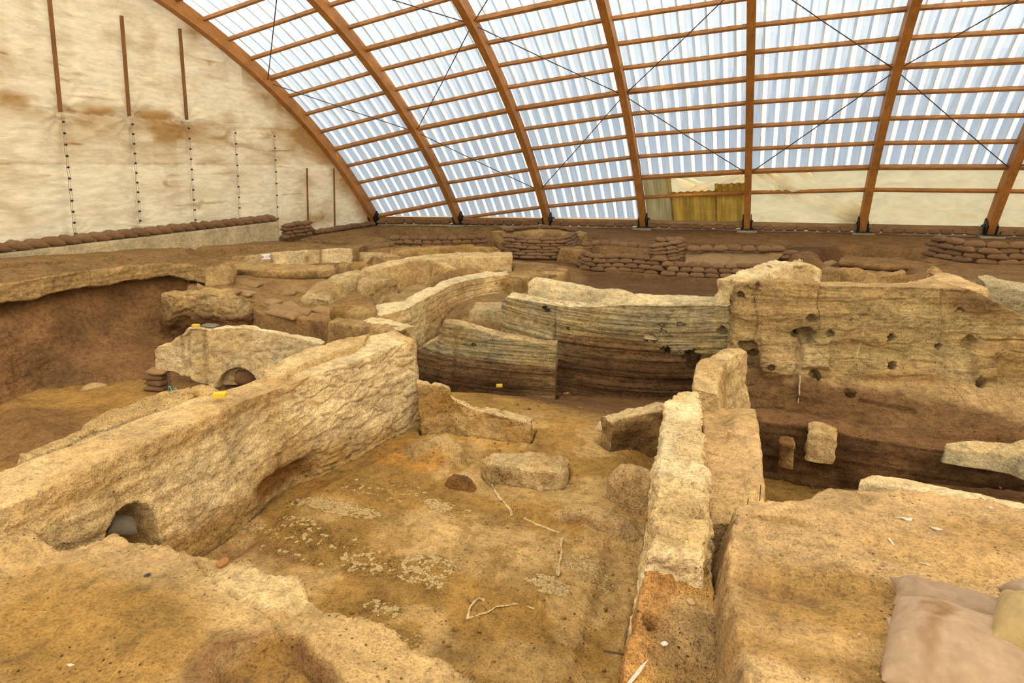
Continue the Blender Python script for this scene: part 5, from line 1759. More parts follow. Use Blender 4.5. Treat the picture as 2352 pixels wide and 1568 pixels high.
    wall('pale plastered wall standing behind the crest of the layered wall', 'mudbrick_wall', [drop(ln, 0.4, 0.12), ln, side(ln, -0.3), drop(ln, 0.3, -0.35)], 'plaster', two(PALE * 0.98, GREYP * 1.1, 2, 56), du=0.03, dv=0.025, lump=0.03, seed=56)
    ln = np.array([WD(px, py, d) for (px, py), d in zip([(1380, 690), (1440, 686), (1500, 688), (1580, 692), (1690, 698)], [13.35, 13.35, 13.3, 13.3, 13.25])])
    wall('flat pale wall top running right behind the layered wall', 'mudbrick_wall', [drop(ln, 0.8, 0.2), ln, side(ln, -0.5, 0.03), drop(ln, 0.3, -0.7)], 'plaster', two(PALE * 0.95, GREYP, 2, 57), du=0.04, dv=0.03, lump=0.03, seed=57)
    ln = L((1078, 715, 0.72), (1110, 712, 0.76), (1150, 714, 0.76), (1162, 722, 0.72))
    wall('low grey clay ledge left of the layered wall crest', 'clay_ledge', [drop(ln, 0.5, 0.1), ln, side(ln, -0.8, 0.05), drop(ln, 0.5, -0.9)], 'rubble', two(GREYP * 0.95, TAN, 2, 58), cat='ledge', du=0.04, dv=0.03, lump=0.05, seed=58)

    # ---------------- walls of the middle distance, left of centre
    def seq(pts, z):
        return np.array([W(p[0], p[1], p[2] if len(p) > 2 else z) for p in pts])
    f3 = seq([(868, 724, 0.95), (900, 716, 1.0), (940, 706, 1.02), (965, 690, 1.02), (1000, 672, 1.02), (1030, 656, 1.02), (1080, 642, 1.0), (1130, 634, 1.0), (1172, 628, 1.0)], 1.0)
    b3 = seq([(862, 700, 0.98), (890, 694, 1.02), (930, 688, 1.04), (950, 676, 1.04), (985, 660, 1.04), (1015, 645, 1.03), (1070, 630, 1.02), (1120, 624, 1.02), (1165, 620, 1.0)], 1.0)
    o = wall('bricked wall climbing back from the end of the layered wall', 'mudbrick_wall', [drop(f3, [-0.1, -0.1, -0.1, 0.0, 0.3, 0.45, 0.5, 0.5, 0.5], 0.1), f3, b3, drop(b3, 0.3, -0.05)], 'plaster',
         two(PLAST * 1.02, TAN, 1.6, 60, [(W(1060, 715, 0.5), (0.9, 1.2, 0.16), BURNT * 1.0, 0.5)], PALE * 0.95), du=0.035, dv=0.028, lump=0.06, lump_s=1.8, dispf=courses(0.14, 0.03, 'x', 61, 0.7), seed=60,
         holes=[(W(1145, 650, 0.8), 0.08, 0.1), (W(1085, 625, 1.0), 0.06, 0.06)])
    drip(o, ((1171, 632), (1170, 648), (1166, 668)), 0.02, M['plaster'], seed=21)
    drip(o, ((943, 700), (946, 730), (946, 752)), 0.016, M['plaster'], seed=22)
    ln = seq([(1172, 650, 0.8), (1190, 640, 0.84), (1215, 632, 0.84), (1238, 640, 0.78)], 0.8)
    wall('rounded clay hump at the right end of the climbing wall', 'clay_mound', [drop(ln, 0.4, 0.1), side(ln, 0.05, -0.1), ln, side(ln, -0.9, 0.04), drop(ln, 0.4, -1.0)], 'rubble', two(TAN, OCHRE, 1.6, 62), cat='mound', du=0.05, dv=0.04, lump=0.08, seed=62)
    f1 = seq([(828, 622, 0.95), (850, 622, 1.05), (900, 608, 1.12), (950, 598, 1.15), (990, 594, 1.16), (1040, 590, 1.16), (1100, 590, 1.14), (1150, 588, 1.12), (1176, 590, 1.1)], 1.1)
    b1 = seq([(838, 612, 1.0), (858, 608, 1.1), (905, 596, 1.15), (955, 586, 1.18), (1000, 582, 1.18), (1050, 578, 1.18), (1105, 580, 1.16), (1150, 580, 1.14), (1174, 582, 1.12)], 1.1)
    o = wall('long pale wall across the middle distance, tallest of its group', 'mudbrick_wall', [drop(f1, [0.3, 0.35, 0.4, 0.42, 0.45, 0.5, 0.55, 0.55, 0.6], 0.15), f1, b1, drop(b1, 0.5, -0.1)], 'plaster',
         two(TAN * 1.05, PLAST, 1.3, 63, (), PLAST * 1.05), du=0.045, dv=0.035, lump=0.07, lump_s=1.6, seed=63, holes=[(W(890, 650, 0.8), 0.09, 0.12), (W(945, 620, 0.9), 0.12, 0.06)])
    for k, px in enumerate((900, 986, 1042, 1083, 1127)):
        drip(o, ((px, 600), (px - 1, 612), (px - 2, 624)), 0.025, M['plaster'], seed=24 + k)
    f2 = seq([(992, 600, 1.1), (1015, 606, 1.06), (1040, 615, 0.95), (1065, 622, 0.82), (1085, 628, 0.7)], 1)
    wall('short rounded wall spur curving down from the long pale wall', 'mudbrick_wall', [drop(f2, 0.4, 0.1), f2, side(f2, -0.4), drop(f2, 0.4, -0.5)], 'plaster', two(PLAST, TAN, 1.6, 64), du=0.04, dv=0.035, lump=0.05, seed=64)
    f4 = seq([(752, 690, 0.5), (770, 660, 0.72), (800, 640, 0.85), (828, 632, 0.9), (860, 650, 0.8)], 0.8)
    o = wall('broad lumpy clay face with a hanging mortar drip left of the long pale wall', 'mudbrick_wall', [drop(f4, 0.2, 0.35), side(f4, 0.12, -0.2), f4, side(f4, -0.7, 0.08), drop(f4, 0.4, -0.8)], 'rubble', two(TAN, PLAST * 0.95, 1.5, 65), du=0.045, dv=0.04, lump=0.1, seed=65)
    drip(o, ((829, 642), (829, 660), (828, 684)), 0.035, M['plaster'], seed=23)
    f5 = seq([(776, 606, 1.0), (800, 606, 1.0), (845, 618, 0.98)], 1)
    wall('rusty clay step between lip wall and lumpy clay face', 'earth_step', [drop(f5, 0.5, 0.1), f5, side(f5, -0.5), drop(f5, 0.5, -0.6)], 'rubble', two(OCHRE * 1.05, TAN, 1.5, 66), cat='step', du=0.05, dv=0.04, lump=0.06, seed=66)
    # lip wall above the slope of half buried bags
    f6 = seq([(478, 612, 1.0), (500, 614, 1.0), (560, 618, 1.0), (620, 622, 0.98), (690, 622, 0.98), (740, 620, 0.98), (772, 616, 0.98)], 1)
    b6 = seq([(470, 600, 1.05), (505, 597, 1.08), (560, 601, 1.06), (620, 605, 1.04), (690, 608, 1.03), (740, 607, 1.02), (768, 606, 1.02)], 1)
    wall('undercut clay lip wall above the slope of half buried sandbags', 'mudbrick_wall', [side(f6, -0.3, -0.38), side(f6, 0.0, -0.22), f6, b6, drop(b6, 0.6, -0.1)], 'rubble', two(TAN * 1.02, SOIL, 1.5, 67, (), TAN * 1.1), du=0.05, dv=0.04, lump=0.07, seed=67,
         holes=[(W(680, 622, 0.9), 0.07, 0.1)])
    # B.119 wall
    f7 = seq([(448, 604, 0.98), (480, 596, 1.05), (540, 588, 1.12), (600, 582, 1.15), (660, 576, 1.18), (720, 572, 1.18), (780, 570, 1.18), (824, 571, 1.16)], 1.1)

    def c119(P, N):
        c = two(TAN, SOIL, 1.3, 68, (), SOIL * 1.05)(P, N)
        for (px0, px1, st) in ((628, 680, 0.9), (705, 745, 0.95), (742, 770, 0.9), (680, 700, 0.5), (590, 628, 0.45)):
            a, b = W(px0, 590, 1.0), W(px1, 590, 1.0)
            e = np.abs(P[:, 0] - (a[0] + b[0]) / 2) / (abs(b[0] - a[0]) / 2) + 0.3 * fbm(P * 2.2, 3, 69)
            c = lerp(c, PALE * 1.05, (1 - sstep(0.85, 1.1, e)) * sstep(0.2, 0.6, -N[:, 1]) * st)
        return c
    o = wall('low wall face with flaking white plaster behind the numbered card', 'mudbrick_wall', [drop(f7, [1.12, 0.98, 0.75, 0.6, 0.6, 0.6, 0.6, 0.6], 0.06), f7, side(f7, -0.8, 0.04), drop(f7, 1.1, -0.9)], 'plaster', c119, du=0.045, dv=0.03, lump=0.05, seed=68)
    f8 = seq([(828, 582, 1.05), (850, 584, 1.0), (878, 585, 1.0), (880, 590, 0.95)], 1)
    wall('low clay step right of the numbered card wall', 'earth_step', [drop(f8, 0.6, 0.05), f8, side(f8, -0.6), drop(f8, 0.6, -0.7)], 'plaster', two(TAN, PLAST, 1.5, 70), cat='step', du=0.05, dv=0.04, lump=0.04, seed=70)
    f9 = seq([(832, 590, 0.9), (860, 590, 0.9), (892, 592, 0.9)], 1)
    wall('second low clay step in front of the numbered card wall corner', 'earth_step', [drop(f9, 0.4, 0.05), f9, side(f9, -0.6), drop(f9, 0.5, -0.7)], 'plaster', two(TAN, SOIL, 1.5, 71), cat='step', du=0.05, dv=0.04, lump=0.05, seed=71)
    f10 = seq([(896, 576, 1.1), (950, 572, 1.14), (1010, 568, 1.16), (1060, 566, 1.16), (1110, 569, 1.12), (1122, 574, 1.08)], 1.1)
    wall('clay wall in front of the short sandbag wall, far left of centre', 'mudbrick_wall', [drop(f10, 0.55, 0.1), f10, side(f10, -0.5, 0.02), drop(f10, 0.6, -0.6)], 'plaster', two(TAN * 1.02, OCHRE * 1.05, 1.4, 72), du=0.05, dv=0.035, lump=0.06, seed=72)
    f11 = seq([(1000, 578, 1.0), (1040, 574, 1.02), (1090, 575, 1.0), (1106, 580, 0.95)], 1)
    wall('pale clay ledge against the front of the far clay wall', 'clay_ledge', [drop(f11, 0.5, 0.1), f11, side(f11, -0.3), drop(f11, 0.6, -0.4)], 'plaster', two(PLAST, TAN, 1.6, 73), cat='ledge', du=0.05, dv=0.035, lump=0.04, seed=73)
    # bank edge of the brown pit by the layered wall
    f12 = seq([(1180, 640, 0.72), (1220, 640, 0.74), (1265, 632, 0.76), (1303, 622, 0.78), (1308, 612, 0.78)], 0.75)
    wall('flat earth tongue ending at the brown pit', 'earth_ledge', [drop(f12, 0.3, 0.05), f12, side(f12, -0.9, 0.0), drop(f12, 0.35, -1.1)], 'ground', two(SOIL * 1.1, TAN, 1.4, 74), cat='ledge', du=0.06, dv=0.05, lump=0.06, seed=74)
    # gable-side soil bank seen behind the numbered card wall
    f13 = seq([(700, 552, 1.1), (740, 552, 1.1), (800, 556, 1.1), (850, 562, 1.1), (895, 560, 1.1)], 1.1)
    wall('dark soil bank left of the short sandbag wall', 'earth_bank', [drop(f13, 0.55, 0.2), f13, side(f13, -1.2, 0.02), drop(f13, 0.8, -1.4)], 'ground', two(BROWN * 1.3, SOIL * 0.8, 1.4, 75, (), SOIL * 0.95), cat='bank', du=0.06, dv=0.05, lump=0.07, seed=75)

    # ---------------- left pit: section, block, slab
    lt_ = []
    for px, py in ((-420, 706), (-140, 664), (-60, 657), (0, 652), (100, 634), (200, 620), (300, 609), (390, 603), (440, 606), (468, 614)):
        z = 1.4
        for _ in range(40):
            p = W(px, py, z)
            z = 0.5 * z + 0.5 * (g0(p[:1], p[1:2])[0] + 0.02)
        lt_.append(W(px, py, z))
    lt_ = np.array(lt_)
    lb_ = under(lt_, [800, 735, 722, 702, 682, 661, 645, 634, 645, 655])
    un = side(lb_, -0.45, -0.03)
    md_ = under(side(lb_, 0.25), [860, 790, 785, 780, 770, 760, 745, 735, 722, 705])
    bs = np.array([W(px, py, -0.7) for px, py in ((-420, 1040), (-140, 968), (-60, 950), (0, 935), (100, 895), (200, 890), (300, 878), (400, 850), (470, 825), (520, 815))])
    lk_ = side(lt_, -0.9)
    lk_[:, 2] = np.maximum(g0(lk_[:, 0], lk_[:, 1]), lt_[:, 2]) + 0.02
    lz_ = side(lt_, -1.1)
    lz_[:, 2] = g0(lz_[:, 0], lz_[:, 1]) - 0.10

    def pcol(P, N):
        c = two(BROWN * 1.25, BROWN * 1.7, 1.2, 80)(P, N)
        zt = np.interp(np.arctan2(P[:, 0], P[:, 1]), np.arctan2(lb_[:, 0], lb_[:, 1]), lb_[:, 2])
        c = lerp(c, TAN * 1.0, sstep(-0.06, 0.04, P[:, 2] - zt))
        c = lerp(c, SOIL * 1.1, sstep(0.6, 0.95, N[:, 2]) * sstep(0.0, 0.1, P[:, 2] - zt))
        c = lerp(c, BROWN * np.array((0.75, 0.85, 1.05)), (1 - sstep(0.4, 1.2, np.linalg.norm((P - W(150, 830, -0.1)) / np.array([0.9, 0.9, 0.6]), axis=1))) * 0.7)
        return c
    CAPS.append((bs[:9], lz_[:9], 0.35))
    wall('pale overhanging soil lip and concave brown face of the left pit', 'pit_face', [bs, md_, un, lb_, lt_, lk_, lz_], 'rubble', pcol, cat='bank', cap=None, du=0.05, dv=0.04, rnd=4, lump=0.09, lump_s=1.6, rough=0.025, seed=80,
         dispf=strat(5, 0.05, 81, 0.1), holes=[(W(96, 687, 1.2), 0.07, 0.1), (W(210, 729, 0.6), 0.08, 0.1)])
    q1 = L((398, 680, 0.85), (420, 672, 0.9), (470, 674, 0.88), (520, 678, 0.85), (560, 682, 0.78), (590, 690, 0.6))
    wall('crumbling projecting wall stump on the rim of the left pit', 'mudbrick_wall', [drop(q1, [-0.1, -0.2, -0.4, -0.5, -0.5, -0.5], [-0.5, -0.4, -0.3, -0.2, -0.1, 0.0]), under(q1, [702, 702, 708, 708, 706, 710]), q1, side(q1, -0.6, 0.02), drop(q1, 0.2, -0.8)], 'rubble',
         lambda P, N: lerp(two(TAN * 1.0, PLAST * 0.9, 1.6, 82, (), TAN * 1.1)(P, N), BROWN * 1.2, sstep(0.38, 0.18, P[:, 2] + 0.1 * fbm(P * 2, 3, 86))), du=0.035, dv=0.03, lump=0.11, lump_s=2.4, rough=0.03, seed=82, edge_chip=0.07)
    q2 = L((570, 724, 0.22), (640, 728, 0.2), (700, 735, 0.18), (770, 738, 0.18), (850, 742, 0.18), (920, 750, 0.15))
    wall('dark brown bank face behind the upright plaster fragment', 'earth_bank', [drop(q2, -0.8, 0.5), drop(q2, -0.3, 0.12), q2, side(q2, -0.7, 0.04), drop(q2, -0.2, -0.9)], 'rubble', two(BROWN * 1.5, BROWN * 1.8, 1.4, 83, (), SOIL * 1.1), cat='bank', du=0.05, dv=0.04, lump=0.09, seed=83,
         holes=[(W(625, 750, 0.0), 0.2, 0.08), (W(690, 752, 0.0), 0.12, 0.06)])
    sf_ = L((430, 668, 0.85), (500, 674, 0.80), (560, 690, 0.60), (600, 720, 0.30), (640, 725, 0.26), (700, 732, 0.24), (770, 735, 0.24), (850, 739, 0.24), (895, 745, 0.22))
    sk_ = L((440, 640, 0.87), (510, 631, 0.84), (580, 631, 0.80), (640, 634, 0.77), (690, 636, 0.74), (740, 638, 0.72), (775, 645, 0.66), (812, 664, 0.54), (852, 688, 0.44))
    BANKS_SLOPE.append(wall('soil slope below the clay lip wall, dotted with half buried sandbags', 'earth_slope', [drop(sf_, -0.3, 0.05), sf_, sf_ * 0.5 + sk_ * 0.5 - [0, 0, 0.03], sk_, drop(sk_, 0.0, -0.4)], 'ground',
                            two(SOIL * 1.05, SOIL * 1.25, 1.3, 88), cat='slope', du=0.05, dv=0.05, lump=0.05, lump_s=1.4, seed=88))
    # upright plaster fragment: slab with ragged outline, arch hole cut through
    SP = [(354, 806, 850), (362, 795, 852), (385, 790, 852), (400, 780, 852), (418, 765, 862), (428, 752, 868), (450, 752, 880), (490, 756, 890), (520, 752, 892), (560, 751, 892), (600, 757, 890), (640, 766, 880), (680, 774, 860), (715, 784, 830), (740, 790, 815)]
    sd = np.linspace(15.0, 13.8, len(SP))
    st = np.array([WD(px, py, d) for (px, py, _), d in zip(SP, sd)])
    sb_ = np.array([WD(px, py2, d) for (px, _, py2), d in zip(SP, sd)])
    ac = WD(551, 888, 14.3)

    def slab_disp(P, N):
        d = 0.0 * P[:, 0]
        fr = sstep(0.2, 0.7, -N[:, 1])
        for px in (428, 490):
            x0 = WD(px, 800, 14.6)[0]
            d -= 0.05 * np.exp(-((P[:, 0] - x0) / 0.04) ** 2) * fr
        a, b = WD(428, 800, 14.75)[0], WD(490, 800, 14.55)[0]
        d -= 0.08 * (P[:, 0] > a) * (P[:, 0] < b) * fr
        inside = np.hypot((P[:, 0] - ac[0]) / 0.33, (P[:, 2] - ac[2]) / 0.40)
        d -= 0.5 * (1 - sstep(0.9, 1.05, inside)) * fr
        return d
    wall('upright fragment of plastered wall with a small arched opening', 'plaster_fragment', [sb_, st, side(st, -0.24), side(sb_, -0.24)], 'plaster', two(PALE * 0.92, PLAST, 1.5, 84, (), PALE), skirt=0, du=0.025, dv=0.022, rnd=2, usm=0, lump=0.04, seed=84,
         edge_chip=0.03, dispf=slab_disp)


def bank(name, label, poly, topz, slope, mat, colf, seed, res=0.03, bumps=None, mask=None, cat='bank', zmin=-0.1, rough=1.0):
    """Earth bank as its own body: a weathered height field over its footprint with a closed skirt."""
    poly = np.asarray(poly)[:, :2]
    lo, hi = poly.min(0) - 0.6, poly.max(0) + 0.6
    nx, ny = int((hi[0] - lo[0]) / res), int((hi[1] - lo[1]) / res)
    X, Y = np.meshgrid(np.linspace(lo[0], hi[0], nx), np.linspace(lo[1], hi[1], ny), indexing='ij')
    P2 = np.c_[X.ravel(), Y.ravel()]
    q = np.c_[P2, np.zeros(len(P2))]
    d = sdf_poly(P2, poly) + 0.09 * fbm(q * 2.2, 3, seed) + 0.05 * fbm(q * 7, 3, seed + 1)
    top = topz(P2[:, 0], P2[:, 1]) + rough * (0.03 * fbm(q * 1.8, 3, seed + 2) + 0.013 * fbm(q * 7, 3, seed + 3) + 0.005 * fbm(q * 25, 2, seed + 4))
    if bumps is not None:
        top = top + bumps(P2, q)
    sl = slope(P2[:, 0], P2[:, 1]) if callable(slope) else slope
    t = np.clip(d / sl, 0, 1)
    prof = 1 - t ** 1.6
    z = np.maximum(zmin, zmin + (top - zmin) * prof) + 0.0
    z = np.where(d > 0, z + 0.07 * fbm(np.c_[P2 * 5, z * 5], 4, seed + 6) * prof, z)
    V = np.c_[P2, z]
    quads = grid_quads(nx, ny)
    keep = (z[quads] > zmin + 0.01).any(1)
    quads = quads[keep]
    used, inv = np.unique(quads, return_inverse=True)
    V, quads = V[used], inv.reshape(-1, 4)
    gx = np.gradient(z.reshape(nx, ny), axis=0).ravel()[used]; gy = np.gradient(z.reshape(nx, ny), axis=1).ravel()[used]
    N = np.stack([-gx / res, -gy / res, np.ones(len(used))], 1); N /= np.linalg.norm(N, axis=1, keepdims=True)
    cols = colf(V, N)
    mk = mask(V) if mask is not None else np.zeros(len(V))
    base = np.array([V[:, 0].mean(), V[:, 1].mean(), zmin])
    me = mesh_np(name, V - base, quads, M[mat], cols, mk)
    o = link(name, me, None, base)
    setp(o, label, cat)
    return o


def bank_right_z(P2):
    return 1.52 - 0.04 * P2[:, 1] + 0.0 * P2[:, 0]


BANKS = {}
BANKS_SLOPE = []


def build_banks():
    # right foreground bank
    pr = np.array([W(px, py, z)[:2] for px, py, z in ((1690, 1190, 1.32), (1712, 1163, 1.32), (1760, 1150, 1.32), (1830, 1150, 1.32), (1868, 1132, 1.32), (1905, 1122, 1.3), (1980, 1126, 1.28), (2100, 1124, 1.28), (2200, 1140, 1.28), (2352, 1172, 1.28))] +
                  [(3.6, 6.0), (4.5, 0.2), (0.02, 0.2)] + [W(px, py, 1.36)[:2] for px, py in ((1705, 1568), (1692, 1400), (1682, 1280))])

    def top(x, y):
        return 1.30 + 0.035 * np.clip(5.5 - y, -1, 6) + 0.03 * np.clip(x - 0.5, -1, 3) * 0

    def bumps(P2, q):
        b = 0
        for (px, py, rx, ry, h) in ((1740, 1205, 0.10, 0.06, 0.05), (1800, 1190, 0.35, 0.10, -0.03), (1770, 1340, 0.35, 0.12, -0.05), (1690, 1350, 0.10, 0.5, 0.03), (1900, 1350, 0.5, 0.10, -0.04), (1880, 1160, 0.25, 0.12, 0.05)):
            c = W(px, py, 1.35)
            b = b + h * np.exp(-((P2[:, 0] - c[0]) / rx) ** 2 - ((P2[:, 1] - c[1]) / ry) ** 2)
        # branching shrinkage crack
        crk = np.full(len(P2), 9.0)
        for pts in (((1905, 1225), (1903, 1250), (1912, 1270), (1908, 1290)), ((1912, 1270), (1960, 1280)), ((1870, 1270), (1903, 1250), (1930, 1215)), ((1840, 1240), (1880, 1222))):
            pl = np.array([W(*p, 1.36)[:2] for p in pts])
            for a, c in zip(pl[:-1], pl[1:]):
                ab = c - a
                t = np.clip(((P2 - a) @ ab) / (ab @ ab), 0, 1)
                dd = np.linalg.norm(P2 - (a + t[:, None] * ab) + 0.015 * fbm(q * 9, 2, 12)[:, None], axis=1)
                crk = np.minimum(crk, dd)
        return b - 0.016 * np.exp(-(crk / 0.010) ** 2)

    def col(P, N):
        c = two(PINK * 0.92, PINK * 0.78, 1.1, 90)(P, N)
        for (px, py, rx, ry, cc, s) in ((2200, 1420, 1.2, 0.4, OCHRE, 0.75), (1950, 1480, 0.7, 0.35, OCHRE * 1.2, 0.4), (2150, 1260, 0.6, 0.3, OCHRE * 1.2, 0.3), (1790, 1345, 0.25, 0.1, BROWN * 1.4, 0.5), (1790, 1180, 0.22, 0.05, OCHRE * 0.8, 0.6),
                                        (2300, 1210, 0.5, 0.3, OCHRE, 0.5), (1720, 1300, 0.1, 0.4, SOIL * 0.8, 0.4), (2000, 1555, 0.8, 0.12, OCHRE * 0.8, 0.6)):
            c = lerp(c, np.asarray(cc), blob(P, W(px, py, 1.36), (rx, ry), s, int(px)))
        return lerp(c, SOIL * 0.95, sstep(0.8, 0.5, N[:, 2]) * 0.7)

    def mask(V):
        return 0.16 * blob(V, W(1880, 1260, 1.36), (0.55, 0.45), 1.0, 7)
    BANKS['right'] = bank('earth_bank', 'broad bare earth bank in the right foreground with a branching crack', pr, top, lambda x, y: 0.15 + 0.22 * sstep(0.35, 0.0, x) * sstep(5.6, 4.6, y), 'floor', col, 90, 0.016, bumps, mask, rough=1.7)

    # left foreground bank
    pl = np.array([W(px, py, z)[:2] for px, py, z in ((-200, 1215, 1.0), (0, 1225, 1.0), (120, 1270, 0.98), (200, 1250, 1.0), (262, 1228, 1.0), (330, 1245, 1.0), (420, 1272, 1.0), (455, 1282, 1.0), (500, 1284, 1.0), (560, 1300, 1.0), (640, 1320, 1.0), (690, 1322, 1.0),
                                                      (705, 1352, 1.0), (735, 1385, 0.98), (800, 1432, 0.95), (870, 1452, 0.95), (950, 1500, 0.95), (1040, 1545, 0.95), (1120, 1580, 0.95))] + [(-0.9, 1.6), (-1.0, 0.0), (-9, 0.0), (-9, 3.0)])

    def topl(x, y):
        return 0.99 + 0.03 * np.clip(3.4 - y, -2, 4) - 0.04 * np.clip(x + 2.6, 0, 2)

    pit = np.array([W(px, py, 0.98)[:2] for px, py in ((500, 1530), (545, 1500), (600, 1475), (640, 1450), (690, 1460), (715, 1490), (760, 1540), (800, 1600), (700, 1700), (450, 1700))])
    crest = np.array([W(px, py, 0.98)[:2] for px, py in ((455, 1290), (478, 1330), (540, 1372), (605, 1408), (640, 1440), (665, 1465))])

    def bumpl(P2, q):
        d = sdf_poly(P2, pit) + 0.04 * fbm(q * 4, 3, 14)
        b = -0.13 * (1 - sstep(-0.05, 0.02, d)) - 0.05 * (1 - sstep(-0.3, -0.1, d))
        dd = np.full(len(P2), 9.0)
        for a, c in zip(crest[:-1], crest[1:]):
            ab = c - a
            t = np.clip(((P2 - a) @ ab) / (ab @ ab), 0, 1)
            dd = np.minimum(dd, np.linalg.norm(P2 - (a + t[:, None] * ab) + 0.02 * fbm(q * 7, 2, 12)[:, None], axis=1))
        b = b - 0.035 * np.exp(-(dd / 0.011) ** 2)
        # plastered strip along the room stands a little proud
        strip_ = np.array([W(px, py, 0.98)[:2] for px, py in ((455, 1290), (600, 1312), (690, 1325), (700, 1350), (640, 1420), (605, 1405), (540, 1370), (478, 1330))])
        b = b + 0.018 * (1 - sstep(-0.03, 0.03, sdf_poly(P2, strip_)))
        # groove between strip and near wall remnant
        for (pa, pb, wd, am) in (((640, 1432), (742, 1345), 0.045, -0.035), ((690, 1500), (780, 1568), 0.015, -0.04), ((100, 1270), (215, 1200), 0.16, -0.09)):
            a, c = W(*pa, 0.98)[:2], W(*pb, 0.98)[:2]
            ab = c - a
            t = np.clip(((P2 - a) @ ab) / (ab @ ab), 0, 1)
            b = b + am * np.exp(-(np.linalg.norm(P2 - (a + t[:, None] * ab), axis=1) / wd) ** 2)
        # raised lump at far left against the wall
        lump_ = np.array([W(px, py, 1.1)[:2] for px, py in ((-200, 1290), (0, 1265), (90, 1262), (150, 1228), (205, 1190), (155, 1155), (100, 1150), (0, 1205), (-200, 1230))])
        b = b + 0.13 * (1 - sstep(-0.16, 0.04, sdf_poly(P2, lump_)))
        return b

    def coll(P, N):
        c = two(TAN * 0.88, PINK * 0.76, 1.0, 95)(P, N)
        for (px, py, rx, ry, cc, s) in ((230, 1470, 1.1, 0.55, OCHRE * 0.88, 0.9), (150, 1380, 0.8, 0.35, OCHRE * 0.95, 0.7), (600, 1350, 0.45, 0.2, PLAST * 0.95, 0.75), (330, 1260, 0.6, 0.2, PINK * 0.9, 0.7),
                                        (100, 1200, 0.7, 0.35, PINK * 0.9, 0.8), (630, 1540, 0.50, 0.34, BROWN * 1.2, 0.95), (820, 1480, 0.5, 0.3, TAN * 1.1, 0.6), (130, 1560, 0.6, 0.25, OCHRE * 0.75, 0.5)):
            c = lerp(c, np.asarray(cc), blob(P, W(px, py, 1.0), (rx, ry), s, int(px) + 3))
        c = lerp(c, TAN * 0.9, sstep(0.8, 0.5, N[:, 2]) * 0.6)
        dpit = sdf_poly(P[:, :2], pit) + 0.05 * fbm(P * 4, 3, 14)
        return lerp(c, two(BROWN * 1.15, OCHRE * 0.85, 2.0, 97)(P, N), 1 - sstep(-0.03, 0.03, dpit))
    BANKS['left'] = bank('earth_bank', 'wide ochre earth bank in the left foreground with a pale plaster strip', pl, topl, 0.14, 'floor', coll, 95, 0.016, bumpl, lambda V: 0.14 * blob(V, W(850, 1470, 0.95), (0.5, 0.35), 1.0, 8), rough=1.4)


def clods(name, label, pts, r0, r1, colr, seed):
    """Loose soil crumbs lying on a surface: uncountable, one body."""
    rng = np.random.default_rng(seed)
    bm = bmesh.new(); bmesh.ops.create_icosphere(bm, subdivisions=1, radius=1.0)
    bv = np.array([v.co[:] for v in bm.verts]); bf = np.array([[v.index for v in f.verts] for f in bm.faces]); bm.free()
    V, Q, C = [], [], []
    for i, p in enumerate(pts):
        r = r0 + (r1 - r0) * rng.random() ** 3
        v = bv * (1 + 0.35 * (rng.random((len(bv), 1)) - 0.5)) * r * np.array([1 + 0.5 * rng.random(), 1, 0.75])
        a = rng.random() * 6.28
        v = np.c_[v[:, 0] * math.cos(a) - v[:, 1] * math.sin(a), v[:, 0] * math.sin(a) + v[:, 1] * math.cos(a), v[:, 2]]
        Q.append(np.c_[bf, bf[:, 2]] + len(V) * len(bv)); V.append(v + p + [0, 0, r * 0.35])
        C.append(np.tile(np.asarray(colr) * (0.75 + 0.5 * rng.random()), (len(bv), 1)))
    V, F, C = np.concatenate(V), np.concatenate(Q)[:, :3], np.concatenate(C)
    base = V.mean(0)
    me = bpy.data.meshes.new(name)
    me.from_pydata((V - base).tolist(), [], F.tolist())
    a = me.attributes.new('Col', 'FLOAT_COLOR', 'POINT')
    cc = np.ones((len(V), 4), np.float32); cc[:, :3] = C
    a.data.foreach_set('color', cc.ravel())
    me.attributes.new('mask', 'FLOAT', 'POINT')
    me.materials.append(M['ground'])
    o = link(name, me, None, base)
    setp(o, label, 'soil crumbs', None, 'stuff')


def build_clods():
    rng = np.random.default_rng(5)
    for key, n, lab, cc in (('right', 900, 'loose soil crumbs strewn over the right foreground bank', PINK * 0.75), ('left', 700, 'loose soil crumbs strewn over the left foreground bank', TAN * 0.7)):
        o = BANKS[key]
        co = np.zeros(len(o.data.vertices) * 3, np.float32); o.data.vertices.foreach_get('co', co)
        co = co.reshape(-1, 3) + np.array(o.location)
        f = fbm(co * 1.3, 3, 77)
        sel = np.where((co[:, 2] > 0.7) & (f > -0.1))[0]
        clods('soil_crumbs', lab, co[rng.choice(sel, n)], 0.003, 0.013, cc, 9)
    x = rng.uniform(-5.2, -0.8, 900); y = rng.uniform(3.5, 12.3, 900)
    P2 = np.c_[x, y]
    sel = (sdf_poly(P2, P_ROOM) < -0.3) & (fbm(np.c_[P2 * 0.9, x * 0], 3, 78) > -0.05)
    P2 = P2[sel]
    clods('soil_crumbs', 'loose soil crumbs strewn over the room floor', np.c_[P2, ground_z(P2)], 0.005, 0.022, OCHRE * 0.9, 10)
    x = rng.uniform(0.3, 6, 600); y = rng.uniform(10.3, 12.0, 600)
    P2 = np.c_[x, y]
    clods('soil_crumbs', 'loose soil crumbs at the foot of the tall section', np.c_[P2, ground_z(P2)], 0.006, 0.03, BROWN * 1.4, 11)


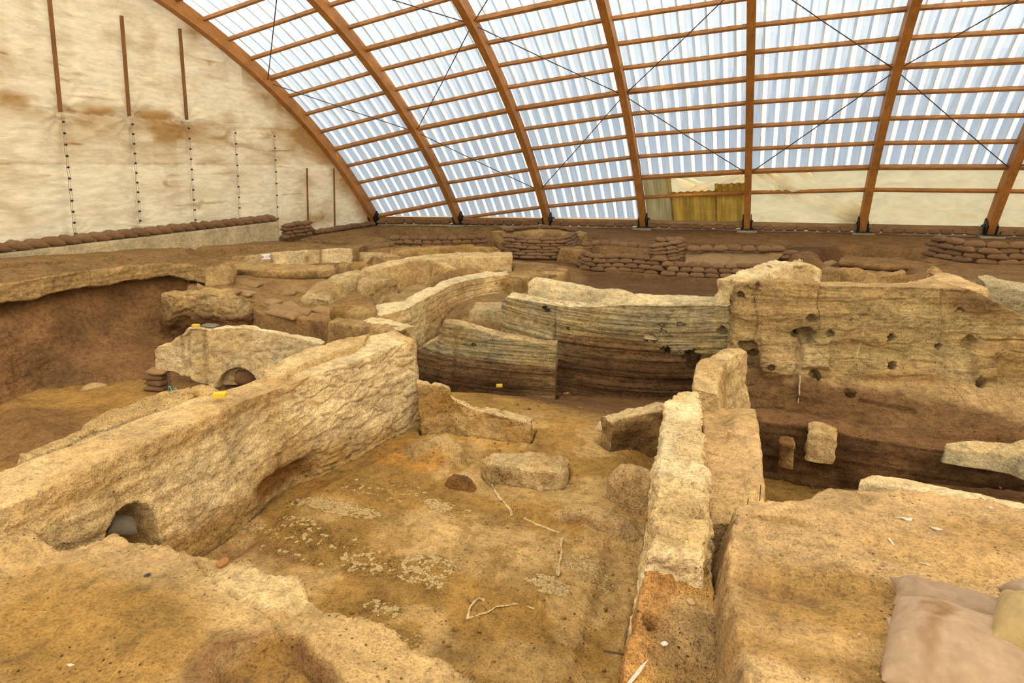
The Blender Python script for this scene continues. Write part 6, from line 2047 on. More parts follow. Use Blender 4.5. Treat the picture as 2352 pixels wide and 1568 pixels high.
def build_edges():
    for pts, w, lab in ((((1128, 1098), (1140, 1125), (1152, 1142), (1172, 1168), (1176, 1182)), 0.016, 'thin pale plaster ridge running from the clay bench towards the camera'),
                        (((1205, 1186), (1235, 1200), (1262, 1210), (1292, 1222)), 0.014, 'thin pale plaster ridge leading to the flat clay hump'),
                        (((1292, 1222), (1291, 1250), (1286, 1275), (1282, 1318)), 0.015, 'short pale plaster ridge dropping from the corner of the raised floor'),
                        (((1075, 1416), (1098, 1408), (1122, 1402), (1140, 1388), (1172, 1384), (1205, 1382), (1216, 1392), (1240, 1398), (1252, 1418)), 0.015, 'wavy pale plaster ridge outlining a sunken spot on the near floor'),
                        (((1072, 1418), (1082, 1390), (1100, 1368), (1112, 1372), (1118, 1388)), 0.014, 'small pale plaster ridge curling at the wavy one')):
        pl = np.array([W(px, py, 0.02) for px, py in pts])
        pl = resample(pl, 30)
        pl[:, 2] = ground_z(pl[:, :2])
        pl[:, :2] += 0.02 * np.stack([fbm(np.c_[pl[:, :2] * 5, pl[:, 0] * 0], 3, 5), fbm(np.c_[pl[:, :2] * 5, pl[:, 0] * 0 + 9], 3, 6)], 1)
        r = w * (0.8 + 0.7 * fbm(np.c_[pl[:, :2] * 11, pl[:, 0] * 0], 2, 8))
        V, q = tube_verts(pl, np.maximum(r * 1.3, 0.006), 7)
        zc = np.repeat(pl[:, 2], 7)
        V[:, 2] = zc + 0.003 + (V[:, 2] - zc) * 0.4 + 0.004 * fbm(V * 30, 2, 4)
        base = V.mean(0)
        me = mesh_np('plaster_ridge', V - base, q, M['plaster'], np.tile(PLAST * 0.95, (len(V), 1)), np.zeros(len(V)))
        o = link('plaster_ridge', me, None, base)
        setp(o, lab, 'plaster ridge')
# ================================================================ sandbags
def cloth_mat(name, col, weave=260.0, dirt=(0.22, 0.12, 0.05), dirt_amt=0.35):
    m, nt, out = new_mat(name)
    geo = nd(nt, 'ShaderNodeNewGeometry')
    tc = nd(nt, 'ShaderNodeTexCoord')
    oi = nd(nt, 'ShaderNodeObjectInfo')
    pos = tc.outputs['Object']
    n1 = noise(nt, geo.outputs['Position'], 3.0, 5, 0.65)
    n2 = noise(nt, geo.outputs['Position'], 14.0, 5, 0.6)
    c = mixc(nt, 'MULTIPLY', col, ramp(nt, oi.outputs['Random'], [(0.0, 0.86), (1.0, 1.14)]), 1.0)
    c = mixc(nt, 'MULTIPLY', c, ramp(nt, n2, [(0.3, 0.82), (0.7, 1.12)]), 1.0)
    c = mixc(nt, 'MIX', c, dirt, ramp(nt, n1, [(0.5, 0.0), (0.7, dirt_amt)]))
    mk = nd(nt, 'ShaderNodeAttribute', attribute_name='mask')
    md = nd(nt, 'ShaderNodeMath', operation='MULTIPLY')
    nt.links.new(mk.outputs['Fac'], md.inputs[0]); nt.links.new(ramp(nt, n2, [(0.35, 0.3), (0.6, 1.0)]), md.inputs[1])
    c = mixc(nt, 'MIX', c, (0.20, 0.085, 0.02), md.outputs[0])
    w = nd(nt, 'ShaderNodeTexWave', i_Scale=weave / 6.28, i_Distortion=0.4)
    w.bands_direction = 'X'
    w2 = nd(nt, 'ShaderNodeTexWave', i_Scale=weave / 6.28, i_Distortion=0.4)
    w2.bands_direction = 'Y'
    nt.links.new(pos, w.inputs[0]); nt.links.new(pos, w2.inputs[0])
    a = nd(nt, 'ShaderNodeMath', operation='ADD')
    nt.links.new(w.outputs['Fac'], a.inputs[0]); nt.links.new(w2.outputs['Fac'], a.inputs[1])
    c = mixc(nt, 'MULTIPLY', c, ramp(nt, a.outputs[0], [(0.2, 0.86), (1.0, 1.04)]), 0.8)
    nrm = bump(nt, n2, 0.35, 0.02)
    nrm = bump(nt, a.outputs[0], 0.35, 0.002, nrm)
    b = nd(nt, 'ShaderNodeBsdfPrincipled', i_Roughness=0.9)
    b.inputs['Specular IOR Level'].default_value = 0.15
    b.inputs['Sheen Weight'].default_value = 0.04
    nt.links.new(c, b.inputs['Base Color'])
    nt.links.new(nrm, b.inputs['Normal'])
    nt.links.new(b.outputs[0], out.inputs[0])
    return m


M['bag'] = cloth_mat('brown_sandbag_cloth', (0.195, 0.105, 0.047))
M['bag_dusty'] = cloth_mat('dusty_sandbag_cloth', (0.31, 0.185, 0.075), dirt=(0.265, 0.15, 0.055), dirt_amt=0.8)
M['bag_near'] = cloth_mat('tan_sandbag_cloth', (0.36, 0.235, 0.135), 900.0, (0.22, 0.105, 0.03), 0.15)
M['hessian'] = cloth_mat('yellow_hessian', (0.42, 0.285, 0.115), 420.0, (0.3, 0.2, 0.07), 0.3)


def pillow(L_, Wd, H, seed, na=17, nb=11, sag=0.25, bend=0.0, ear=0.03):
    """Filled sack: two quilted faces meeting in a pinched seam, slumped flat below."""
    a = np.linspace(-1, 1, na); b = np.linspace(-1, 1, nb)
    a = np.sign(a) * (1 - (1 - np.abs(a)) ** 1.5); b = np.sign(b) * (1 - (1 - np.abs(b)) ** 1.5)
    A_, B_ = np.meshgrid(a, b, indexing='ij')
    e = np.clip((1 - np.abs(A_) ** 3.2), 0, 1) ** 0.55 * np.clip((1 - np.abs(B_) ** 2.6), 0, 1) ** 0.55
    x = A_ * L_ / 2 * (1 - 0.06 * (1 - B_ ** 2) * np.abs(A_) ** 4) * (1 + ear * np.abs(A_) ** 6 * np.abs(B_) ** 4)
    y = B_ * Wd / 2 * (1 - 0.10 * (1 - A_ ** 2) * 0 - 0.05 * np.abs(A_) ** 4)
    q = np.c_[A_.ravel() * 1.3, B_.ravel() * 1.0, np.full(A_.size, seed * 3.7)]
    nz = fbm(q * 1.6, 3, seed).reshape(A_.shape)
    wr = (0.08 * np.sin(B_ * 16 + 3 * nz) * np.abs(A_) ** 3)
    zt = H * (0.62 * e * (1 + 0.22 * nz) + 0.03 * wr * 5 * e) + bend * (1 - A_ ** 2)
    zb = -H * (0.38 * e ** 0.8) * (1 + 0.1 * nz) + bend * (1 - A_ ** 2)
    top = np.stack([x, y, zt], 2).reshape(-1, 3)
    bot = np.stack([x, y, zb], 2).reshape(-1, 3)
    n = na * nb
    q1 = grid_quads(na, nb)
    q2 = grid_quads(na, nb, flip=True) + n
    V = np.r_[top, bot]
    # weld the rim
    idx = np.arange(2 * n)
    rim = ((np.abs(A_) > 0.9999) | (np.abs(B_) > 0.9999)).ravel()
    V[:n][rim, 2] = V[n:][rim, 2] = (V[:n][rim, 2] + V[n:][rim, 2]) / 2
    idx[n:][rim] = np.arange(n)[rim]
    q2 = idx[q2]
    V[:, 2] -= V[:, 2].min()
    return V, np.r_[q1, q2]


BAGS = []


def make_bag_protos():
    for s in range(7):
        Lr = 0.50 * (0.94 + 0.03 * (s % 4))
        V, q = pillow(Lr, 0.30, 0.155, 40 + s, bend=0.012 * ((s % 3) - 1))
        BAGS.append(mesh_np('sandbag', V, q, M['bag']))
    for s in range(4):
        V, q = pillow(0.5, 0.32, 0.16, 60 + s, bend=0.02 * ((s % 3) - 1))
        BAGS.append(mesh_np('sandbag_dusty', V, q, M['bag_dusty']))


def put_bag(p, ang, label, group, scale=(1, 1, 1), tilt=0.0, roll=0.0, kind=None):
    m = BAGS[kind if kind is not None else random.randrange(7)]
    o = bpy.data.objects.new('sandbag', m)
    COL.objects.link(o)
    o.location = p
    o.rotation_euler = (roll, tilt, ang)
    o.scale = scale
    setp(o, label, 'sandbag', group)
    return o


def pts_along(line, n, off=0.0):
    line = np.asarray(line, float)
    d = np.r_[0, np.cumsum(np.linalg.norm(np.diff(line[:, :2], axis=0), axis=1))]
    t = (np.arange(n) + 0.5 + off) / n * d[-1]
    t = np.clip(t, 0.02 * d[-1], 0.98 * d[-1])
    p = np.stack([np.interp(t, d, line[:, k]) for k in range(3)], 1)
    e = 0.05
    q = np.stack([np.interp(np.clip(t + e, 0, d[-1]), d, line[:, k]) - np.interp(np.clip(t - e, 0, d[-1]), d, line[:, k]) for k in range(3)], 1)
    return p, np.arctan2(q[:, 1], q[:, 0]), d[-1] / n


def stack(line, courses_, what, group, h=0.125, lean=0.03, z0=None, order='left', thin=1.0, cap=False):
    """Courses of bags laid along a base line (left to right as seen), bottom course first."""
    line = np.asarray(line, float)
    z = line[:, 2].copy() if z0 is None else np.full(len(line), z0)
    if cap:
        CAPS.append((side(line, 0.16), side(line, -0.20 - lean * len(courses_)), 0.45))
    for ci, n in enumerate(courses_):
        cl = drop(line, 0, -lean * ci)
        cl[:, 2] = z
        pts, ang, pitch = pts_along(cl, n, 0.22 * (1 if ci % 2 else -1) * (n > 3))
        for i in range(n):
            s = (pitch / 0.50 * 1.06 * random.uniform(0.96, 1.05), random.uniform(0.9, 1.1), h / 0.125 * random.uniform(0.93, 1.1) * thin)
            lab = (f'sandbag {ORD[i + 1]} from {order}, {ORD[ci + 1]} course up, in {what}' if len(courses_) > 1 else f'brown sandbag, {ORD[i + 1]} from {order} in {what}')
            put_bag(pts[i] + np.array([random.uniform(-.015, .015), random.uniform(-.03, .03), random.uniform(-.006, .01)]), ang[i] + random.uniform(-0.07, 0.07), lab, group, s,
                    random.uniform(-0.06, 0.06), random.uniform(-0.05, 0.05))
        z = z + h * 0.97


def build_sandbags():
    make_bag_protos()
    # overlapping row on the gable footing
    a, b = np.array([GX + 0.12, 8.6, 1.94]), WX(628, 505, GX + 0.12)
    n = 27
    pts, ang, pitch = pts_along(np.array([a, [GX + 0.12, b[1], 1.94]]), n)
    for i in range(n):
        put_bag(pts[i], ang[i] + random.uniform(-.08, .08), f'brown sandbag overlapping its neighbour on the gable footing, {ORD[n - i]} from the footing end'
                if n - i < len(ORD) else 'brown sandbag on the gable footing beyond the left edge of the photo',
                'bags on the gable footing', (pitch / 0.5 * 1.36, 1.15, 1.75), 0.22 + random.uniform(-.05, .05), random.uniform(-.08, .08))
    # stepped stack at the footing's end
    l = np.array([WX(652, 548, GX + 0.28), WX(715, 541, GX + 0.28)]); l[:, 2] = 1.17
    stack(l, [5, 5, 4, 3], "stack at the gable footing's end", 'bags stacked at the footing end', h=0.155, lean=0.0)
    # low row along the tarpaulin to the corner
    l = np.array([WX(722, 545, GX + 0.25), WX(860, 522, GX + 0.25)]); l[:, 2] = 1.15
    stack(l, [12], 'the low row along the tarpaulin foot', 'bags along the tarpaulin foot', h=0.19)
    # long row under the arch feet
    cnt = {1: 8, 2: 9, 3: 9, 4: 8, 5: 9, 6: 9, 7: 3}
    for k in range(1, 8):
        pa, pb = rp(k, th_foot(k)), rp(k + 1, th_foot(k + 1))
        pa = pa + np.array([0.33, -0.30, 0]); pb = pb + np.array([-0.33, -0.30, 0])
        pa[2] = pb[2] = 1.20
        if k == 7:
            pb = pa + (pb - pa) * 0.36
        what = {1: 'far side row right of the tarpaulin corner', 7: 'far side row right of the rightmost arch rib'}.get(k, f'far side row between {ORD[k]} and {ORD[k + 1]} arch ribs')
        stack(np.array([pa, pb]), [cnt[k]], what, 'bags along the far side', h=0.20 if k < 4 else 0.17)
    # short wall left of centre
    l = L((902, 571, 0.72), (960, 571, 0.72), (1040, 571, 0.72), (1120, 568, 0.72))
    stack(l, [9, 10, 10], 'short low bag wall left of centre', 'bags of the short low wall', h=0.17, cap=True)
    # rounded retaining wall
    l = L((1152, 588, 0.52), (1200, 594, 0.52), (1260, 595, 0.52), (1300, 594, 0.52), (1322, 586, 0.52), (1336, 576, 0.52))
    stack(l, [9, 9, 9, 9, 9, 9, 8], 'tall rounded bag wall', 'bags of the tall rounded wall', h=0.118, lean=0.05, cap=True)
    rim = L((1163, 533, 1.36), (1200, 526, 1.40), (1240, 523, 1.40), (1290, 526, 1.38), (1330, 534, 1.32))
    stack(rim, [8], 'the rim row above the tall rounded bag wall', 'rim bags above the tall rounded wall', h=0.12)
    # long curved wall by the brown pit
    l = L((1333, 612, 0.40), (1345, 620, 0.36), (1375, 624, 0.36), (1420, 624, 0.36), (1470, 627, 0.36), (1520, 632, 0.36))
    stack(l, [7, 7, 7, 6], 'bag wall along the brown pit', 'bags along the brown pit', h=0.15, lean=0.04, cap=True)
    rim = L((1340, 568, 1.05), (1370, 564, 1.10), (1400, 565, 1.10), (1440, 569, 1.08), (1495, 574, 1.05))
    stack(rim, [7], 'the rim row above the brown pit bag wall', 'rim bags above the brown pit', h=0.17)
    l = L((1500, 622, 0.48), (1545, 616, 0.50), (1575, 606, 0.55))
    stack(l, [3, 3, 3, 3, 3, 3, 2], 'corner pier of bags', 'bags of the corner pier', h=0.128, lean=0.03, cap=True)
    l = L((1505, 556, 1.35), (1570, 556, 1.32))
    stack(l, [3], 'the short dusty row behind the corner pier', 'bags behind the corner pier', h=0.15)
    l = L((1525, 634, 0.38), (1580, 637, 0.36), (1660, 640, 0.36), (1760, 640, 0.36))
    stack(l, [7, 8, 8], 'bag wall right of the corner pier', 'bags right of the corner pier', h=0.15, lean=0.10, cap=True)
    l = L((1582, 578, 1.02), (1640, 577, 1.02), (1720, 578, 1.02), (1808, 579, 1.0))
    stack(l, [7], 'the rim row on the cloth-covered bank', 'rim bags on the covered bank', h=0.17)
    l = L((1800, 596, 0.85), (1835, 600, 0.85), (1870, 604, 0.82))
    stack(l, [3, 2], 'loose heap at covered bank end', 'loose bags at the covered bank', h=0.15)
    put_bag(W(1902, 612, 0.80), 0.4, 'single dusty sandbag leaning at the edge of the hollow', 'loose bags by the hollow', (1.1, 1, 1), -0.3, 0.1, 7)
    put_bag(W(1912, 625, 0.75), -0.1, 'flat dusty sandbag beside the humped clay wall', 'loose bags by the hollow', (1.3, 1, 1.0), 0, 0.1, 8)
    put_bag(W(2004, 636, 0.72), 0.2, 'left one of two plump sandbags in the hollow under the soil lip', 'bags in the hollow', (1.15, 1.1, 1.3), 0, 0, 7)
    put_bag(W(2038, 640, 0.72), -0.1, 'right one of two plump sandbags in the hollow under the soil lip', 'bags in the hollow', (1.45, 1.1, 1.3), 0, 0, 8)
    # bag wall at the right edge
    l = L((2132, 588, 1.1), (2170, 596, 1.08), (2215, 604, 1.06), (2260, 608, 1.05), (2352, 610, 1.05), (2400, 611, 1.05))
    stack(l, [6, 6, 6, 6], 'bag wall at the right edge', 'bags of the right edge wall', h=0.165, lean=0.02, cap=True)
    # half buried bags on the slope
    sl = [((462, 665), 0.9, 'upright half buried sandbag at the left end of the soil slope', 0.9, 1.0), ((478, 666), 0.2, 'half buried sandbag right of the upright one on the slope', 0.2, 1.0), ((528, 668), 0.1, 'rounded dusty sandbag behind the projecting wall stump', 0.0, 1.1),
          ((562, 672), -0.1, 'flat dusty sandbag at the right end of the wall stump', 0.0, 1.3), ((575, 650), 0.1, 'almost buried dusty sandbag high on the soil slope', 0.1, 1.3), ((665, 670), 0.25, 'lone dusty sandbag with a shadow beneath it on the slope', -0.15, 1.0),
          ((692, 664), 0.1, 'faint buried sandbag right of the lone one on the slope', 0.1, 1.0), ((627, 692), 0.0, 'leftmost small sandbag above the buried cluster', 0.1, 0.8), ((668, 700), -0.4, 'pointed dusty sandbag at the top of the buried cluster', 0.2, 1.0),
          ((636, 704), 0.2, 'left sandbag of the buried cluster', 0.1, 1.0), ((662, 708), -0.3, 'middle sandbag of the buried cluster', 0.1, 0.9), ((693, 712), 0.1, 'broad sandbag at the right of the buried cluster', 0.1, 1.2),
          ((632, 714), 0.0, 'lowest left sandbag of the buried cluster', 0.1, 0.7), ((652, 718), 0.0, 'lowest middle sandbag of the buried cluster', 0.1, 0.6), ((672, 722), -0.1, 'lowest right sandbag of the buried cluster', 0.1, 0.7),
          ((742, 710), 0.2, 'plump dusty sandbag against the crumbling clay lump wall', 0.2, 1.0)]
    for i, ((px, py), a, lab, tl, sc_) in enumerate(sl):
        z = 0.25
        for _ in range(12):
            p = W(px, py, z)
            z = 0.5 * z + 0.5 * (ground_z(p[None, :2])[0] + 0.02)
        p, _n = hit(BANKS_SLOPE[0], px, py + 4)
        if p is None:
            p = W(px, py, z)
        p[2] -= 0.055
        put_bag(p, a, lab, 'half buried bags on the slope', (sc_, 1.1, 1.0), tl, 0.15, 7 + i % 4)
    # bags propping the plaster fragment
    base = W(362, 895, -0.6)
    for i, (dx, dz, a, lab) in enumerate(((0, 0.0, 0.2, 'lowest of four brown sandbags propping the plaster fragment'), (0.03, 0.12, 0.0, 'second lowest sandbag propping the plaster fragment'),
                                          (0.0, 0.24, 0.3, 'third sandbag up propping the plaster fragment'), (0.12, 0.36, 0.1, 'topmost pale sandbag propping the plaster fragment'))):
        put_bag(np.array([base[0] + dx, base[1], -0.60 + dz]), a, lab, 'bags propping the plaster fragment', (0.9, 1.1, 0.95), 0.0, 0.0, 7 if i == 3 else 2)
    p = WD(562, 880, 14.5); p[2] = max(p[2] - 0.2, -0.55)
    put_bag(p, 0.8, 'brown sandbag plugging the arched opening of the plaster fragment', None, (0.8, 1.0, 2.2), 0, 0, 3)
    # grey bag in the arched hole of the long wall
    o = put_bag(np.array([-5.66, WX(278, 1205, -5.6)[1], WX(278, 1225, -5.6)[2]]), 1.2, 'grey sandbag stuffed into the arched hole of the long wall', None, (0.55, 0.75, 1.0), 0.45, 0.3, None)
    V, q = pillow(0.5, 0.3, 0.16, 91)
    M['bag_grey'] = cloth_mat('grey_sandbag_cloth', (0.19, 0.155, 0.11))
    o.data = mesh_np('sandbag_grey', V, q, M['bag_grey'])
    # ---- foreground heap
    big = [((2208, 1568, 1.40), 0.76, 0.66, 0.27, 1.30, 0.0, 0.0, 'bag_near', 'big creased tan sandbag in front, brown dirt stain on its left'),
           ((2205, 1418, 1.36), 0.70, 0.30, 0.15, -0.12, 0.0, 0.0, 'bag_near', 'flat tan sandbag lying behind the big creased one'),
           ((2400, 1412, 1.46), 0.36, 0.28, 0.17, 0.3, 0.0, 0.0, 'bag_near', 'small tan sandbag end peeking in at the right edge, above the hessian sack'),
           ((2378, 1512, 1.50), 0.50, 0.42, 0.27, 1.2, 0.0, 0.2, 'hessian', 'coarse yellow hessian sack cut by the right edge of the photo')]
    for i, (pp, L_, Wd, H, ang, tl, rl, mt, lab) in enumerate(big):
        V, q = pillow(L_, Wd, H, 120 + i, 61, 45, ear=0.02)
        # cloth wrinkles
        n = fbm(np.c_[V[:, 0] * 5, V[:, 1] * 5, V[:, 2] * 3] + i * 7, 4, 130 + i)
        wv = ridge(np.c_[V[:, 0] * 3 + V[:, 1] * 2, V[:, 1] * 4 - V[:, 0], V[:, 2] * 2] + i * 3, 3, 140 + i)
        w3 = ridge(np.c_[V[:, 0] * 7 - V[:, 1] * 5, V[:, 1] * 2 + V[:, 0] * 2, V[:, 2] * 2] + i * 5, 3, 150 + i)
        V[:, 2] += (0.012 * n + 0.022 * np.clip(wv, 0, 1) + 0.010 * np.clip(w3, 0, 1)) * (V[:, 2] > 0.3 * H)
        st = np.zeros(len(V))
        if i == 0:
            st = 0.8 * (1 - sstep(0.5, 1.2, np.hypot((V[:, 0] - 0.18) / 0.14, (V[:, 1] - 0.12) / 0.09) + 0.5 * fbm(V * 14, 3, 7))) + 0.6 * (1 - sstep(0.5, 1.2, np.hypot((V[:, 0] + 0.1) / 0.22, (V[:, 1] - 0.14) / 0.05) + 0.6 * fbm(V * 14, 3, 8)))
        me = mesh_np('sandbag', V, q, M[mt], None, st)
        p = W(*pp)
        o = link('sandbag', me, None, p)
        o.rotation_euler = (rl, tl, ang)
        setp(o, lab, 'sandbag', 'foreground sandbag heap')
        o['_'] = 1
        del o['_']
        if i == 0:
            # twisted closing ear
            t = np.linspace(0, 1, 14)
            c = Vector(W(2040, 1448, 1.47)) - Vector(p)
            m = Matrix.Rotation(-ang, 3, 'Z')
            V2, q2 = [], []
            nr = 16
            for k, tt in enumerate(t):
                w_ = 0.052 - 0.030 * tt
                for j in range(nr):
                    aa = 2 * math.pi * j / nr
                    fold = 1 + 0.25 * math.sin(3 * aa + 4 * tt)
                    V2.append(m @ (c + Vector((0.00 + 0.12 * tt, 0.02 - 0.05 * tt + w_ * fold * math.cos(aa), 0.02 + 0.02 * math.sin(3.0 * tt) + 0.5 * w_ * fold * math.sin(aa)))))
            V2 = np.array(V2)
            for k in range(13):
                for j in range(nr):
                    q2.append((k * nr + j, k * nr + (j + 1) % nr, (k + 1) * nr + (j + 1) % nr, (k + 1) * nr + j))
            e = link('tied_ear', mesh_np('tied_ear', V2, q2, M[mt]), o)
# ================================================================ small finds and markers
def poly_slab(name, pts2, thick, mat, parent=None, loc=(0, 0, 0), rot=(0, 0, 0), bev=0.0):
    bm = bmesh.new()
    vs = [bm.verts.new((x, y, 0)) for x, y in pts2]
    f = bm.faces.new(vs)
    r = bmesh.ops.extrude_face_region(bm, geom=[f])
    bmesh.ops.translate(bm, verts=[v for v in r['geom'] if isinstance(v, bmesh.types.BMVert)], vec=(0, 0, thick))
    bmesh.ops.recalc_face_normals(bm, faces=bm.faces)
    if bev:
        bmesh.ops.bevel(bm, geom=bm.edges[:], offset=bev, segments=2, affect='EDGES')
    me = bpy.data.meshes.new(name); bm.to_mesh(me); bm.free()
    me.materials.append(mat)
    o = link(name, me, parent, loc)
    o.rotation_euler = rot
    return o


def pebble(label, px, py, z, r, mat, seed, cat='stone', name='stone', sq=(1, 0.8, 0.6)):
    p = onto(px, py, z)
    bm = bmesh.new()
    bmesh.ops.create_icosphere(bm, subdivisions=3, radius=1.0)
    for v in bm.verts:
        n = fbm(np.array([[v.co.x * 1.2, v.co.y * 1.2, v.co.z * 1.2]]) + seed * 5.1, 3, seed)[0]
        v.co *= (1 + 0.35 * n)
        v.co = Vector((v.co.x * r * sq[0], v.co.y * r * sq[1], v.co.z * r * sq[2]))
    for f in bm.faces:
        f.smooth = True
    me = bpy.data.meshes.new(name); bm.to_mesh(me); bm.free()
    me.materials.append(mat)
    o = link(name, me, None, (p[0], p[1], p[2] + r * sq[2] * 0.45))
    o.rotation_euler = (0, 0, seed * 0.7)
    setp(o, label, cat)
    return o


def onto(px, py, z):
    for b in BANKS.values():
        p, n = hit(b, px, py)
        if p is not None:
            return p
    return W(px, py, z)


def build_small():
    M['white'] = plain_mat('white_card', (0.72, 0.70, 0.68), 0.6, 0, 0.05)
    M['red'] = plain_mat('red_lettering', (0.42, 0.03, 0.02), 0.6, 0, 0.05)
    M['sponge'] = plain_mat('yellow_sponge', (0.62, 0.43, 0.035), 0.9, 0, 0.2, 60, 0.5)
    M['bone'] = plain_mat('white_bone', (0.52, 0.44, 0.32), 0.85, 0, 0.25, 60)
    M['wood_peg'] = plain_mat('raw_peg', (0.45, 0.29, 0.11), 0.8)
    M['blue'] = plain_mat('turquoise_cord', (0.10, 0.42, 0.40), 0.7)
    M['rust'] = plain_mat('rusty_iron', (0.10, 0.045, 0.02), 0.8)
    M['ostone'] = plain_mat('orange_stone', (0.30, 0.13, 0.035), 0.9, 0, 0.3, 25, 0.6)
    M['gstone'] = plain_mat('tan_stone', (0.40, 0.25, 0.10), 0.9, 0, 0.3, 25, 0.6)
    M['black'] = plain_mat('dark_sherd', (0.03, 0.03, 0.03), 0.9)
    # numbered card
    c = W(614, 588, 1.08) + np.array([0.05, -0.12, 0])
    root = empty('number_card', c, 'white card with red lettering B. 119 leaning on the plaster-flecked wall face', 'sign')
    root.rotation_euler = (math.radians(78), math.radians(-2), math.atan2(-c[0], c[1]))
    w, h = 0.27, 0.18
    poly_slab('card', [(-w / 2, -h / 2), (w / 2, -h / 2), (w / 2, h / 2), (-w / 2, h / 2)], 0.006, M['white'], root)
    cu = bpy.data.curves.new('lettering', 'FONT')
    cu.body = 'B. 119'
    cu.size = 0.105; cu.align_x = 'CENTER'; cu.align_y = 'CENTER'; cu.extrude = 0.001; cu.offset = 0.0025
    cu.materials.append(M['red'])
    tmp = bpy.data.objects.new('tmp_text', cu); COL.objects.link(tmp)
    bpy.context.view_layer.update()
    tme = bpy.data.meshes.new_from_object(tmp.evaluated_get(bpy.context.evaluated_depsgraph_get()))
    bpy.data.objects.remove(tmp)
    tme.name = 'lettering'
    t = link('lettering', tme, root, (0, -0.012, 0.0085))
    t['label'] = 'red lettering B. 119'
    # sponges
    for (px, py, z, a, lab, hd_) in ((505, 911, 1.42, 0.5, 'yellow sponge block on the burnt-edged wall top', None), (450, 750, None, 0.2, 'yellow sponge block on the upright plaster fragment', 14.6), (1147, 888, -0.22, 0.4, 'small yellow sponge lying on the dark floor', None)):
        p = W(px, py, z) if z is not None else WD(px, py, hd_)
        s = 0.075 if z != -0.22 else 0.06
        o = poly_slab('sponge', [(-s, -s * .6), (s, -s * .6), (s, s * .6), (-s, s * .6)], 0.055, M['sponge'], None, p - np.array([0, 0, 0.005]), (0, 0, a), 0.008)
        setp(o, lab, 'sponge', 'yellow sponges')
    # cloth scrap beside the sponge on the fragment
    p = WD(478, 751, 14.55)
    V, q = pillow(0.38, 0.22, 0.07, 150)
    o = link('cloth_scrap', mesh_np('cloth_scrap', V, q, M['bag_grey']), None, p - np.array([0, -0.05, 0.01]))
    setp(o, 'grey folded cloth lying on top of the plaster fragment', 'cloth')
    # peg with a round foot on the bench
    p = W(1676, 1012, 1.10)
    root = empty('peg', p, 'short wooden survey peg standing on the plaster bench', 'peg')
    bm = bmesh.new()
    bmesh.ops.create_cone(bm, cap_ends=True, segments=12, radius1=0.028, radius2=0.025, depth=0.10, matrix=Matrix.Translation((0, 0, 0.06)))
    me = bpy.data.meshes.new('stem'); bm.to_mesh(me); bm.free(); me.materials.append(M['wood_peg']); link('stem', me, root)
    bm = bmesh.new()
    bmesh.ops.create_cone(bm, cap_ends=True, segments=14, radius1=0.046, radius2=0.04, depth=0.018, matrix=Matrix.Translation((0.012, -0.01, 0.008)))
    me = bpy.data.meshes.new('foot'); bm.to_mesh(me); bm.free(); me.materials.append(M['wood_peg']); link('foot', me, root)
    # paper tag at the bottom
    p = W(1466, 1540, 1.17)
    o = poly_slab('paper_tag', [(-0.014, -0.085), (0.004, -0.09), (0.014, 0.0), (0.012, 0.085), (-0.004, 0.03)], 0.003, M['bone'], None, p, (0.8, 0.35, -0.35))
    setp(o, 'torn white paper tag stuck in the burnt stump at the bottom edge', 'tag')
    # nails
    for px, py, hgt, lab in ((1745, 1150, 0.14, 'thin iron rod standing where bench meets earth bank'), (1717, 1165, 0.08, 'short iron pin left of the thin iron rod')):
        p = W(px, py, 1.25)
        o = tube('iron_rod', [p, p + np.array([0.003, 0, hgt])], 0.004, M['rust'])
        setp(o, lab, 'rod')
    p = W(1425, 1505, 1.05)
    o = tube('iron_rod', [p + np.array([-0.10, -0.02, 0.02]), p + np.array([0.05, 0.02, 0.0])], 0.006, M['rust'])
    setp(o, 'rusty iron pin sticking sideways from the burnt stump', 'rod')
    # prop and cord by the fragment
    p = WD(388, 868, 14.7); q_ = WD(392, 905, 14.5)
    o = bar('prop', [q_[0], q_[1], -0.62], [p[0], p[1], p[2] + 0.1], 0.05, 0.05, M['rust'])
    setp(o, 'rusty iron prop under the plaster fragment', 'prop')
    t = np.linspace(0, 1, 20)
    o = tube('cord', np.stack([q_[0] + 0.02 + 0.22 * t, np.full(20, q_[1] - 0.06), -0.40 + 0.06 * np.sin(t * 9) - 0.03 * t], 1), 0.012, M['blue'], None, 5)
    setp(o, 'turquoise cord tied to the iron prop', 'cord')
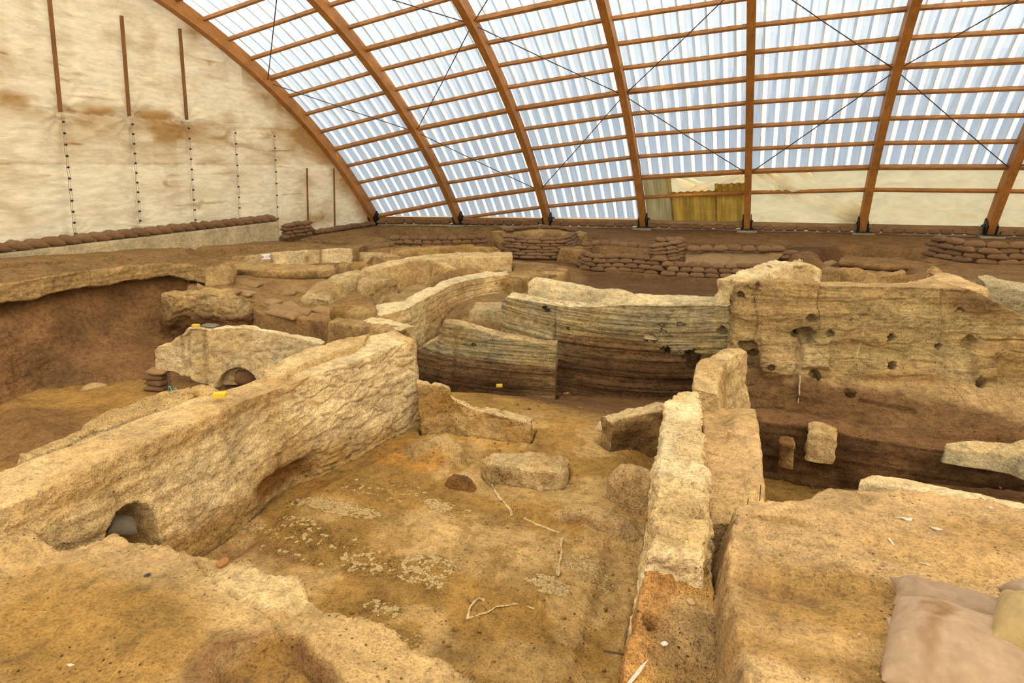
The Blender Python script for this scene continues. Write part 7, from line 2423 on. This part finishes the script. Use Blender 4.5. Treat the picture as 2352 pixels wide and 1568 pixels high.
    # finds on the right bank
    shapes = [((2080, 1194), 1.33, [(-0.10, 0.02), (-0.03, 0.015), (0.0, -0.025), (0.05, -0.02), (0.075, 0.03), (0.03, 0.02), (-0.02, 0.03)], 0.2, 'jagged white bone piece near the back of the right bank'),
              ((2150, 1216), 1.34, [(-0.06, 0.01), (0.0, -0.02), (0.06, 0.0), (0.02, 0.02)], 0.0, 'pale flat bone flake right of the jagged bone piece'),
              ((2045, 1246), 1.35, [(-0.012, 0.06), (0.012, 0.05), (0.022, -0.05), (0.01, -0.055)], 0.1, 'upright white bone splinter in the middle of the right bank'),
              ((2130, 1298), 1.38, [(-0.075, 0.008), (0.0, 0.004), (0.08, -0.012), (0.0, -0.012)], 0.0, 'long thin white bone in front of the splinter'),
              ((2275, 1168), 1.32, [(-0.02, 0.01), (0.01, 0.015), (0.025, -0.01), (-0.01, -0.012)], 0.0, 'tiny white bone chip near the right photo edge'),
              ((1598, 1142), 1.42, [(-0.02, 0.005), (0.0, 0.01), (0.025, 0.0), (0.0, -0.01)], 0.0, 'white chip lying on the pale ridge wall'),
              ((160, 1530), 1.04, [(-0.03, 0.005), (0.0, 0.014), (0.035, 0.01), (0.01, -0.012)], 0.3, 'white chip lying on the ochre left bank'),
              ((612, 1396), 1.02, [(-0.02, -0.012), (0.005, 0.02), (0.02, 0.01), (0.0, -0.012)], 0.3, 'white chip at the end of the plaster strip crack'),
              ((94, 1193), 1.12, [(-0.015, 0.006), (0.012, 0.01), (0.015, -0.008)], 0.3, 'white chip at the far left below the long wall'),
              ((1300, 903), -0.3, [(-0.06, -0.02), (0.05, 0.02), (0.08, 0.01), (0.0, -0.02)], 0.2, 'pale sherd on the dark floor before the layered wall')]
    for (px, py), z, pts, a, lab in shapes:
        o = poly_slab('bone', [(u * 0.75, w_ * 0.75) for u, w_ in pts], 0.008, M['bone'], None, onto(px, py, z) + np.array([0, 0, 0.003]), (0.05, 0.03, a))
        setp(o, lab, 'bone' if 'chip' not in lab and 'sherd' not in lab else 'chip')
    pebble('orange stone on the edge of the left foreground bank', 512, 1296, 1.03, 0.05, M['ostone'], 3, sq=(1.2, .8, .6))
    pebble('round brown stone half sunk in the burnt stump', 1586, 1384, 1.15, 0.035, M['gstone'], 4)
    pebble('pale angular stone on the burnt stump', 1526, 1480, 1.16, 0.022, M['bone'], 5)
    pebble('tan stone on the floor of the left pit', 217, 893, -0.62, 0.17, M['gstone'], 6, sq=(1.5, .8, .5))
    pebble('flat black sherd on the left foreground bank', 337, 1322, 1.04, 0.02, M['black'], 7, 'sherd', 'sherd', (1.4, 1, .3))
    pebble('chalky lump on the ground between the sandbag walls', 1322, 592, 0.55, 0.14, M['gstone'], 8, sq=(1.3, .9, .7))
    # cloth over the bank between bag rows
    M['geo'] = cloth_mat('sandy_geotextile', (0.27, 0.16, 0.068), 300, (0.16, 0.085, 0.035), 0.8)
    a = np.array([W(1578, 578, 1.0), W(1660, 577, 1.0), W(1740, 578, 1.0), W(1806, 580, 1.0)])
    b = np.array([W(1572, 612, 0.66), W(1650, 612, 0.66), W(1740, 608, 0.66), W(1772, 606, 0.66)])
    o = loft('ground_cloth', [b, a, side(a, -0.25, 0.0), drop(a, 0.7, -0.6)], M['geo'], np.array((0.5, 0.5, 0.5)), du=0.05, dv=0.05, lump=0.06, seed=201)
    setp(o, 'dirty brown cloth draped over the bank between two bag rows', 'cloth')
    for (nm, t_, b_, lab) in (('bank_face', [(1157, 536, 1.32), (1200, 530, 1.36), (1260, 529, 1.36), (1300, 531, 1.34), (1335, 540, 1.2)], 0.5, 'pale soil face showing between rim and tall rounded bag wall'),
                              ('bank_face', [(1332, 575, 0.98), (1350, 570, 1.0), (1400, 572, 1.0), (1450, 576, 0.98), (1500, 580, 0.95)], 0.3, 'pale soil face showing above the brown pit bag wall')):
        ln = L(*t_)
        o = loft('earth_bank', [drop(ln, b_, -0.22 if b_ > 0.4 else -0.1), drop(ln, ln[:, 2] - 0.22, 0.02), ln, side(ln, -0.9, 0.02), drop(ln, b_, -1.1)], M['ground'], two(TAN * 0.95, SOIL * 1.1, 1.6, 202), du=0.06, dv=0.05, lump=0.05, seed=203)
        setp(o, lab, 'bank')
# ================================================================ build
make_camera()
world_and_sun()
build_arches()
build_purlins()
build_roof()
build_bracing()
build_gable()
build_low_bays()
build_footings()
build_walls()
build_banks()
build_sandbags()
build_small()
build_ground()
build_edges()
build_clods()
build_surround()

v = SC.view_settings
SC.display_settings.display_device = 'sRGB'
v.view_transform = 'Standard'
v.look = 'None'
v.exposure = EXPO
v.gamma = 1.0
v.use_curve_mapping = False
SC.cycles.use_denoising = True
SC.cycles.max_bounces = 4
SC.cycles.diffuse_bounces = 3
SC.cycles.transmission_bounces = 4
SC.cycles.caustics_reflective = False
SC.cycles.caustics_refractive = False
SC.cycles.use_adaptive_sampling = True
SC.cycles.adaptive_threshold = 0.02
